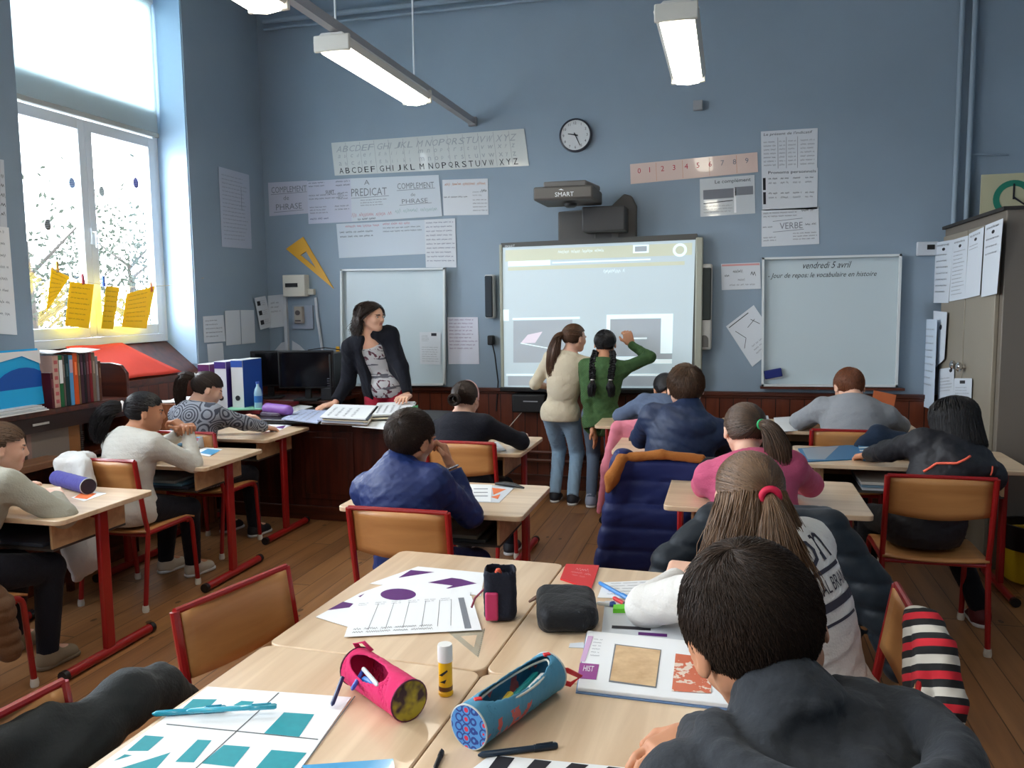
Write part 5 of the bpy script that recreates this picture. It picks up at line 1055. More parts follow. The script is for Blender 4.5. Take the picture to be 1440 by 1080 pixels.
for nm, c, w_, h_ in bkc:
    a = R(-4); t = thing('book', '%s book standing upright in the row on the bookcase' % nm, 'book', (-3.76, y+w_/2, 1.001), group='books in the row on the bookcase'); cm = mat('book_'+nm.replace(' ', '_'), c, .5)
    MB().box((0, 0, h_/2), (.20, w_, h_)).build('cover', cm, t, bevel=.002); MB().box((-.004, 0, h_/2+.001), (.194, w_*.7, h_-.0)).build('pages', PAPER2, t)
    m = MB()
    if nm == 'green and white': m.box((.101, 0, h_*.68), (.002, w_*.9, h_*.45)); mm = PAPER
    elif nm == 'pale pink':
        for k in range(6): m.box((.101, 0, h_*(.12+k*.15)), (.002, w_*.5, h_*.07))
        mm = mat('pinkish_title', (186, 92, 96), .6)
    elif nm == 'light blue': m.box((.101, 0, h_*.78), (.002, w_*.8, h_*.26)); mm = mat('reddish_label', (206, 170, 180), .6)
    else: m.box((.101, 0, h_*.7), (.002, w_*.4, h_*.25)); mm = mat('spine_title_'+nm.replace(' ', '_'), tuple(min(255, k+50) for k in c), .6)
    m.build('spine_title', mm, t); y += w_+.0015
wp = MB().grid(lambda u, v: (-3.86+u*.22, 3.74+v*.36, 1.312+.008*math.sin(v*7)+.004*math.sin(u*5)), 6, 12, .002).build('loose_paper', PAPER, smooth='all'); tag(wp, 'white sheet lying across the tops of the upright books', 'paper')
# big blue picture book leaning and flat ones
t = thing('picture_book', 'large bright blue picture book leaning at the left end of the bookcase', 'book', (-3.72, 3.50, 1.03)); b = MB().box((0, 0, .155), (.02, .44, .31), M=Matrix.Rotation(R(-4), 3, 'Y')).build('cover', mat('cyan_cover', (30, 172, 232), .35), t)
m = MB(); m.add([(.012, .22, .30), (.012, .22, .225), (.012, .10, .275), (.012, -.22, .22), (.012, -.22, .30)], [(0, 1, 2, 3, 4)]); m.build('white_area', PAPER, b)
m = MB(); pts = [(.014+.0, .22*math.cos(R(a))*1.1+.10, .21*math.sin(R(a))) for a in range(0, 181, 12)]; pts = [(p[0], min(p[1], .219), p[2]+.002) for p in pts]; m.add(pts, [tuple(range(len(pts)))]); m.build('deep_blue_shape', mat('deep_blue', (22, 84, 176), .35), b)
for k in range(4): tag(MB().box((0, 0, .004), (.24-.01*k, .42-.02*k, .007)).build('exercise_book', (PAPER, PAPER2)[k % 2], loc=(-3.74, 3.46, 1.0015+k*.0085), bevel=.001), 'thin exercise book in the flat pile under the blue picture book, %s' % ('lowest', 'second from below', 'third from below', 'topmost')[k], 'book', 'flat exercise books on the bookcase')
# compartment contents
t = thing('storage_box', 'greyish storage box in the open compartment of the bookcase', 'box', (-3.80, 3.72, .7135)); MB().box((0, 0, .095), (.22, .30, .18)).build('box_body', mat('greybrown_box', (128, 116, 108), .7), t, bevel=.003); MB().box((.112, -.135, .095), (.004, .03, .18)).build('edge_strip', mat('pinkbrown_strip', (150, 120, 112), .7), t)
tag(MB().box((0, 0, .1), (.20, .09, .20)).build('box_file', mat('ochre_box', (150, 100, 56), .6), loc=(-3.80, 3.92, .7135), bevel=.003), 'ochre box file beside the greyish box in the bookcase', 'box')
t = thing('spiral_notebook', 'dark spiral notebook standing at the end of the bookcase compartment', 'notebook', (-3.79, 3.985, .7135)); MB().box((0, 0, .1), (.16, .02, .20)).build('cover', mat('dark_notebook', (50, 48, 48), .5), t); m = MB()
for k in range(9): m.tube([(.082+.008*math.cos(a), .012*math.sin(a), .02+k*.012) for a in np.linspace(0, 6.28, 9)], .0015, 5)
m.build('spiral', mat('silver_wire', (170, 170, 170), .3, 1), t)
t = thing('wooden_crate', 'wooden box with white papers on it, behind the girl in the white cardigan', 'box', (-3.72, 4.92, 0)); MB().box((0, 0, .45), (.26, .34, .90)).build('crate_body', wood('slatted_wood', (120, 66, 38), (160, 98, 62), .5, 2), t, bevel=.004); m = MB()
for k in range(5): m.box((.131, -.14+k*.07, .45), (.003, .006, .88))
m.build('groove', DARKWOOD, t)
tag(MB().grid(lambda u, v: (-3.84+u*.25, 4.76+v*.32, .905+.012*u*u+.006*math.sin(v*8)), 6, 8, .004).build('paper_pile', PAPER, smooth='all'), 'curled white papers on top of the wooden box', 'paper')
# ---------------------------------------------------------------- clothes and people
def cloth(name, c, rough=.85, pat=None, bump=.25, bscale=140, **k):
    m = mat(name, c, rough, bump=bump, bscale=bscale, var=.10, vscale=5, sheen=.06, spec=.25); return m
SK_L = skin_mat('light_skin', (222, 172, 146)); SK_T = skin_mat('tan_skin', (196, 140, 108)); SK_F = skin_mat('fair_skin', (226, 180, 156))
DENIM = cloth('light_denim', (136, 162, 184), bump=.3); DARKT = cloth('dark_trousers', (26, 28, 38)); GREYJ = cloth('grey_denim', (92, 104, 122))
def knit_mat(name, c1, c2, f=130, kind='knit'):
    g = N(name); x, y, z = g.xyz()
    a = g.math('SINE', g.math('MULTIPLY', z, f)); nz = g.n('TexNoise', {'Vector': g.tc, 'Scale': 40.0}).outputs[0]; b = g.math('SINE', g.math('MULTIPLY_ADD', g.math('ADD', x, g.math('MULTIPLY', y, .6)), f*1.3, g.math('MULTIPLY', nz, 2)))
    h = g.math('MULTIPLY', a, b); f_ = g.math('MULTIPLY_ADD', h, .5, .5)
    return g.out(g.mix(g.math('MULTIPLY', f_, nz), c1, c2), .9, f_, .25, .002)
def medallion_mat(name):
    g = N(name); v = g.n('TexVoronoi', {'Vector': g.tc, 'Scale': 9.0, 'Randomness': .3}).outputs[0]; r = g.math('SINE', g.math('MULTIPLY', v, 40)); n = g.n('TexNoise', {'Vector': g.tc, 'Scale': 60.0}).outputs[0]
    f = g.math('GREATER_THAN', g.math('ADD', r, g.math('MULTIPLY', n, .9)), .62)
    return g.out(g.mix(f, (150, 156, 168), (66, 70, 84)), .85)
def tshirt_mat(name):
    g = N(name); n = g.n('TexNoise', {'Vector': g.tc, 'Scale': 9.0, 'Detail': 3.0, 'Distortion': 2.0}).outputs[0]; x, y, z = g.xyz(); n2 = g.n('TexNoise', {'Vector': g.n('CombineXYZ', {0: g.math('MULTIPLY', x, 6), 1: g.math('MULTIPLY', y, 6), 2: g.math('MULTIPLY', z, 40)}).outputs[0], 'Scale': 1.0, 'Detail': 2.0}).outputs[0]
    c = g.mix(g.math('GREATER_THAN', n, .58), (176, 174, 176), (84, 42, 56)); return g.out(g.mix(g.math('GREATER_THAN', n2, .60), c, (84, 84, 92)), .85)
HB = hair_mat('dark_brown_hair', (20, 14, 12), (58, 42, 34)); HK = hair_mat('black_hair', (8, 8, 10), (34, 32, 36)); HM_ = hair_mat('mid_brown_hair', (46, 33, 25), (108, 80, 58)); HG = hair_mat('ginger_hair', (82, 44, 26), (146, 88, 56)); HLB = hair_mat('light_brown_hair', (56, 42, 32), (134, 102, 74)); HS = hair_mat('short_brown_black_hair', (24, 17, 14), (64, 47, 38))
SHOE_D = mat('dark_shoe', (34, 36, 44), .6); SOLE_W = mat('white_sole', (205, 205, 205), .6); SHOE_B = mat('beige_suede', (140, 124, 100), .85); SHOE_G = mat('grey_shoe', (150, 156, 176), .6)
msk = lambda **k: (lambda d: hmask(d, **k))
def V3(p): return np.array(tuple(p), float)
def h2w(i, x, y, z): c, Rm, H = i['fr']; return c+Rm@(np.array([x, y, z])*H)

# --- pupil at the left photo edge
def hr(i):
    h = Hair(i['fr'], 21, .0022).base(msk(fringe=.3), 1.0); h.to_tie(1500, (-.2, -.9, -.1), msk(fringe=.22), .03); h.tail([h2w(i, -.05, -.52, .05), h2w(i, -.1, -.62, -.2), h2w(i, -.1, -.55, -.7)], [.022, .03, .012], 260)
    h.make(HM_, i['body'], i['org'])
person('child in a beige-grey sweater leaning on the desk at the left photo edge', (-3.00, 2.50, .53), onx(3, 630, -2.98), yaw=-8, hyaw=-40, hpitch=8, handL=(-3.05, 2.86, .735), handR=(-2.86, 2.90, .735), elbL=(-3.3, 2.7, .7), elbR=(-2.7, 2.72, .72), curlL=.4, curlR=.6,
       footR=(-2.86, 2.80), footL=(-3.15, 2.9), skin=SK_F, top=cloth('beige_grey_knit', (166, 164, 150)), bottom=DARKT, shoes=(SHOE_B, mat('beige_sole', (120, 104, 84), .7)), hair=hr, seed=1, loose=.02, fat=1.05)
# --- girl in white cardigan
def hr(i):
    h = Hair(i['fr'], 22, .002).base(msk(fringe=.3), 1.0); tie = h2w(i, -.12, -.50, .14); h.to_tie(2200, (-.25, -.95, .05), msk(fringe=.25), .04)
    h.tail([tie, tie+V3((-.06, -.05, .0)), tie+V3((-.12, -.07, -.09)), tie+V3((-.13, -.06, -.19))], [.02, .045, .05, .022], 620, .010); h.make(HK, i['body'], i['org'])
    ring(i, tie+V3((-.01, -.01, 0)), (-.5, -.8, 0), .022, .008, mat('white_scrunchie', (214, 208, 204), .7))
person('girl in a white cardigan with a bushy black ponytail, chin on her folded hands', (-3.06, 3.58, .53), ony(205, 580, 3.70), yaw=-15, hyaw=-50, hpitch=6, handR=(-2.90, 3.88, .875), handL=(-2.94, 3.90, .865), elbR=(-2.80, 3.84, .72), elbL=(-3.15, 3.95, .72), hdR=(-.5, -.1, .4), hdL=(.4, -.3, .3), curlR=1.3, curlL=1.2,
       footR=(-3.0, 4.0), footL=(-3.2, 4.02), skin=SK_T, top=cloth('white_cardigan', (206, 204, 196)), bottom=DARKT, shoes=(mat('cream_shoe', (196, 186, 168), .7), SOLE_W), hair=hr, seed=2, loose=.02, fold=.006)
# --- girl in patterned sweater
def hr(i):
    h = Hair(i['fr'], 23, .0022).base(msk(fringe=.22), 1.0); tie = h2w(i, -.05, -.50, .25); h.to_tie(1800, (-.1, -.92, .35), msk(fringe=.15), .05)
    h.tail([tie, tie+V3((-.05, -.04, .02)), tie+V3((-.08, -.05, -.08)), tie+V3((-.07, -.04, -.24))], [.02, .035, .04, .02], 420, .008); h.make(HB, i['body'], i['org'])
    ring(i, tie, (-.5, -.8, .2), .018, .007, mat('white_scrunchie', (214, 208, 204), .7))
person('girl in a grey sweater printed with round medallions, writing at the far left desk', (-3.24, 4.42, .53), ony(292, 548, 4.52), yaw=-12, hyaw=-48, hpitch=22, handR=(-3.02, 4.86, .74), handL=(-3.2, 4.80, .80), elbR=(-2.92, 4.62, .73), elbL=(-3.42, 4.72, .73),
       footR=(-3.1, 4.8), footL=(-3.35, 4.85), skin=SK_F, top=medallion_mat('medallion_knit'), bottom=DARKT, shoes=(SHOE_D, SOLE_W), hair=hr, seed=3, loose=.022)
# --- teacher
def hr(i):
    h = Hair(i['fr'], 24, .0026).base(msk(fringe=.40, side=-.3), 1.08)
    h.fall(2600, (0, .3, 1), msk(fringe=.40), -.50, bulge=.36, wave=.06, spread=.07, zr=.14, fy=-.14, back=-.05); h.make(HB, i['body'], i['org'])
def cardi(v, d): v.cone(d['nb']-d['rt']*.09, d['nb']+d['rt']*.09, .02, .02, .03)
pT = (-2.66, 6.06, .90); hT = ony(523, 446, 5.98)
T_ = person('dark-haired woman in a black cardigan over a printed top, standing at the desk', pT, hT, yaw=195, fat=.93, sh_yaw=200, hyaw=258, hpitch=2, s=1.16, H=.222, standing=True, shd=.145, handL=(-2.40, 5.90, .80), handR=(-2.98, 5.80, .79), elbL=(-2.30, 6.6, .9), elbR=(-3.0, 6.8, .9), hdL=(.1, -1, -.1), hdR=(-.5, -1, -.15), curlL=.25, curlR=.15,
       skin=SK_L, top=tshirt_mat('printed_tshirt'), tops='printed_top', sleeve=(.02, .02), bottom=cloth('crimson_trousers', (150, 28, 48)), shoes=(SHOE_D, SHOE_D), hair=hr, neckline=-.05, loose=.010, hem=-.07, seed=4, fold=.005, vox=.0055)
def cardigan(i, m):
    org = i['org']; pel, chest, TM, s = i['pel'], i['chest'], i['TM'], i['s']; lo = pel+np.array([-.5, -.5, -.35]); hi = pel+np.array([.5, .5, .75]); v = Vol(lo, hi, .006); nb, sp, fw, rt = i['nb'], i['sp'], i['fw'], i['rt']; pad = .024
    B = rotm(195); mid = (pel+chest)/2
    v.ell(pel, np.array([.145, .12, .14])*s+pad, B, .05); v.ell(mid, np.array([.13, .10, .16])*s+pad, TM, .05); v.ell(chest, np.array([.142, .105, .15])*s+pad, TM, .05)
    sc = nb-sp*.045*s; v.cone(sc-rt*.14*s, sc+rt*.14*s, .048*s+pad*.8, .048*s+pad*.8, .04)
    for k in 'LR':
        el, ha, S0 = i['hands'][k]; v.cone(S0, el, .048*s+pad*.7, .038*s+pad*.7, .03); v.cone(el, ha-(ha-el)*.06, .038*s+pad*.7, .028*s+pad*.5, .02)
    # open front: wedge cut out
    c = pel+fw*.17; c2 = nb+fw*.14-sp*.02; v.path([pel-sp*.25+fw*.20, c, mid+fw*.17, chest+fw*.155, c2, c2+sp*.1], [.15, .13, .115, .095, .07, .07], .01, 'sub'); v.cone(nb, nb+sp*.14, .06*s, .08*s, .01, 'sub')
    v.noise(.006, 28, 3, (1, 1, 1.4)); v.cut(pel+np.array([0, 0, -.13*s]), (0, 0, -1))
    for k in 'LR': el, ha, S0 = i['hands'][k]; v.cutball(el+(ha-el)*.93, ha-el, .08)
    V, F = v.mesh(org); npmesh('cardigan', V, F, m, i['body'])
cardigan(T_, cloth('black_cardigan', (18, 20, 30), bump=.15))
# --- boy in blue with watch
def hr(i): Hair(i['fr'], 25, .0017).base(msk(fringe=.3, nape=-.8), .985).short(7500, (.1, -.75, .62), msk(fringe=.3, nape=-.82), L=.30, lift=.02, rag=.05).make(HS, i['body'], i['org'])
def collar(r=.026, up=.02):
    def f(v, d):
        c = d['nb']+d['sp']*up; n = 14; P = [c+d['rt']*.066*math.cos(a)+d['fw']*.062*math.sin(a) for a in np.linspace(0, 2*math.pi, n)]
        for a, b in zip(P[:-1], P[1:]): v.cone(a, b, r*.55, r*.55, .012); v.cone(a+d['sp']*.03, b+d['sp']*.03, r*.45, r*.45, .012)
    return f
def hood(v, d):
    c = d['nb']-d['fw']*.06-d['sp']*.02; n = 16
    P = [c+d['rt']*.10*math.cos(a)+(-d['fw'])*(.075*math.sin(a))-d['sp']*(.04*math.sin(a)**2) for a in np.linspace(-.5, math.pi+.5, n)]
    v.path(P, [.022+.014*math.sin(math.pi*k/(n-1)) for k in range(n)], .03); v.ell(c-d['fw']*.045-d['sp']*.06, (.085, .035, .075), np.stack([d['rt'], d['fw'], d['sp']], 1), .03)
i4 = person('boy in a blue tracksuit top propping his head on his right hand', (-1.20, 2.98, .54), ony(577, 617, 3.04), yaw=-4, sh_yaw=-8, hyaw=-20, hpitch=6, hroll=8, H=.232, handR=ony(634, 655, 3.12), handL=(-1.3, 3.34, .74), elbR=(-.98, 3.32, .70), elbL=(-1.42, 3.2, .70), hdR=(-.35, .1, .9), pnR=(-.8, -.2, .1), curlR=1.3,
       footR=(-1.0, 3.3), footL=(-1.36, 3.3), skin=SK_T, top=mat('royal_blue_nylon', (25, 44, 98), .5, bump=.1, bscale=60), bottom=cloth('navy_trousers', (22, 34, 84)), shoes=(SHOE_D, SOLE_W), hair=hr, hoodfn=collar(.03, .015), fold=.008, loose=.022, seed=5, fat=1.03, vox=.005, sleeve=(1.0, .93))
w = i4['hands']['R']; ring(i4, w[1]-(w[1]-w[0])*.04, w[1]-w[0], .027, .005, mat('silver_watch', (190, 190, 196), .25, .9), 'watch')
# --- girl in black with bun
def hr(i):
    h = Hair(i['fr'], 26, .0022).base(msk(fringe=.4), .99); bc = h2w(i, -.08, -.52, -.08); h.to_tie(1500, (-.1, -.95, -.15), msk(fringe=.4), .02); rs = h.rs; P = []
    for k in range(240):
        a = rs.uniform(0, 6.28); r_ = .024+.012*rs.uniform(); t = np.linspace(a, a+3.2, 10); y_ = rs.normal()*.012; P.append(bc+np.stack([r_*np.cos(t), np.full(10, y_-.01), r_*np.sin(t)], 1))
    h.parts.append(strands(np.array(P), .0024, .0024, 5)); h.make(HB, i['body'], i['org'])
i5 = person('girl in a black top with a low bun and a pink hairband', (-1.46, 4.42, .53), ony(655, 562, 4.56), yaw=-6, hyaw=-8, hpitch=16, handR=(-1.22, 4.80, .74), handL=(-1.62, 4.80, .74), elbR=(-1.13, 4.58, .73), elbL=(-1.80, 4.65, .72),
       footR=(-1.3, 4.8), footL=(-1.6, 4.8), skin=SK_F, top=cloth('black_knit', (22, 24, 34)), bottom=DARKT, shoes=(SHOE_D, SOLE_W), hair=hr, seed=6, loose=.02)
mb = MB(); c, Rm, H = i5['fr']; mb.tube([Vector(c+Rm@(np.array([.40*math.cos(a), -.02-.0*a, .10+.45*math.sin(a)])*H)-i5['org']) for a in np.linspace(-.3, math.pi+.3, 24)], .005, 6, flat=2); mb.build('hairband', mat('pale_pink_band', (206, 160, 156), .5), i5['body'], smooth='all')
# --- standing girl in cream
def hr(i):
    h = Hair(i['fr'], 27, .0026).base(msk(fringe=.4, nape=-.6), .99); tie = h2w(i, -.14, -.50, .16); h.to_tie(1500, (-.3, -.9, .12), msk(fringe=.4), .03)
    h.tail([tie, tie+V3((-.03, -.04, -.02)), tie+V3((-.06, -.05, -.14)), tie+V3((-.07, -.04, -.28)), tie+V3((-.035, -.04, -.40))], [.016, .034, .052, .048, .012], 620, .006); h.make(HLB_, i['body'], i['org']); ring(i, tie, (-.4, -.8, .2), .016, .005, mat('dark_tie', (40, 20, 22), .7))
HLB_ = hair_mat('chestnut_hair', (52, 34, 26), (112, 82, 62))
person('girl in a cream top and light jeans with a long ponytail, standing', (-1.25, 6.14, .72), ony(808, 476, 6.16), yaw=-3, hyaw=-38, hpitch=3, s=1.0, H=.205, standing=True, handL=(-1.36, 6.34, .88), handR=(-1.12, 6.34, .88), elbL=(-1.47, 6.15, .9), elbR=(-1.0, 6.15, .9), footL=(-1.30, 6.16), footR=(-1.15, 6.10),
       skin=SK_F, top=cloth('cream_sweatshirt', (208, 196, 172)), sleeve=(.12, .12), bottom=DENIM, shoes=(SHOE_D, SOLE_W), hair=hr, hem=-.07, loose=.018, fold=.007, seed=7, fat=.92, trou_fold=.006)
# --- standing girl in green
def hr(i):
    h = Hair(i['fr'], 28, .0026).base(msk(fringe=.4, nape=-.8), 1.0); h.to_tie(900, (-.75, -.55, -.35), lambda d: hmask(d) & (d[:, 0] < 0), .02); h.to_tie(900, (.75, -.55, -.35), lambda d: hmask(d) & (d[:, 0] >= 0), .02)
    for sd in (-1, 1):
        a = h2w(i, sd*.30, -.30, -.25); P = [a, a+V3((sd*.012, -.06, -.06)), a+V3((sd*.01, -.115, -.14)), a+V3((sd*.005, -.135, -.20))]; h.braid(P, .020); h.tail([P[-1], P[-1]+V3((0, -.008, -.05)), P[-1]+V3((sd*.01, -.005, -.13))], [.008, .034, .022], 200, .004)
    h.make(HK, i['body'], i['org'])
    for sd in (-1, 1): a = h2w(i, sd*.30, -.30, -.25)+V3((sd*.005, -.135, -.20)); ring(i, a, (0, 0, 1), .012, .004, mat('white_scrunchie', (214, 208, 204), .7))
person('standing girl in a long green knit sweater with two black braids', (-.925, 6.08, .72), ony(851, 484, 6.12), yaw=4, hyaw=2, hpitch=2, s=1.0, H=.205, standing=True, handL=tuple(ony(834, 603, 6.0)), handR=ony(886, 484, 6.32), elbL=(-1.12, 5.9, .85), elbR=(-.62, 6.1, 1.06), hdR=(-.25, .3, .85), pnR=(-.3, .9, 0), curlR=1.0, curlL=.3, footL=(-1.0, 6.06), footR=(-.86, 6.05),
       skin=SK_T, top=knit_mat('green_melange_knit', (42, 76, 42), (96, 128, 74), 420), bottom=GREYJ, shoes=(SHOE_G, SOLE_W), hair=hr, hem=-.17, loose=.015, fat=.92, fold=.006, seed=8, trou_fold=.003, pleg=.004)
# --- pupil in grey-blue with braid
def hr(i):
    h = Hair(i['fr'], 29, .0024).base(msk(fringe=.4, nape=-.7), 1.0); h.to_tie(1300, (.1, -.9, -.35), msk(fringe=.4), .02); a = h2w(i, .06, -.46, -.22); P = [a, a+V3((.01, -.03, -.06)), a+V3((.015, -.04, -.11))]; h.braid(P, .022, turns=6); h.tail([P[-1], P[-1]+V3((0, -.005, -.05)), P[-1]+V3((0, .0, -.11))], [.01, .024, .01], 160); h.make(HK, i['body'], i['org']); ring(i, P[-1], (0, 0, 1), .014, .006, mat('red_tie', (190, 30, 52), .6))
person('pupil in a grey-blue top with a black braid, bent over the front desk', (-.50, 5.38, .53), ony(936, 548, 5.66), yaw=0, hyaw=12, hpitch=30, hroll=-6, handL=(-.62, 5.86, .74), handR=(-.30, 5.86, .74), elbL=(-.86, 5.62, .73), elbR=(-.18, 5.62, .73),
       footR=(-.36, 5.74), footL=(-.62, 5.74), skin=SK_T, top=cloth('grey_blue_cotton', (92, 106, 132)), bottom=DARKT, shoes=(SHOE_D, SOLE_W), hair=hr, seed=9, loose=.022, fold=.006)
# --- boy in navy
def hr(i): Hair(i['fr'], 30, .002).base(msk(fringe=.3, nape=-.8), 1.0).short(5200, (.15, -.55, .82), msk(fringe=.25, nape=-.82), L=.55, lift=.06, rag=.05, spin=.8).make(HM_, i['body'], i['org'])
person('boy in a navy hooded jacket with brown hair, sitting above the navy quilted coat', (-.30, 4.25, .54), ony(964, 546, 4.40), yaw=2, sh_yaw=4, hyaw=14, hpitch=6, H=.238, s=1.06, handL=(-.42, 4.72, .74), handR=(-.14, 4.74, .74), elbL=(-.60, 4.5, .73), elbR=(.03, 4.5, .73),
       footR=(-.14, 4.6), footL=(-.44, 4.6), skin=SK_F, top=mat('navy_nylon', (30, 46, 78), .55, bump=.1, bscale=50), bottom=DARKT, shoes=(SHOE_D, SOLE_W), hair=hr, hoodfn=hood, seed=10, fold=.008, loose=.024, fat=1.06)
# --- pupil in pink
def hr(i):
    h = Hair(i['fr'], 31, .0019).base(msk(fringe=.4, nape=-.7), 1.0); tie = h2w(i, .20, -.50, .08); h.to_tie(3200, (.42, -.88, .05), msk(fringe=.4), .035)
    h.tail([tie, tie+V3((.03, -.03, -.0)), tie+V3((.065, -.045, -.08)), tie+V3((.075, -.03, -.20)), tie+V3((.085, -.01, -.30))], [.016, .036, .052, .045, .02], 900, .007); h.make(hair_mat('soft_brown_hair', (38, 30, 26), (104, 80, 62)), i['body'], i['org']); ring(i, tie, (.6, -.8, 0), .017, .006, mat('green_tie', (60, 190, 120), .5))
person('girl in a pink sweater with a side ponytail held by a green tie', (.15, 3.32, .53), ony(1047, 606, 3.52), yaw=2, hyaw=12, hpitch=14, H=.216, handL=(.06, 3.80, .735), handR=(.24, 3.82, .735), elbL=(-.235, 3.62, .725), elbR=(.50, 3.64, .725),
       footR=(.28, 3.7), footL=(.0, 3.7), skin=SK_F, top=cloth('pink_sweater', (196, 88, 122)), bottom=DARKT, shoes=(SHOE_D, SOLE_W), hair=hr, seed=11, loose=.024, fold=.005, fat=1.05, vox=.0055)
# --- girl with half ponytail, white printed top
def hr(i):
    h = Hair(i['fr'], 32, .0015).base(msk(fringe=.45, nape=-.8), 1.0); tie = h2w(i, .10, -.54, -.02); up = lambda d: hmask(d, nape=-.7) & (d[:, 2] > -.30)
    h.to_tie(7500, (.2, -.95, -.22), up, .06); h.fall(3800, (0, .3, 1), lambda d: hmask(d, nape=-.75) & (d[:, 2] < -.12) & (d[:, 1] < .45), -1.15, bulge=.08, wave=.06, spread=.42, back=-.08, zr=.25)
    h.tail([tie, tie+V3((.01, -.03, -.03)), tie+V3((.02, -.06, -.12)), tie+V3((.06, -.06, -.22)), tie+V3((.10, -.03, -.31))], [.014, .030, .055, .075, .05], 1500, .012)
    h.make(HLB, i['body'], i['org']); ring(i, tie+V3((0, -.008, 0)), (.1, -1, -.2), .021, .009, mat('raspberry_tie', (206, 30, 70), .6))
i9 = person('girl with long half-up hair and a raspberry tie, in a white printed top', (.25, 2.10, .53), ony(1053, 700, 2.24), yaw=58, sh_yaw=48, hyaw=14, hpitch=18, hroll=0, H=.222, s=1.02, handL=tuple(onz(952, 818, .75)), handR=(-.07, 2.44, .735), elbL=(-.28, 2.0, .735), elbR=(.22, 2.5, .74), hdL=(.1, .9, .25), curlL=.9, hdR=(-.6, .6, -.1),
       footL=(-.05, 1.9), footR=(0, 2.15), skin=SK_F, top=cloth('white_printed_cotton', (214, 212, 208)), bottom=DARKT, shoes=(SHOE_D, SOLE_W), hair=hr, seed=12, loose=.026, fold=.006, vox=.0045, fat=1.04)
# lettering on the back of the white top
def on_back(i, txts, m, name='shirt_print'):
    b = i['body']; tp_ = [c for c in b.children if c.name.startswith('sweater')][0]; me = tp_.data; from mathutils.bvhtree import BVHTree
    bv = BVHTree.FromPolygons([v.co for v in me.vertices], [tuple(p.vertices) for p in me.polygons]); fw, rt, sp = [Vector(i[k]) for k in ('fw', 'rt', 'sp')]; base = Vector(i['chest']-i['org']); mb = MB()
    def put(u, v):
        o = base+rt*u+sp*v-fw*.6; hit = bv.ray_cast(o, fw); return (hit[0]-fw*.0025) if hit[0] else o+fw*.5
    for kind, a in txts:
        if kind == 't':
            t, u, v, h, w = a; vv, ff = glyphs(t); mn = vv.min(0); mx = vv.max(0); mb.add([put(u+(p[0]-mn[0])/(mx[0]-mn[0])*w, v+(p[1]-mn[1])/(mx[1]-mn[1])*h) for p in vv], ff)
        else:
            u0, v0, u1, v1 = a; n = 14; P = [[put(u0+(u1-u0)*k/n, z) for k in range(n+1)] for z in (v0, v1)]; mb.add(P[0]+P[1], [(k, k+1, n+2+k, n+1+k) for k in range(n)])
    return mb.build(name, m, b, fix=False)
on_back(i9, [('t', ('on', -.02, .045, .07, .13)), ('r', (-.11, .022, .12, .032)), ('t', ('ORIGINAL BRAND', -.12, -.025, .034, .26)), ('r', (-.11, -.062, .13, -.042)), ('r', (-.08, -.095, .09, -.088))], mat('shirt_print_dark', (52, 52, 66), .8))
# --- ginger boy
def hr(i): Hair(i['fr'], 33, .0022).base(msk(fringe=.3, nape=-.8), .97).short(4200, (.1, -.6, .78), msk(fringe=.3, nape=-.82), L=.24, lift=.012, rag=.03).make(HG, i['body'], i['org'])
person('ginger boy in a pale grey sweater bent over his desk under the right whiteboard', (.72, 5.28, .54), ony(1194, 545, 5.52), yaw=0, hyaw=14, hpitch=32, H=.232, s=1.08, handL=(.56, 5.82, .74), handR=(.94, 5.82, .74), elbL=(.36, 5.60, .735), elbR=(1.12, 5.60, .735),
       footR=(.86, 5.65), footL=(.58, 5.65), skin=SK_F, top=cloth('pale_grey_sweater', (146, 150, 156)), bottom=DARKT, shoes=(SHOE_D, SOLE_W), hair=hr, seed=13, loose=.024, fold=.006, fat=1.12)
# --- girl in black hooded top
def hr(i):
    h = Hair(i['fr'], 34, .002).base(msk(fringe=.5, nape=-.85), 1.05); h.fall(4800, (0, .3, 1), msk(fringe=.5, nape=-.9), -.56, bulge=.20, wave=.008, spread=.05, back=-.03, zr=.05); h.make(HK, i['body'], i['org'])
def hood12(v, d): hood(v, d)
i12 = person('girl in a black hooded top with orange piping, at the wide right desk', (.88, 4.06, .54), ony(1341, 594, 4.20), yaw=4, hyaw=10, hpitch=22, H=.225, s=1.06, handL=(.70, 4.56, .74), handR=(1.12, 4.56, .74), elbL=(.58, 4.32, .735), elbR=(1.16, 4.34, .735), footR=(1.18, 4.22), footL=(.66, 4.35),
       skin=SK_T, top=mat('black_sport_fabric', (30, 31, 38), .6, bump=.1, bscale=60), bottom=cloth('black_leggings', (18, 18, 22)), shoes=(mat('dark_red_shoe', (84, 20, 26), .6), SOLE_W), hair=hr, hoodfn=hood12, seed=14, loose=.022, fold=.007, fat=1.02)
def stripe_on(i, pts, r, m, name, child='sweater', parent=None):
    """piping laid on the garment: points given in back coordinates (right, up)"""
    b = i['body']; me = [c for c in b.children if c.name.startswith(child)][0].data; from mathutils.bvhtree import BVHTree
    bv = BVHTree.FromPolygons([v.co for v in me.vertices], [tuple(p.vertices) for p in me.polygons]); fw, rt, sp = [Vector(i[k]) for k in ('fw', 'rt', 'sp')]; base = Vector(i['chest']-i['org']); P = []
    for k in range(len(pts)-1):
        for t in np.linspace(0, 1, 6)[:(6 if k == len(pts)-2 else 5)]:
            u = pts[k][0]*(1-t)+pts[k+1][0]*t; v = pts[k][1]*(1-t)+pts[k+1][1]*t; h = bv.ray_cast(base+rt*u+sp*v-fw*.7, fw)
            if h[0]: P.append(h[0]-fw*.002)
    return MB().tube(P, r, 6, flat=1).build(name, m, b, smooth='all') if len(P) > 2 else None
OR_ = mat('neon_orange', (255, 110, 84), .6)
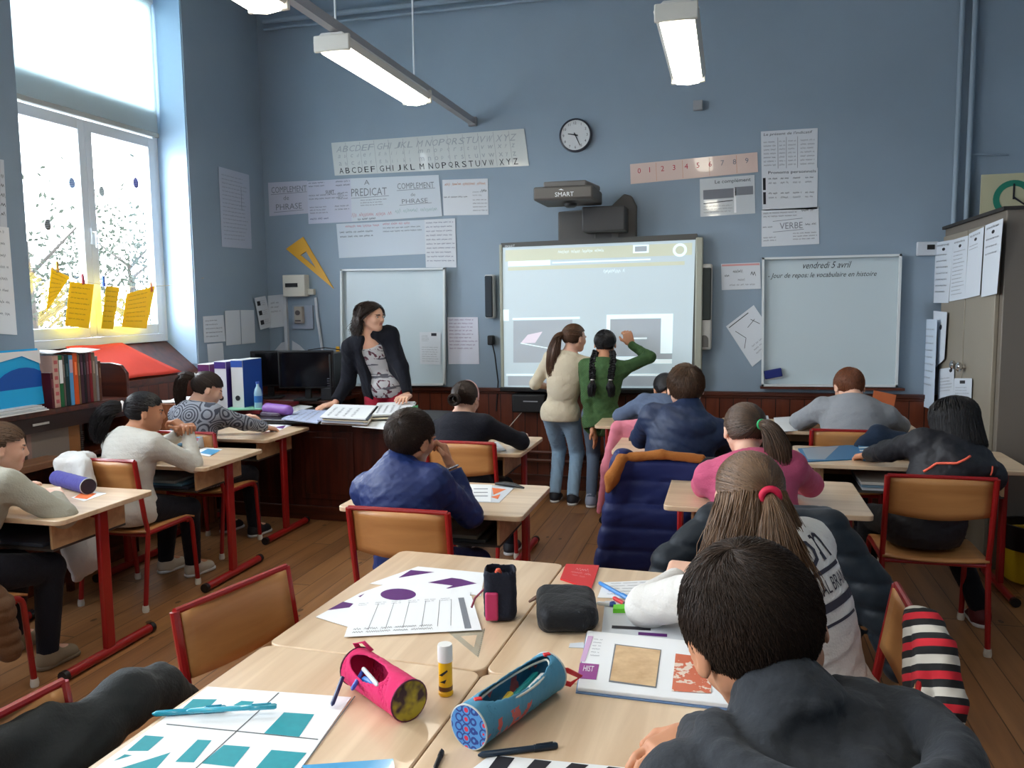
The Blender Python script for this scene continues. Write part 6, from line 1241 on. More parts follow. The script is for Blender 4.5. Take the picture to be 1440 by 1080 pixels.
stripe_on(i12, [(-.01, .075), (-.05, .02), (-.11, -.015), (-.135, -.07)], .006, OR_, 'orange_piping'); stripe_on(i12, [(.10, .08), (.11, .04)], .004, OR_, 'orange_piping')
TP = mat('mint_stripe', (90, 190, 150), .6)
for k in range(3):
    stripe_on(i12, [(-.205+.002*k, -.30-.012*k), (-.17, -.293-.012*k)], .0022, TP, 'mint_stripe', 'trousers')
# --- boy in the foreground
def hr(i):
    m = msk(fringe=.25, nape=-.80, side=-.25); h = Hair(i['fr'], 35, .0009).base(m, .995); h.short(26000, (-.12, -.62, .77), m, L=.34, lift=.035, rag=.035, spin=1.1, m=6); h.make(hair_mat('fg_dark_hair', (15, 11, 10), (66, 50, 40), .5, .25), i['body'], i['org'])
def bighood(v, d):
    nb, rt, fw, sp = d['nb'], d['rt'], d['fw'], d['sp']; c = nb-fw*.085+sp*.01; n = 22
    c = c-sp*.03+fw*.01; P = [c+rt*.135*math.cos(a)-fw*(.135*math.sin(a))+sp*(.045-.03*math.sin(a)) for a in np.linspace(-.75, math.pi+.75, n)]
    v.path(P, [.020+.010*math.sin(math.pi*k/(n-1)) for k in range(n)], .010)
    Q_ = [c+rt*.07*math.cos(a)-fw*(.06*math.sin(a))-sp*.005 for a in np.linspace(-.3, math.pi+.3, n)]; v.ell(c-fw*.055+sp*.066, (.098, .078, .036), np.stack([rt, fw, sp], 1), .02, 'sub')
    v.ell(c-fw*.06-sp*.07, (.125, .07, .075), np.stack([rt, fw, sp], 1), .04)
i10 = person('boy with short dark hair in a dark grey hooded top, largest figure, lower right', (.17, .99, .52), ony(1062, 892, 1.16), yaw=62, sh_yaw=34, hyaw=16, hpitch=34, hroll=-14, H=.240, s=1.06, handL=tuple(onz(988, 1016, .765)), handR=(.05, 1.50, .74), elbL=(.14, 1.10, .74), elbR=(.20, 1.40, .74), hdL=tuple(onz(885, 1068, .735)-onz(988, 1016, .765)), curlL=.55, footL=(.1, 1.0), footR=(.15, 1.3),
       skin=SK_T, top=cloth('charcoal_hoodie', (48, 52, 58), bump=.2), bottom=DARKT, shoes=(SHOE_D, SOLE_W), hair=hr, hoodfn=bighood, seed=15, loose=.03, fold=.007, vox=.0038, fat=1.0, sleeve=(.96, .96))
# ---------------------------------------------------------------- coats on chairs
def coatobj(name, label, vol, m, org, cat='coat', sm=2, **k):
    V, F = vol.mesh(org, sm); o = npmesh(name, V, F, m, None, tuple(org)); return tag(o, label, cat)
EYE = np.eye(3)
def quilt(v, pitch, amp): v.field(lambda X, Y, Z: (amp*(1-np.abs(np.sin(math.pi*Z/pitch)))**2+0*X+0*Y))
NAVYQ = cloth('navy_quilted_nylon', (28, 38, 88), .5, bump=.1, bscale=40)
v = Vol((-.85, 3.80, .10), (.05, 4.20, .95), .007)
v.rbox((-.31, 3.985, .60), (.215, .04, .20), .035, k=.03); v.rbox((-.36, 3.97, .40), (.20, .06, .18), .05, k=.05); v.cone((-.50, 3.985, .78), (-.585, 3.94, .26), .06, .052, .03); v.rbox((-.31, 4.03, .795), (.21, .05, .022), .02, k=.03)
quilt(v, .115, .011); v.noise(.006, 22, 4); jn = coatobj('quilted_coat', 'navy quilted coat with a tan collar hanging over the back of a chair', v, NAVYQ, (-.3, 4.0, .1))
v = Vol((-.75, 3.80, .5), (.05, 4.2, .95), .006); v.path([(-.50, 3.965, .795), (-.31, 3.955, .822), (-.12, 3.965, .805)], [.024, .022, .022], .02); v.path([(-.50, 3.945, .79), (-.545, 3.92, .70), (-.56, 3.90, .645)], [.03, .034, .014], .02); v.noise(.004, 25, 3)
V, F = v.mesh((-.3, 4.0, .1)); npmesh('collar', V, F, cloth('tan_lining', (160, 98, 44)), jn)
v = Vol((-.35, 3.75, .45), (.15, 4.2, .95), .007); v.rbox((-.055, 3.97, .70), (.075, .035, .115), .03, k=.02); v.noise(.008, 24, 9); coatobj('black_bag', 'small black bag hanging beside the navy quilted coat', v, cloth('black_nylon', (22, 24, 30), .5), (-.06, 3.97, .45), 'bag')
BLKQ = cloth('black_quilted_nylon', (24, 32, 40), .5, bump=.1, bscale=40)
v = Vol((-.55, 2.75, .02), (.95, 3.35, .95), .008)
v.rbox((.15, 3.035, .60), (.24, .045, .20), .04, k=.03); v.rbox((.15, 3.08, .785), (.23, .05, .025), .022, k=.03); v.path([(-.05, 3.03, .74), (-.20, 2.98, .60), (-.27, 2.93, .40)], [.07, .065, .05], .03); v.path([(.36, 3.03, .74), (.50, 2.97, .55), (.575, 2.90, .32)], [.075, .07, .055], .03); v.rbox((.20, 3.0, .38), (.26, .06, .16), .05, k=.06)
quilt(v, .085, .010); v.noise(.006, 22, 6); coatobj('quilted_coat', 'black quilted coat spread over the chair back behind the girl in pink', v, BLKQ, (.15, 3.05, .02))
WHC = cloth('white_fleece', (214, 214, 212), .95)
v = Vol((-3.55, 3.2, .1), (-3.0, 3.65, .95), .007); v.rbox((-3.225, 3.43, .79), (.085, .05, .035), .03, k=.03); v.rbox((-3.215, 3.365, .62), (.085, .03, .19), .028, k=.03); v.path([(-3.14, 3.37, .78), (-3.11, 3.35, .68), (-3.10, 3.36, .55)], [.035, .04, .03], .02); v.path([(-3.20, 3.36, .5), (-3.12, 3.32, .33), (-3.15, 3.30, .22)], [.08, .09, .03], .04)
v.noise(.012, 24, 7); coatobj('white_coat', 'white fleece coat draped over the left half of a chair back', v, WHC, (-3.2, 3.4, .1))
v = Vol((-3.05, 2.1, .05), (-2.6, 2.75, .8), .007); v.path([(-2.80, 2.42, .55), (-2.75, 2.46, .40), (-2.74, 2.50, .22)], [.05, .065, .05], .03); quilt(v, .05, .009); v.noise(.005, 24, 8); coatobj('quilted_coat', 'brown quilted coat hanging at the left photo edge, low beside the chair', v, cloth('brown_quilted', (104, 76, 54), .6), (-2.78, 2.5, .05))
v = Vol((-1.0, 5.0, .05), (-.2, 5.45, 1.0), .007); v.rbox((-.50, 5.16, .68), (.19, .028, .10), .025, k=.03); v.path([(-.68, 5.17, .77), (-.50, 5.17, .80), (-.32, 5.17, .78)], [.026, .024, .026], .03); v.path([(-.69, 5.15, .76), (-.74, 5.13, .50), (-.79, 5.12, .22)], [.032, .038, .016], .03); v.noise(.008, 22, 12); coatobj('pink_coat', 'pink coat hanging down the chair of the pupil in grey-blue', v, cloth('pink_wool', (222, 132, 150)), (-.55, 5.2, .05))
v = Vol((.6, 4.95, .45), (1.3, 5.3, .95), .007); v.path([(.74, 5.05, .70), (.84, 5.04, .785), (.97, 5.05, .74), (1.03, 5.06, .62)], [.03, .045, .05, .04], .03); v.rbox((.88, 5.04, .66), (.14, .035, .10), .03, k=.03); v.noise(.008, 24, 13); coatobj('navy_jacket', 'navy jacket slung over the chair corner behind the ginger boy', v, cloth('navy_cotton', (34, 48, 68)), (.9, 5.05, .45), 'jacket')
# dark grey coat, lower left
g_ = [onx(x, y, -1.30) for x, y in ((262, 985), (225, 968), (175, 985), (120, 1035), (70, 1085), (20, 1140))]
v = Vol((-1.5, .35, .0), (-1.0, 1.75, 1.0), .006); v.path(g_, [.035, .05, .058, .062, .065, .06], .03); v.rbox((-1.33, 1.12, .55), (.04, .20, .22), .035, k=.04); v.noise(.009, 20, 14); v.noise(.004, 48, 4)
coatobj('grey_coat', 'dark grey coat sleeve bulging over the chair at the lower left corner', v, cloth('charcoal_wool', (46, 50, 52)), (-1.3, 1.1, 0))
# striped cardigan
g = N('striped_knit'); x, y, z = g.xyz(); s_ = g.math('MULTIPLY_ADD', z, 1.0, g.math('MULTIPLY', y, .55)); f = g.math('FRACT', g.math('MULTIPLY', s_, 13.0)); st_ = g.mix(g.math('GREATER_THAN', f, .25), (22, 22, 24), (190, 28, 42)); st2 = g.mix(g.math('GREATER_THAN', f, .50), st_, (22, 22, 24)); st3 = g.mix(g.math('GREATER_THAN', f, .72), st2, (198, 192, 180)); STRP = g.out(st3, .9)
v = Vol((.25, 1.5, .05), (.75, 2.2, .95), .006); v.path([(.455, 2.12, .79), (.458, 2.04, .805), (.465, 1.95, .79)], [.024, .030, .026], .02); v.rbox((.455, 2.03, .715), (.034, .10, .10), .028, k=.02); v.path([(.47, 1.94, .78), (.48, 1.90, .68), (.48, 1.89, .58)], [.026, .028, .02], .02); v.noise(.010, 30, 15); coatobj('striped_cardigan', 'red, white and black striped cardigan on the corner of a chair back', v, STRP, (.47, 1.85, .05), 'cardigan')
v = Vol((.25, 1.2, .05), (.75, 2.1, .8), .007); v.path([(.48, 1.95, .60), (.49, 1.80, .42), (.49, 1.62, .24)], [.035, .045, .04], .03); v.noise(.010, 26, 16); coatobj('dark_jacket', 'dark jacket hanging below the striped cardigan', v, cloth('dark_plum_cloth', (38, 34, 40)), (.49, 1.7, .05), 'jacket')
# ---------------------------------------------------------------- flat things lying on desks
def tz(x, y, z=.7005): return Vector(tuple(onz(x, y, z)))
def flat(name, label, cat, px, m, z=.7005, t=.0012, group=None, marks=(), sub='printed_mark'):
    P = [tz(x, y, z) for x, y in px]; c = sum(P, Vector())/len(P); o = MB().prism([(p.x-c.x, p.y-c.y) for p in P], 0, t).build(name, m, None, loc=(c.x, c.y, z)); tag(o, label, cat, group)
    by = {}
    for mm, q in marks: by.setdefault(mm.name, (mm, []))[1].append(q)
    for mm, qs in by.values():
        b = MB()
        for q in qs: b.add([(tz(x, y, z+t).x-c.x, tz(x, y, z+t).y-c.y, t+.0004) for x, y in q], [tuple(range(len(q)))])
        b.build(sub, mm, o)
    return o
def sheetz(name, label, cat, px, m, fn=None, z=.7005, t=.001, group=None):
    s = Sheet([tz(x, y, z) for x, y in px], t); s.n = Vector((0, 0, 1))
    if fn: fn(s)
    return s.make(name, m, label, cat, group)
PUR = mat('purple_felt_ink', (88, 28, 108), .6, var=.15, vscale=60); TEAL = mat('teal_felt_ink', (20, 146, 158), .6, var=.12, vscale=60); BLUESH = mat('sky_blue_ink', (70, 150, 196), .6); REDB = mat('red_booklet', (206, 36, 40), .45); OUT = mat('pencil_outline', (90, 96, 100), .7); ORA = mat('orange_sheet', (232, 120, 70), .7)
A = lambda *p: [(x/3.27+360, y/3.27+560) for x, y in p]
flat('drawing', 'drawing with purple angular shapes, upper one on the far left foreground table', 'drawing', [(588, 797), (682, 806), (676, 838), (520, 821)], PAPER, z=.7006, marks=[(PUR, A((712, 790), (820, 800), (655, 826))), (PUR, A((790, 848), (900, 826), (945, 832), (1015, 852), (860, 880), (905, 862))), (PUR, A((780, 872), (850, 880), (800, 895)))])
el_ = [(560+25*math.cos(a), 836+8.2*math.sin(a)) for a in np.linspace(0, 6.283, 28, endpoint=False)]; arc = [(560+38*math.cos(a), 835+14*math.sin(a)) for a in np.linspace(3.6, 6.1, 14)]
flat('drawing', 'drawing with a purple oval, lower one on the far left foreground table', 'drawing', [(444, 868), (507, 834), (556, 817), (662, 833), (655, 860), (500, 885)], PAPER, z=.7022, marks=[(PUR, el_), (PUR, A((328, 975), (400, 936), (448, 945), (430, 962))), (PUR, A((470, 912), (500, 898), (480, 915)))])
def ws(s):
    s.rect(INKGREY, .88, .05, .93, .95)
    for k, u in enumerate((.2, .33, .46, .6, .72, .82)): s.line(OUT, (u, .08), (u-.04, .85), .0012)
    for k in range(6): s.lines(INKGREY, .03+k*.14, .03, .13+k*.14, .14, 2, k)
    s.lines(OUT, .05, .78, .70, .95, 2, 9, .7)
sheetz('worksheet', 'printed worksheet lying over the purple drawings', 'paper', [(500, 848), (663, 838), (677, 886), (484, 896)], PAPER, ws, z=.7040)
B = lambda *p: [(x/2.842, y/2.842+700) for x, y in p]
flat('drawing', 'drawing of teal blocks on a pencil grid, on the near left foreground table', 'drawing', [(292, 966), (494, 981), (410, 1100), (108, 1100)], PAPER, z=.7006, marks=[(TEAL, B(*q)) for q in (((730, 842), (772, 805), (868, 806), (822, 850)), ((932, 830), (965, 812), (1016, 815), (992, 838)), ((1055, 942), (1135, 858), (1256, 866), (1196, 956)), ((508, 1012), (580, 950), (656, 956), (592, 1012)), ((700, 1056), (790, 967), (846, 970), (775, 1058)), ((805, 1062), (895, 988), (1000, 996), (936, 1076)), ((455, 1052), (498, 1026), (528, 1030)), ((470, 1085), (682, 1018), (622, 1085)), ((1010, 1095), (1085, 1008), (1226, 1020), (1160, 1098)))]
     + [(OUT, B(*q)) for q in (((1112, 779), (1117, 780), (782, 1085), (776, 1085)), ((665, 903), (1272, 964), (1271, 968), (665, 907)), ((1417, 792), (1421, 794), (1204, 1085), (1199, 1085)))])
def pen(label, a, b, z, r, m, mcap=None, name='pen', cat='pen', capf=.3):
    A_, B_ = tz(*a, z+r), tz(*b, z+r); o = A_; d = B_-A_; L = d.length; u = d/L
    ob = MB().tube([(0, 0, 0), tuple(u*.008), tuple(u*(L*(1-capf)))], [r*.3, r, r], 10).build(name, m, loc=tuple(o), smooth=True); tag(ob, label, cat)
    MB().tube([tuple(u*(L*(1-capf))), tuple(u*(L-.004)), tuple(u*L)], [r*1.15, r*1.15, r*.8], 10).tube([tuple(u*(L*(1-capf)+.004)+Vector((0, 0, r*1.2))), tuple(u*(L*.94)+Vector((0, 0, r*1.3)))], .0016, 6).build('cap', mcap or m, ob, smooth=True); return ob
TC = mat('teal_clear_plastic', (30, 150, 180), .15, coat=.5); DKB = mat('dark_blue_pen', (30, 48, 66), .3)
pen('teal felt pen lying across the teal drawing, left one of two', (214, 1004), (318, 996), .7020, .0065, TC); pen('teal felt pen lying across the teal drawing, right one of two', (262, 1000), (389, 993), .7150, .0055, mat('teal_pen2', (60, 170, 196), .2, coat=.4))
flat('ruler', 'blue see-through ruler at the lower photo edge', 'ruler', [(425, 1078), (553, 1069), (555, 1082), (430, 1095)], mat('blue_clear', (90, 170, 220), .12, coat=.6), z=.7022, t=.003)
pen('dark blue pen near the lower photo edge under the blue pencil case', (672, 1062), (784, 1048), .7006, .006, DKB); pen('short black pen standing out at the lower photo edge, left of the blue pencil case', (611, 1082), (622, 1056), .7006, .0045, BLACKP)
flat('drawing', 'black and white striped drawing at the lower photo edge', 'drawing', [(690, 1062), (880, 1080), (900, 1100), (640, 1100)], PAPER, z=.7006, marks=[(INK, [(700+k*52, 1063+k*5), (724+k*52, 1066+k*5), (700+k*50, 1098), (674+k*50, 1098)]) for k in range(4)])
# textbook
tb = [(826, 893), (1012, 912), (1036, 1000), (812, 974)]
P = [tz(x, y, .7005) for x, y in tb]; c = sum(P, Vector())/4; TB = thing('open_textbook', 'open textbook with two framed pictures and a purple tab', 'book', (c.x, c.y, .7005)); L_ = [(p.x-c.x, p.y-c.y) for p in P]
MB().prism([(x*1.02, y*1.03) for x, y in L_], 0, .003).build('cover', mat('blue_book_cover', (104, 134, 176), .4), TB); MB().prism(L_, .003, .013).build('pages', PAPER, TB, bevel=.002)
S2 = lambda *p: [(x/3.178+740, y/3.178+740) for x, y in p]
def onpage(nm, m, q, lift=.0005): MB().add([(tz(x, y, .7140).x-c.x, tz(x, y, .7140).y-c.y, .0133+lift) for x, y in q], [tuple(range(len(q)))]).build(nm, m, TB)
onpage('page_tab', mat('magenta_purple', (150, 66, 140), .5), S2((240, 610), (326, 618), (312, 686), (228, 680))); onpage('page_band', mat('pale_lilac', (206, 170, 206), .6), S2((276, 490), (300, 492), (262, 606), (240, 604)))
g = N('engraving_print'); n_ = g.n('TexNoise', {'Vector': g.tc, 'Scale': 30.0, 'Detail': 4.0}).outputs[0]; onpage('picture_frame', INKGREY, S2((396, 526), (604, 552), (582, 724), (368, 696))); onpage('picture', g.out(g.mix(n_, (176, 132, 92), (236, 206, 160)), .5), S2((402, 532), (600, 556), (577, 718), (374, 690)), .001)
g = N('red_poster_print'); n_ = g.n('TexNoise', {'Vector': g.tc, 'Scale': 40.0, 'Detail': 4.0}).outputs[0]; onpage('picture', g.out(g.mix(g.math('GREATER_THAN', n_, .56), (206, 106, 74), (226, 206, 190)), .5), S2((668, 570), (830, 590), (826, 748), (650, 738)), .001)
s = Sheet([tz(*p, .7140) for p in S2((276, 495), (392, 505), (350, 700), (228, 690))], .0, org=(c.x, c.y, .7005)); s.n = Vector((0, 0, 1)); s.lines(INKGREY, .25, .03, .6, .5, 6, 3, .4, .2); s.text(PAPER, 'HIST', .12, .68, .5, .80, off=.0012)
for k, (b_, mm) in s.layers.items(): b_.build('page_text', mm, TB, fix=False)
sheetz('booklet', 'small red booklet with white lines at the back edge of the foreground tables', 'booklet', S2((178, 174), (326, 181), (291, 286), (152, 240)), REDB, lambda s: (s.scrib(PAPER, .35, .22, .75, .36, 2, .002), s.scrib(PAPER, .25, .42, .85, .52, 3, .0015), s.scrib(PAPER, .3, .58, .7, .66, 5, .001)), t=.005)
sheetz('worksheet', 'handwritten sheet under the blue pen beside the white sleeve', 'paper', S2((345, 252), (700, 235), (700, 330), (318, 320)), PAPER, lambda s: s.lines(INKGREY, .1, .08, .95, .9, 5, 4))
sheetz('worksheet', 'sheet with black and green marks lying under the white sleeve', 'paper', S2((352, 335), (700, 330), (705, 520), (335, 490)), PAPER2, lambda s: (s.rect(INK, .12, .72, .6, .8), s.rect(PUR, .45, .85, .8, .92), s.scrib(INK, .1, .35, .18, .65, 3)), z=.7019)
flat('sheet', 'pale paper strip poking out from under the black pencil case', 'paper', S2((195, 525), (255, 520), (262, 545), (190, 543)), PAPER2, z=.7006)
pen('bright blue pen lying beside the red booklet', (842, 819), (889, 845), .7020, .0062, mat('bright_blue', (60, 130, 200), .3)); pen('red and black marker beside the bright blue pen', (862, 840), (885, 853), .7035, .006, REDB, BLACKP); pen('white and blue glue pen behind the black pencil case', (838, 848), (866, 850), .7035, .006, PAPER, mat('cap_blue', (60, 90, 170), .4))
flat('sharpener', 'bright green sharpener at the edge of the white sleeve', 'sharpener', S2((390, 368), (446, 366), (446, 388), (388, 388)), mat('lime_green', (110, 210, 50), .4), z=.7035, t=.012)
so = MB(); tri = [tz(630, 889), tz(682, 885), tz(673, 925)]; cen = (tri[0]+tri[1]+tri[2])/3; inn = [cen+(p-cen)*.45 for p in tri]
for i in range(3): j = (i+1) % 3; so.slab([tri[i]-cen, tri[j]-cen, inn[j]-cen, inn[i]-cen], .002)
so = tag(so.build('set_square', CLEAR, loc=tuple(cen)), 'clear plastic set square below the printed worksheet', 'set square'); m = MB()
for k in range(14): p = tri[1].lerp(tri[2], k/14)-cen; q = p+(cen-tri[1]).normalized()*.008; m.tube([p+Vector((0, 0, .0025)), q+Vector((0, 0, .0025))], .0004, 4)
m.build('scale_mark', INK, so)
# glue stick
p = tz(627, 976); gs = thing('glue_stick', 'yellow glue stick with a white cap standing between the two cylindrical pencil cases', 'glue stick', tuple(p)); MB().lathe([(.0150, 0), (.0165, .002), (.0165, .008), (.0155, .009), (.0155, .078)], n=24).build('tube', mat('yellow_glue', (238, 184, 24), .35), gs, smooth=True); MB().lathe([(.0168, .078), (.0168, .112), (.0155, .116)], n=24).build('cap', mat('white_cap', (232, 232, 230), .35), gs, smooth=True)
MB().lathe([(.0157, .012), (.0157, .022)], n=24).build('label_band', mat('brown_band', (96, 60, 30), .4), gs); m = MB().add([(-.009, -.0162, .050), (.010, -.0160, .064), (.011, -.0160, .060), (-.004, -.0164, .036), (.008, -.0162, .042), (.004, -.0164, .032), (-.008, -.0162, .034), (-.002, -.0164, .048)], [(0, 1, 2, 7), (3, 4, 5, 6)]).build('printed_swirl', INK, gs)
# pencil cases
def pcase(label, a, b, r, m, mend, slot=None, zc=None, flatz=1.0, name='pencil_case', pens=(), pipm=None):
    """cylindrical case from a to b (world), open slot on top"""
    pipm = pipm or mat('pale_piping', (190, 196, 196), .6)
    a = np.array(a, float); b = np.array(b, float); u = nv3(b-a); L = np.linalg.norm(b-a); v = Vol(np.minimum(a, b)-r-.02, np.maximum(a, b)+r+.02, .0026)
    X, Y, Z = v.ax[0][:, None, None], v.ax[1][None, :, None], v.ax[2][None, None, :]; t = (X-a[0])*u[0]+(Y-a[1])*u[1]+(Z-a[2])*u[2]
    rad = np.sqrt(np.maximum((X-a[0])**2+(Y-a[1])**2+(Z-a[2])**2-t*t, 0)); d = np.maximum(np.maximum(rad-r, -t), t-L); di = np.maximum(np.maximum(rad-(r-.0035), -t+.0035), t-L+.0035); v.d = np.maximum(d, -di).astype(np.float32)
    side = nv3(np.cross(u, [0, 0, 1]))
    if slot:
        s0, s1, w_, off = slot; cc = a+u*L*(s0+s1)/2+np.array([0, 0, r*.9])+side*off; Rm = np.stack([u, side, np.cross(u, side)], 1); v.ell(cc, (L*(s1-s0)/2, w_, r*.75), Rm, .004, 'sub')
    v.noise(.0016, 60, 3); org = (a+b)/2; org[2] = a[2]-r; V, F = v.mesh(org, 1); o = npmesh(name, V, F, m, None, tuple(org)); tag(o, label, 'pencil case')
    Mx = Matrix([[side[0], np.cross(u, side)[0], u[0]], [side[1], np.cross(u, side)[1], u[1]], [side[2], np.cross(u, side)[2], u[2]]])
    for e, mm in zip((a, b), mend):
        if mm is not None:
            sg = -1 if e is a else 1; MB().lathe([(r*.98, 0), (r*.98, sg*.002)], tuple(e+u*sg*.0008-org), 28, M=Mx).build('end_panel', mm, o); MB().tube([Vector(e+u*sg*.001-org)+Mx@Vector((r*math.cos(t), r*math.sin(t), 0)) for t in np.linspace(0, 6.283, 28, endpoint=False)], .0022, 6, closed=True).build('piping', pipm, o, smooth='all')
    return o, org, u, side, L
PINK = cloth('pink_canvas', (214, 46, 104), bump=.15)
g = N('clear_end_painted_reflection'); n_ = g.n('TexNoise', {'Vector': g.tc, 'Scale': 28.0, 'Detail': 2.0}).outputs[0]; YEND = g.out(g.mix(g.n('MapRange', {0: n_, 1: .42, 2: .6}).outputs[0], (52, 30, 44), (176, 158, 40)), .15)  # yellow reflection painted into the colour of the round end
g = N('hearts_in_rings'); vo = g.n('TexVoronoi', {'Vector': g.tc, 'Scale': 52.0, 'Randomness': .15}).outputs[0]; c1 = g.mix(g.math('LESS_THAN', vo, .26), (74, 140, 206), (206, 44, 76)); rg = g.math('LESS_THAN', g.math('ABSOLUTE', g.math('SUBTRACT', vo, .50)), .07); HEND = g.out(g.mix(rg, c1, (30, 60, 140)), .6)
g = N('blue_floral_canvas'); n_ = g.n('TexNoise', {'Vector': g.tc, 'Scale': 22.0, 'Detail': 3.0}).outputs[0]; x, y, z = g.xyz(); FL = g.out(g.mix(g.math('MULTIPLY', g.math('GREATER_THAN', n_, .58), g.math('LESS_THAN', z, .055)), (72, 138, 170), (196, 96, 92)), .7)
a = onz(503, 937, .744); b = onz(575, 985, .744); pk, o_, u_, sd_, L_p = pcase('pink canvas pencil case lying open with a shiny clear round end', a, b, .043, PINK, (PINK, YEND), (.08, .74, .025, .024), pipm=mat('dark_plum_piping', (90, 20, 54), .5))
def put(o, org, nm, items):
    for k, (p, q, r, mm) in enumerate(items):
        P0 = Vector(tuple(np.array(p)-np.array(org))); P1 = Vector(tuple(np.array(q)-np.array(org))); MB().tube([P0, P0.lerp(P1, .92), P1], [r, r, r*.4], 8).build(nm, mm, o, smooth=True)
cx = lambda t, s, z: o_+u_*L_p*(t-.5)+sd_*s+np.array([0, 0, z])
for k, (p, q, r, mm, lab) in enumerate(((cx(.2, .01, .05), cx(.45, .068, .045), .005, mat('pen_blue', (60, 90, 190), .3), 'blue pen poking out of the pink pencil case'), (cx(.25, .015, .06), cx(.72, .038, .066), .005, mat('pen_white', (210, 214, 220), .3), 'white pen lying in the opening of the pink pencil case'), (cx(.35, .025, .045), cx(.72, .03, .055), .009, mat('blue_roll', (40, 110, 190), .2), 'shiny blue tube in the opening of the pink pencil case'), (cx(.1, .05, .04), cx(.30, .10, .008), .005, mat('pen_navy', (34, 44, 96), .3), 'navy pen falling out of the left side of the pink pencil case'))):
    ob = MB().tube([(0, 0, 0), tuple((q-p)*.93), tuple(q-p)], [r, r, r*.4], 8).build('pen', mm, loc=tuple(p), smooth=True); tag(ob, lab, 'pen')
MB().tube([Vector(cx(.0, -.01, .075)-o_), Vector(cx(-.03, .0, .095)-o_), Vector(cx(.04, -.012, .100)-o_), Vector(cx(.15, -.02, .085)-o_)], .007, 8, flat=.3).build('carry_loop', PINK, pk, smooth='all')
a = onz(660, 1022, .744); b = onz(772, 945, .744); bl, o_, u_, sd_, L_p = pcase('light blue flowered pencil case with a round end of hearts in rings', a, b, .044, FL, (HEND, mat('blue_canvas', (74, 138, 166), .7)), (.12, .95, .031, .004))
cx = lambda t, s, z: o_+u_*L_p*(t-.5)+sd_*s+np.array([0, 0, z])
w2 = [cx(.12+.83*(.5-.5*math.cos(t)), .034*math.sin(t)+.004, .079-.012*abs(math.sin(t))) for t in np.linspace(0, 6.283, 30, endpoint=False)]
MB().tube([Vector(p-o_) for p in w2], .0028, 6, closed=True).build('zip', mat('pale_zip', (196, 200, 190), .5), bl, smooth='all')
for t, s_ in ((.10, .0), (.97, .0)): MB().box(tuple(cx(t, s_, .088)-o_), (.016, .012, .006), rz=.6).build('zip_tab', REDB, bl, bevel=.002)
MB().tube([Vector(cx(1.0, .01, .05)-o_), Vector(cx(1.10, .03, .045)-o_), Vector(cx(1.22, .045, .02)-o_), Vector(cx(1.15, .03, .006)-o_), Vector(cx(1.0, .02, .03)-o_)], .006, 8, flat=.3).build('carry_loop', REDB, bl, smooth='all')
for k, (p, q, r, mm, lab) in enumerate(((cx(.2, .01, .035), cx(.55, -.01, .045), .009, mat('yellow_pen', (206, 176, 50), .4), 'yellow felt pen in the light blue pencil case'), (cx(.3, -.01, .03), cx(.7, .015, .042), .005, mat('violet_pen', (90, 60, 160), .4), 'violet pen in the light blue pencil case'), (cx(.4, .0, .035), cx(.9, -.012, .05), .007, mat('teal_pen', (30, 140, 140), .4), 'teal pen in the light blue pencil case'), (cx(.55, .015, .035), cx(.9, .01, .05), .011, PAPER, 'white eraser in the light blue pencil case'))):
    ob = MB().tube([(0, 0, 0), tuple((q-p)*.93), tuple(q-p)], [r, r, r*.4], 8).build('pen' if 'eraser' not in lab else 'eraser', mm, loc=tuple(p), smooth=True); tag(ob, lab, 'pen' if 'eraser' not in lab else 'eraser')
# upright open case
p = tz(704, 868); up = np.array(p); v = Vol(up-np.array([.10, .10, .01]), up+np.array([.10, .10, .18]), .003); v.rbox(up+np.array([0, .0, .073]), (.044, .040, .072), .02, rotm(14), 0); v.rbox(up+np.array([.0, .0, .095]), (.038, .034, .072), .016, rotm(14), 0, 'sub'); v.rbox(up+np.array([.0, .0, .170]), (.06, .018, .030), .01, rotm(14), .01, 'sub'); v.noise(.003, 40, 2)
org = up.copy(); V, F = v.mesh(org); pc_ = npmesh('pencil_case', V, F, cloth('navy_black_canvas', (30, 34, 48)), None, tuple(org)); tag(pc_, 'upright open dark pencil case with a pink front pocket', 'pencil case'); v = Vol(up-np.array([.10, .10, .01]), up+np.array([.10, .10, .18]), .003); v.rbox(up+np.array([-.012, -.044, .046]), (.018, .007, .040), .006, rotm(14), 0); V, F = v.mesh(org); npmesh('front_pocket', V, F, mat('raspberry_plastic', (190, 50, 100), .35), pc_)
MB().tube([(-.035, -.03, .09), (-.06, -.04, .065), (-.068, -.05, .04)], .003, 6).build('zip_cord', mat('dark_raspberry', (130, 24, 60), .5), pc_, smooth=True); tag(MB().lathe([(.010, 0), (.010, .11), (.006, .118)], n=12).build('felt_pen', mat('orange_red_pen', (224, 84, 50), .4), loc=(up[0]-.005, up[1], .72), smooth=True), 'orange felt pen sticking up inside the upright pencil case', 'pen')
# black soft case
a = np.array(tz(797, 870)); v = Vol(a-np.array([.2, .2, .01]), a+np.array([.2, .2, .12]), .0035); Rm = rotm(14); v.rbox(a+np.array([0, 0, .033]), (.080, .100, .032), .026, Rm, .01); v.rbox(a+Rm@np.array([-.01, -.02, .035]), (.06, .10, .028), .02, Rm, .02); v.noise(.005, 22, 5); V, F = v.mesh(a); bc = npmesh('pencil_case', V, F, cloth('black_canvas', (24, 27, 32), .6), None, tuple(a)); tag(bc, 'bulky black pencil case with a small cord loop, on the far right foreground table', 'pencil case')
MB().tube([(.0, .09, .058), (-.05, .085, .056), (-.085, .075, .04), (-.11, .085, .02), (-.12, .065, .015), (-.10, .05, .03), (-.07, .06, .05)], .004, 8).build('cord_loop', mat('taupe_cord', (120, 90, 76), .7), bc, smooth=True)
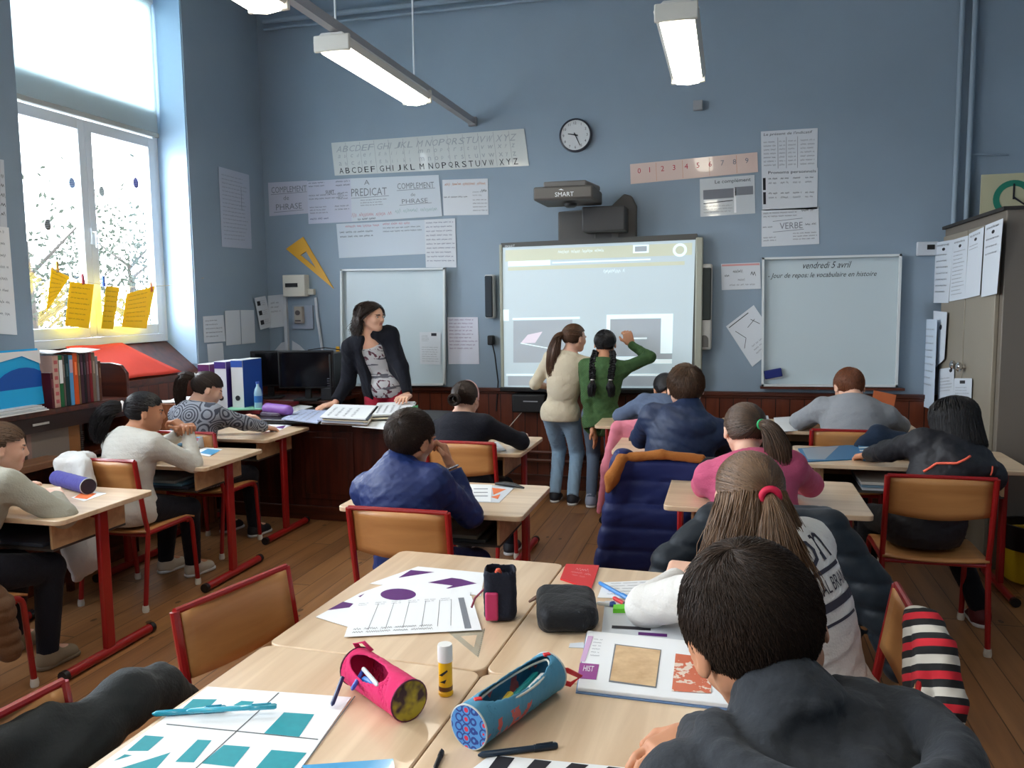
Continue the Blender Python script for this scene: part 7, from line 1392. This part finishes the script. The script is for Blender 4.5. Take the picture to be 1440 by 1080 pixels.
# ---------------------------------------------------------------- things on the other desks
g = N('striped_case'); x, y, z = g.xyz(); f = g.math('FRACT', g.math('MULTIPLY', z, 16.0)); SCASE = g.out(g.mix(g.math('GREATER_THAN', f, .75), g.mix(g.math('GREATER_THAN', f, .45), (104, 160, 200), (222, 220, 224)), (130, 30, 60)), .6)
o, *_ = pcase('violet-blue cylindrical pencil case with a dark round end, on the desk at the left edge', onz(80, 672, .738), onz(124, 684, .738), .037, mat('violet_canvas', (66, 64, 140), .7, bump=.1), (None, mat('dark_end', (44, 30, 46), .6)), None)
MB().box((.11, -.035, .05), (.002, .022, .022), rz=-.5).build('white_tag', PAPER, o)
o, *_ = pcase('striped pencil case in blue, white and red beside the white cardigan', onz(252, 620, .735), onz(284, 622, .735), .034, SCASE, (None, mat('pale_end', (196, 196, 196), .6)), None)
v = Vol(tuple(tz(385, 588)-Vector((.2, .2, .02))), tuple(tz(385, 588)+Vector((.2, .2, .12))), .004); a = np.array(tz(384, 592)); v.rbox(a+np.array([0, 0, .036]), (.10, .035, .034), .02, rotm(-10)); v.noise(.002, 30, 1); V, F = v.mesh(a); o = npmesh('pencil_case', V, F, mat('aubergine_case', (60, 40, 66), .5), None, tuple(a)); tag(o, 'dark aubergine pencil case on the desk nearest the teacher desk', 'pencil case'); MB().tube([(-.08, -.04, .05), (.08, -.055, .05)], .002, 6).build('zip', GREYM, o)
flat('drawing', 'drawing with an orange patch on the desk at the left photo edge', 'drawing', [(100, 700), (128, 690), (150, 694), (118, 705)], PAPER, marks=[(ORA, [(104, 700), (116, 692), (136, 694), (122, 702)])])
flat('drawing', 'drawing with blue blocks nearest the elbow of the girl in the white cardigan', 'drawing', [(240, 636), (262, 630), (285, 634), (262, 644)], PAPER, marks=[(BLUESH, [(246, 637), (258, 632), (268, 635), (258, 640)])]); flat('drawing', 'drawing with one blue block, nearest the desk corner by the white cardigan', 'drawing', [(268, 637), (290, 629), (313, 632), (294, 642)], PAPER, z=.702, marks=[(BLUESH, [(281, 637), (292, 631), (310, 633), (298, 640)])])
flat('drawing', 'drawing with purple shapes in front of the aubergine pencil case', 'drawing', [(352, 603), (380, 595), (410, 598), (386, 608)], PAPER, marks=[(PUR, [(362, 602), (376, 597), (384, 600), (372, 604)]), (PUR, [(386, 601), (402, 598), (398, 603)])])
flat('worksheet', 'white sheet on the desk of the boy in blue', 'paper', [(655, 681), (692, 682), (690, 706), (650, 704)], PAPER, z=.702, marks=[(INKGREY, [(666, 687+k*5), (686, 687+k*5), (686, 688+k*5), (666, 688+k*5)]) for k in range(3)]); flat('drawing', 'drawing with orange shapes beside the white sheet of the boy in blue', 'drawing', [(684, 682), (724, 685), (702, 707), (660, 706)], PAPER2, marks=[(ORA, [(692, 686), (712, 688), (694, 696)]), (ORA, [(690, 699), (704, 695), (700, 702)])])
a = np.array(tz(718, 686)); tag(MB().tube([(-.08, .02, .012), (-.03, .015, .014), (.02, -.0, .013), (.07, -.02, .008)], [.006, .012, .011, .004], 8).build('strap', BLACKP, loc=tuple(a), smooth=True), 'black strap lying on the desk of the boy in blue', 'strap')
v = Vol(tuple(tz(610, 676)-Vector((.2, .2, .02))), tuple(tz(610, 676)+Vector((.2, .2, .14))), .005); a = np.array(tz(612, 690)); v.ell(a+np.array([0, 0, .035]), (.07, .045, .034)); v.cut((0, 0, .7012), (0, 0, -1)); v.noise(.003, 30, 1); V, F = v.mesh(a); tag(npmesh('pencil_case', V, F, mat('coral_red', (214, 50, 60), .5), None, tuple(a)), 'coral red pouch on the desk in front of the boy in blue', 'pencil case')
flat('exercise_book', 'pale exercise book under the hands of the girl in black', 'book', [(648, 626), (700, 622), (712, 634), (660, 640)], PAPER2, t=.004)
# right side desks
FB = mat('blue_folder', (56, 124, 172), .4)
flat('folder', 'blue folder with a see-through flap on the wide desk at the right', 'folder', [(1122, 632), (1208, 626), (1216, 646), (1136, 650)], FB, t=.006, marks=[(mat('pale_flap', (150, 170, 186), .3), [(1128, 631), (1180, 627), (1160, 646), (1136, 646)])]); flat('folder', 'blue and white striped folder on the wide desk at the right', 'folder', [(1206, 626), (1230, 625), (1242, 647), (1214, 648)], FB, z=.707, t=.008, marks=[(PAPER, [(1207+k*1.5, 629+k*4), (1231+k*2, 628+k*4), (1232+k*2, 629.5+k*4), (1208+k*1.5, 630.5+k*4)]) for k in range(4)])
flat('sheet', 'white papers fanned out beside the striped folder', 'paper', [(1232, 627), (1262, 630), (1276, 646), (1242, 648)], PAPER, z=.703, t=.01); flat('sheet', 'loose white paper on top of the fanned papers, nearest the black sleeve', 'paper', [(1246, 629), (1272, 632), (1290, 643), (1262, 646)], PAPER, z=.715)
flat('sheet', 'white papers on the desk left of the ginger boy', 'paper', [(1088, 588), (1118, 586), (1122, 606), (1092, 608)], PAPER, t=.004); flat('exercise_book', 'open exercise book at the left end of the wide front desk', 'book', [(1048, 586), (1080, 585), (1084, 600), (1050, 602)], PAPER2, t=.004)
tag(MB().slab([(-.06, 0, 0), (.08, 0, -.02), (.10, .02, .09), (-.04, .02, .12)], .004).build('card', mat('orange_card', (196, 104, 60), .6), loc=tuple(np.array(ony(1238, 566, 5.9))-np.array([0, 0, .04]))), 'orange card propped up in front of the ginger boy', 'card')
v = Vol(tuple(tz(925, 600)-Vector((.3, .3, .02))), tuple(tz(925, 600)+Vector((.3, .3, .16))), .005); a = np.array(tz(925, 607)); v.ell(a+np.array([0, 0, .055]), (.12, .05, .058)); v.cut((0, 0, .703), (0, 0, -1)); v.noise(.005, 24, 1); V, F = v.mesh(a); tag(npmesh('pencil_case', V, F, cloth('black_canvas2', (16, 16, 20)), None, tuple(a)), 'black rounded pencil case on the desk behind the pupil in grey-blue', 'pencil case')
flat('pencil_tray', 'brown tray on the left corner of the desk behind the pupil in grey-blue', 'tray', [(888, 614), (945, 616), (944, 624), (884, 620)], mat('brown_tray', (74, 52, 40), .5), t=.02)
# books inside the open desk shelves
def shelfbooks(D_, items):
    x0, y0 = D_.location.x, D_.location.y; z = .5535
    for k, (c_, nm, lab) in enumerate(items):
        tag(MB().box((0, 0, .008), (.46-.03*k, .36, .015)).build('exercise_book', mat('shelf_book_'+nm, c_, .5), loc=(x0-.02*k, y0-.02-.008*k, z+k*.0165), bevel=.002), lab, 'book')
shelfbooks(D2, (((54, 60, 76), 'slate', 'dark folder lowest in the open shelf of the second window-side desk'), ((90, 130, 150), 'bluegrey', 'blue-grey exercise book in the middle of the shelf of the second window-side desk'), ((150, 160, 160), 'pale', 'pale exercise book topmost in the shelf of the second window-side desk')))
shelfbooks(D3, (((60, 50, 44), 'brown', 'dark brown book lowest in the shelf of the desk by the teacher desk'), ((120, 100, 80), 'tan', 'tan book on top in the shelf of the desk by the teacher desk')))
shelfbooks(D1, (((70, 76, 90), 'greyblue', 'grey-blue folder in the open shelf of the desk at the left photo edge'),)); shelfbooks(D4, (((60, 62, 60), 'darkgrey', 'dark grey folder in the shelf of the desk of the boy in blue'), ((130, 126, 110), 'khaki', 'khaki exercise book in the shelf of the desk of the boy in blue')))
shelfbooks(D12, (((206, 208, 210), 'white', 'white folder lowest in the shelf of the wide right desk'), ((120, 150, 170), 'blueish', 'blue-grey folder in the middle of the shelf of the wide right desk'), ((200, 196, 188), 'cream', 'cream exercise book on top in the shelf of the wide right desk')))
# teacher desk papers
ZT_ = .7405
def tdp(name, label, px, m, z, t, fn=None, cat='paper'): return sheetz(name, label, cat, px, m, fn, z=z, t=t)
tdp('sheet', 'large white sheet at the left end of the teacher desk', [(352, 578), (392, 566), (440, 572), (404, 585)], PAPER, ZT_, .004); tdp('open_notebook', 'open notebook with bluish pages on the teacher desk, left of the stacks', [(396, 590), (424, 577), (468, 578), (446, 596)], mat('bluish_page', (176, 186, 212), .7), ZT_+.005, .008, lambda s: s.lines(INKGREY, .05, .1, .9, .8, 4, 2), 'notebook')
STC = [PAPER, mat('tan_cover', (150, 112, 84), .6), PAPER2, mat('bluish_page', (176, 186, 212), .7), CREAM, mat('slate_cover', (84, 92, 112), .5), PAPER]
rr = random.Random(5)
for nm, q0_, n_ in (('left', [(450, 596), (470, 578), (530, 580), (514, 599)], 7), ('right', [(520, 592), (530, 575), (583, 573), (574, 590)], 6)):
    for k in range(n_):
        dx, dy = rr.uniform(-4, 4), rr.uniform(-1, 1); o = tdp('exercise_book', 'exercise book in the %s stack on the teacher desk, %s from below' % (nm, ('first', 'second', 'third', 'fourth', 'fifth', 'sixth', 'seventh')[k]), [(x+dx, y+dy-k*1.3) for x, y in q0_], STC[(k+(nm == 'right')*2) % 7] if k < n_-1 else PAPER, ZT_+.001+k*.0085, .0078, (lambda s: s.lines(INKGREY, .1, .1, .8, .8, 4, 3)) if k == n_-1 else None, 'book'); o['group'] = 'exercise books stacked on the teacher desk'
tdp('folder', 'green folder sticking out at the right end of the teacher desk', [(552, 592), (556, 583), (588, 573), (586, 586)], mat('green_folder', (24, 116, 56), .4), ZT_+.034, .02, None, 'folder'); tdp('sheet', 'white sheet hanging at the front edge of the teacher desk', [(495, 600), (512, 592), (560, 592), (540, 604)], PAPER, ZT_+.0005, .002)
# side cabinet with file boxes near the corner
sc = thing('side_cabinet', 'low dark red cabinet under the file boxes by the window wall', 'cabinet', (-3.68, 5.66, 0)); MB().box((0, 0, .375), (.56, .54, .75)).build('cabinet_body', DARKWOOD, sc, bevel=.004); MB().box((0, 0, .765), (.60, .58, .03)).build('cabinet_top', mat('crimson_top', (104, 24, 30), .4), sc, bevel=.004)
for x, y, w_, h_, c1, c2, lab in ((-3.86, 5.52, .10, .34, (222, 220, 222), (96, 40, 96), 'white and purple file box, leftmost of the upright ones by the corner'), (-3.73, 5.54, .10, .36, (214, 216, 224), (60, 40, 120), 'white and violet file box, middle of the upright ones by the corner'), (-3.60, 5.56, .10, .37, (206, 208, 210), (30, 70, 150), 'white and blue file box, rightmost of the upright ones by the corner')):
    t = thing('file_box', lab, 'box', (x, y, .7805)); MB().box((0, 0, h_/2), (w_, .26, h_)).build('box_body', mat('filebox_%d' % c2[2], c1, .5), t, bevel=.002); MB().box((0, -.131, h_-.03), (w_*.98, .003, .05)).box((w_/2, -.0, h_/2), (.003, .255, h_*.98)).build('colour_band', mat('fileband_%d' % c2[2], c2, .5), t); MB().tube([(0, -.13, .08), (0, -.134, .08)], .02, 14).build('finger_hole', INK, t)
bt = thing('water_bottle', 'small clear water bottle with a blue label in front of the file boxes', 'bottle', tuple(onz(361, 574, .7805)*np.array([1, 1, 0])+np.array([0, 0, .7805]))); bt.location = (-3.44, 5.45, .7805); MB().lathe([(.028, 0), (.03, .01), (.03, .12), (.024, .15), (.012, .17), (.012, .19)], n=18).build('bottle_body', mat('bluish_clear', (150, 186, 206), .1, coat=.5), bt, smooth=True); MB().lathe([(.0305, .05), (.0305, .10)], n=18).build('label', mat('blue_label', (50, 110, 180), .4), bt); MB().lathe([(.014, .19), (.014, .205)], n=14).build('cap', mat('cap_blue', (60, 90, 170), .4), bt)
a = np.array(onz(352, 566, .7825)); tag(MB().box((0, 0, .004), (.30, .21, .008), rz=.4).build('folder', mat('green_edge_folder', (120, 180, 150), .6), loc=(-3.52, 5.44, .781)), 'pale green folder in front of the file boxes', 'folder')
v = Vol((-3.45, 5.2, .73), (-3.0, 5.6, .95), .005); v.cone((-3.34, 5.42, .785), (-3.14, 5.36, .785), .045, .04, .0); v.noise(.003, 30, 1); V, F = v.mesh((-3.24, 5.4, .74)); o = npmesh('pencil_case', V, F, mat('lilac_case', (134, 90, 168), .5), None, (-3.24, 5.4, .74)); tag(o, 'lilac pencil case at the back left of the teacher desk', 'pencil case')
tag(MB().slab([(0, 0, 0), (.20, 0, 0), (.20, .0, .04), (0, 0, .04)], .003).build('ruler', mat('yellow_plastic', (214, 158, 26), .4), loc=tuple(ony(318, 500, 6.4))), 'yellow ruler lying behind the file boxes in the corner', 'ruler')
tag(MB().box((0, 0, .24), (.03, .012, .48)).build('wooden_ruler', mat('yellow_plastic', (214, 158, 26), .4), loc=tuple(np.array(ony(477, 548, 6.52))-np.array([0, 0, .10]))), 'yellow board ruler standing behind the teacher, left of the whiteboard', 'ruler')
# ---------------------------------------------------------------- groups of repeats
GROUPS = {'school_chair': 'red framed school chairs', 'school_desk': 'beech school desks with red legs', 'paper_egg': 'paper eggs stuck on the window', 'clothes_peg': 'clothes pegs on the string', 'magnet_sheet': 'sheets on the cupboard doors', 'file_box': 'upright file boxes by the corner', 'marker_pen': 'marker pens on the ledge', 'paper_note': 'notices on the wall by the window', 'poster': 'posters on the classroom walls', 'drawing': 'felt pen drawings on the desks', 'person': 'people in the classroom', 'pencil_case': 'pencil cases on the desks', 'pen': 'pens on the tables', 'quilted_coat': 'quilted coats on the chairs'}
for o in list(SC.objects):
    k = o.name.split('.')[0]
    if o.parent is None and k in GROUPS and 'group' not in o and 'category' in o: o['group'] = GROUPS[k]
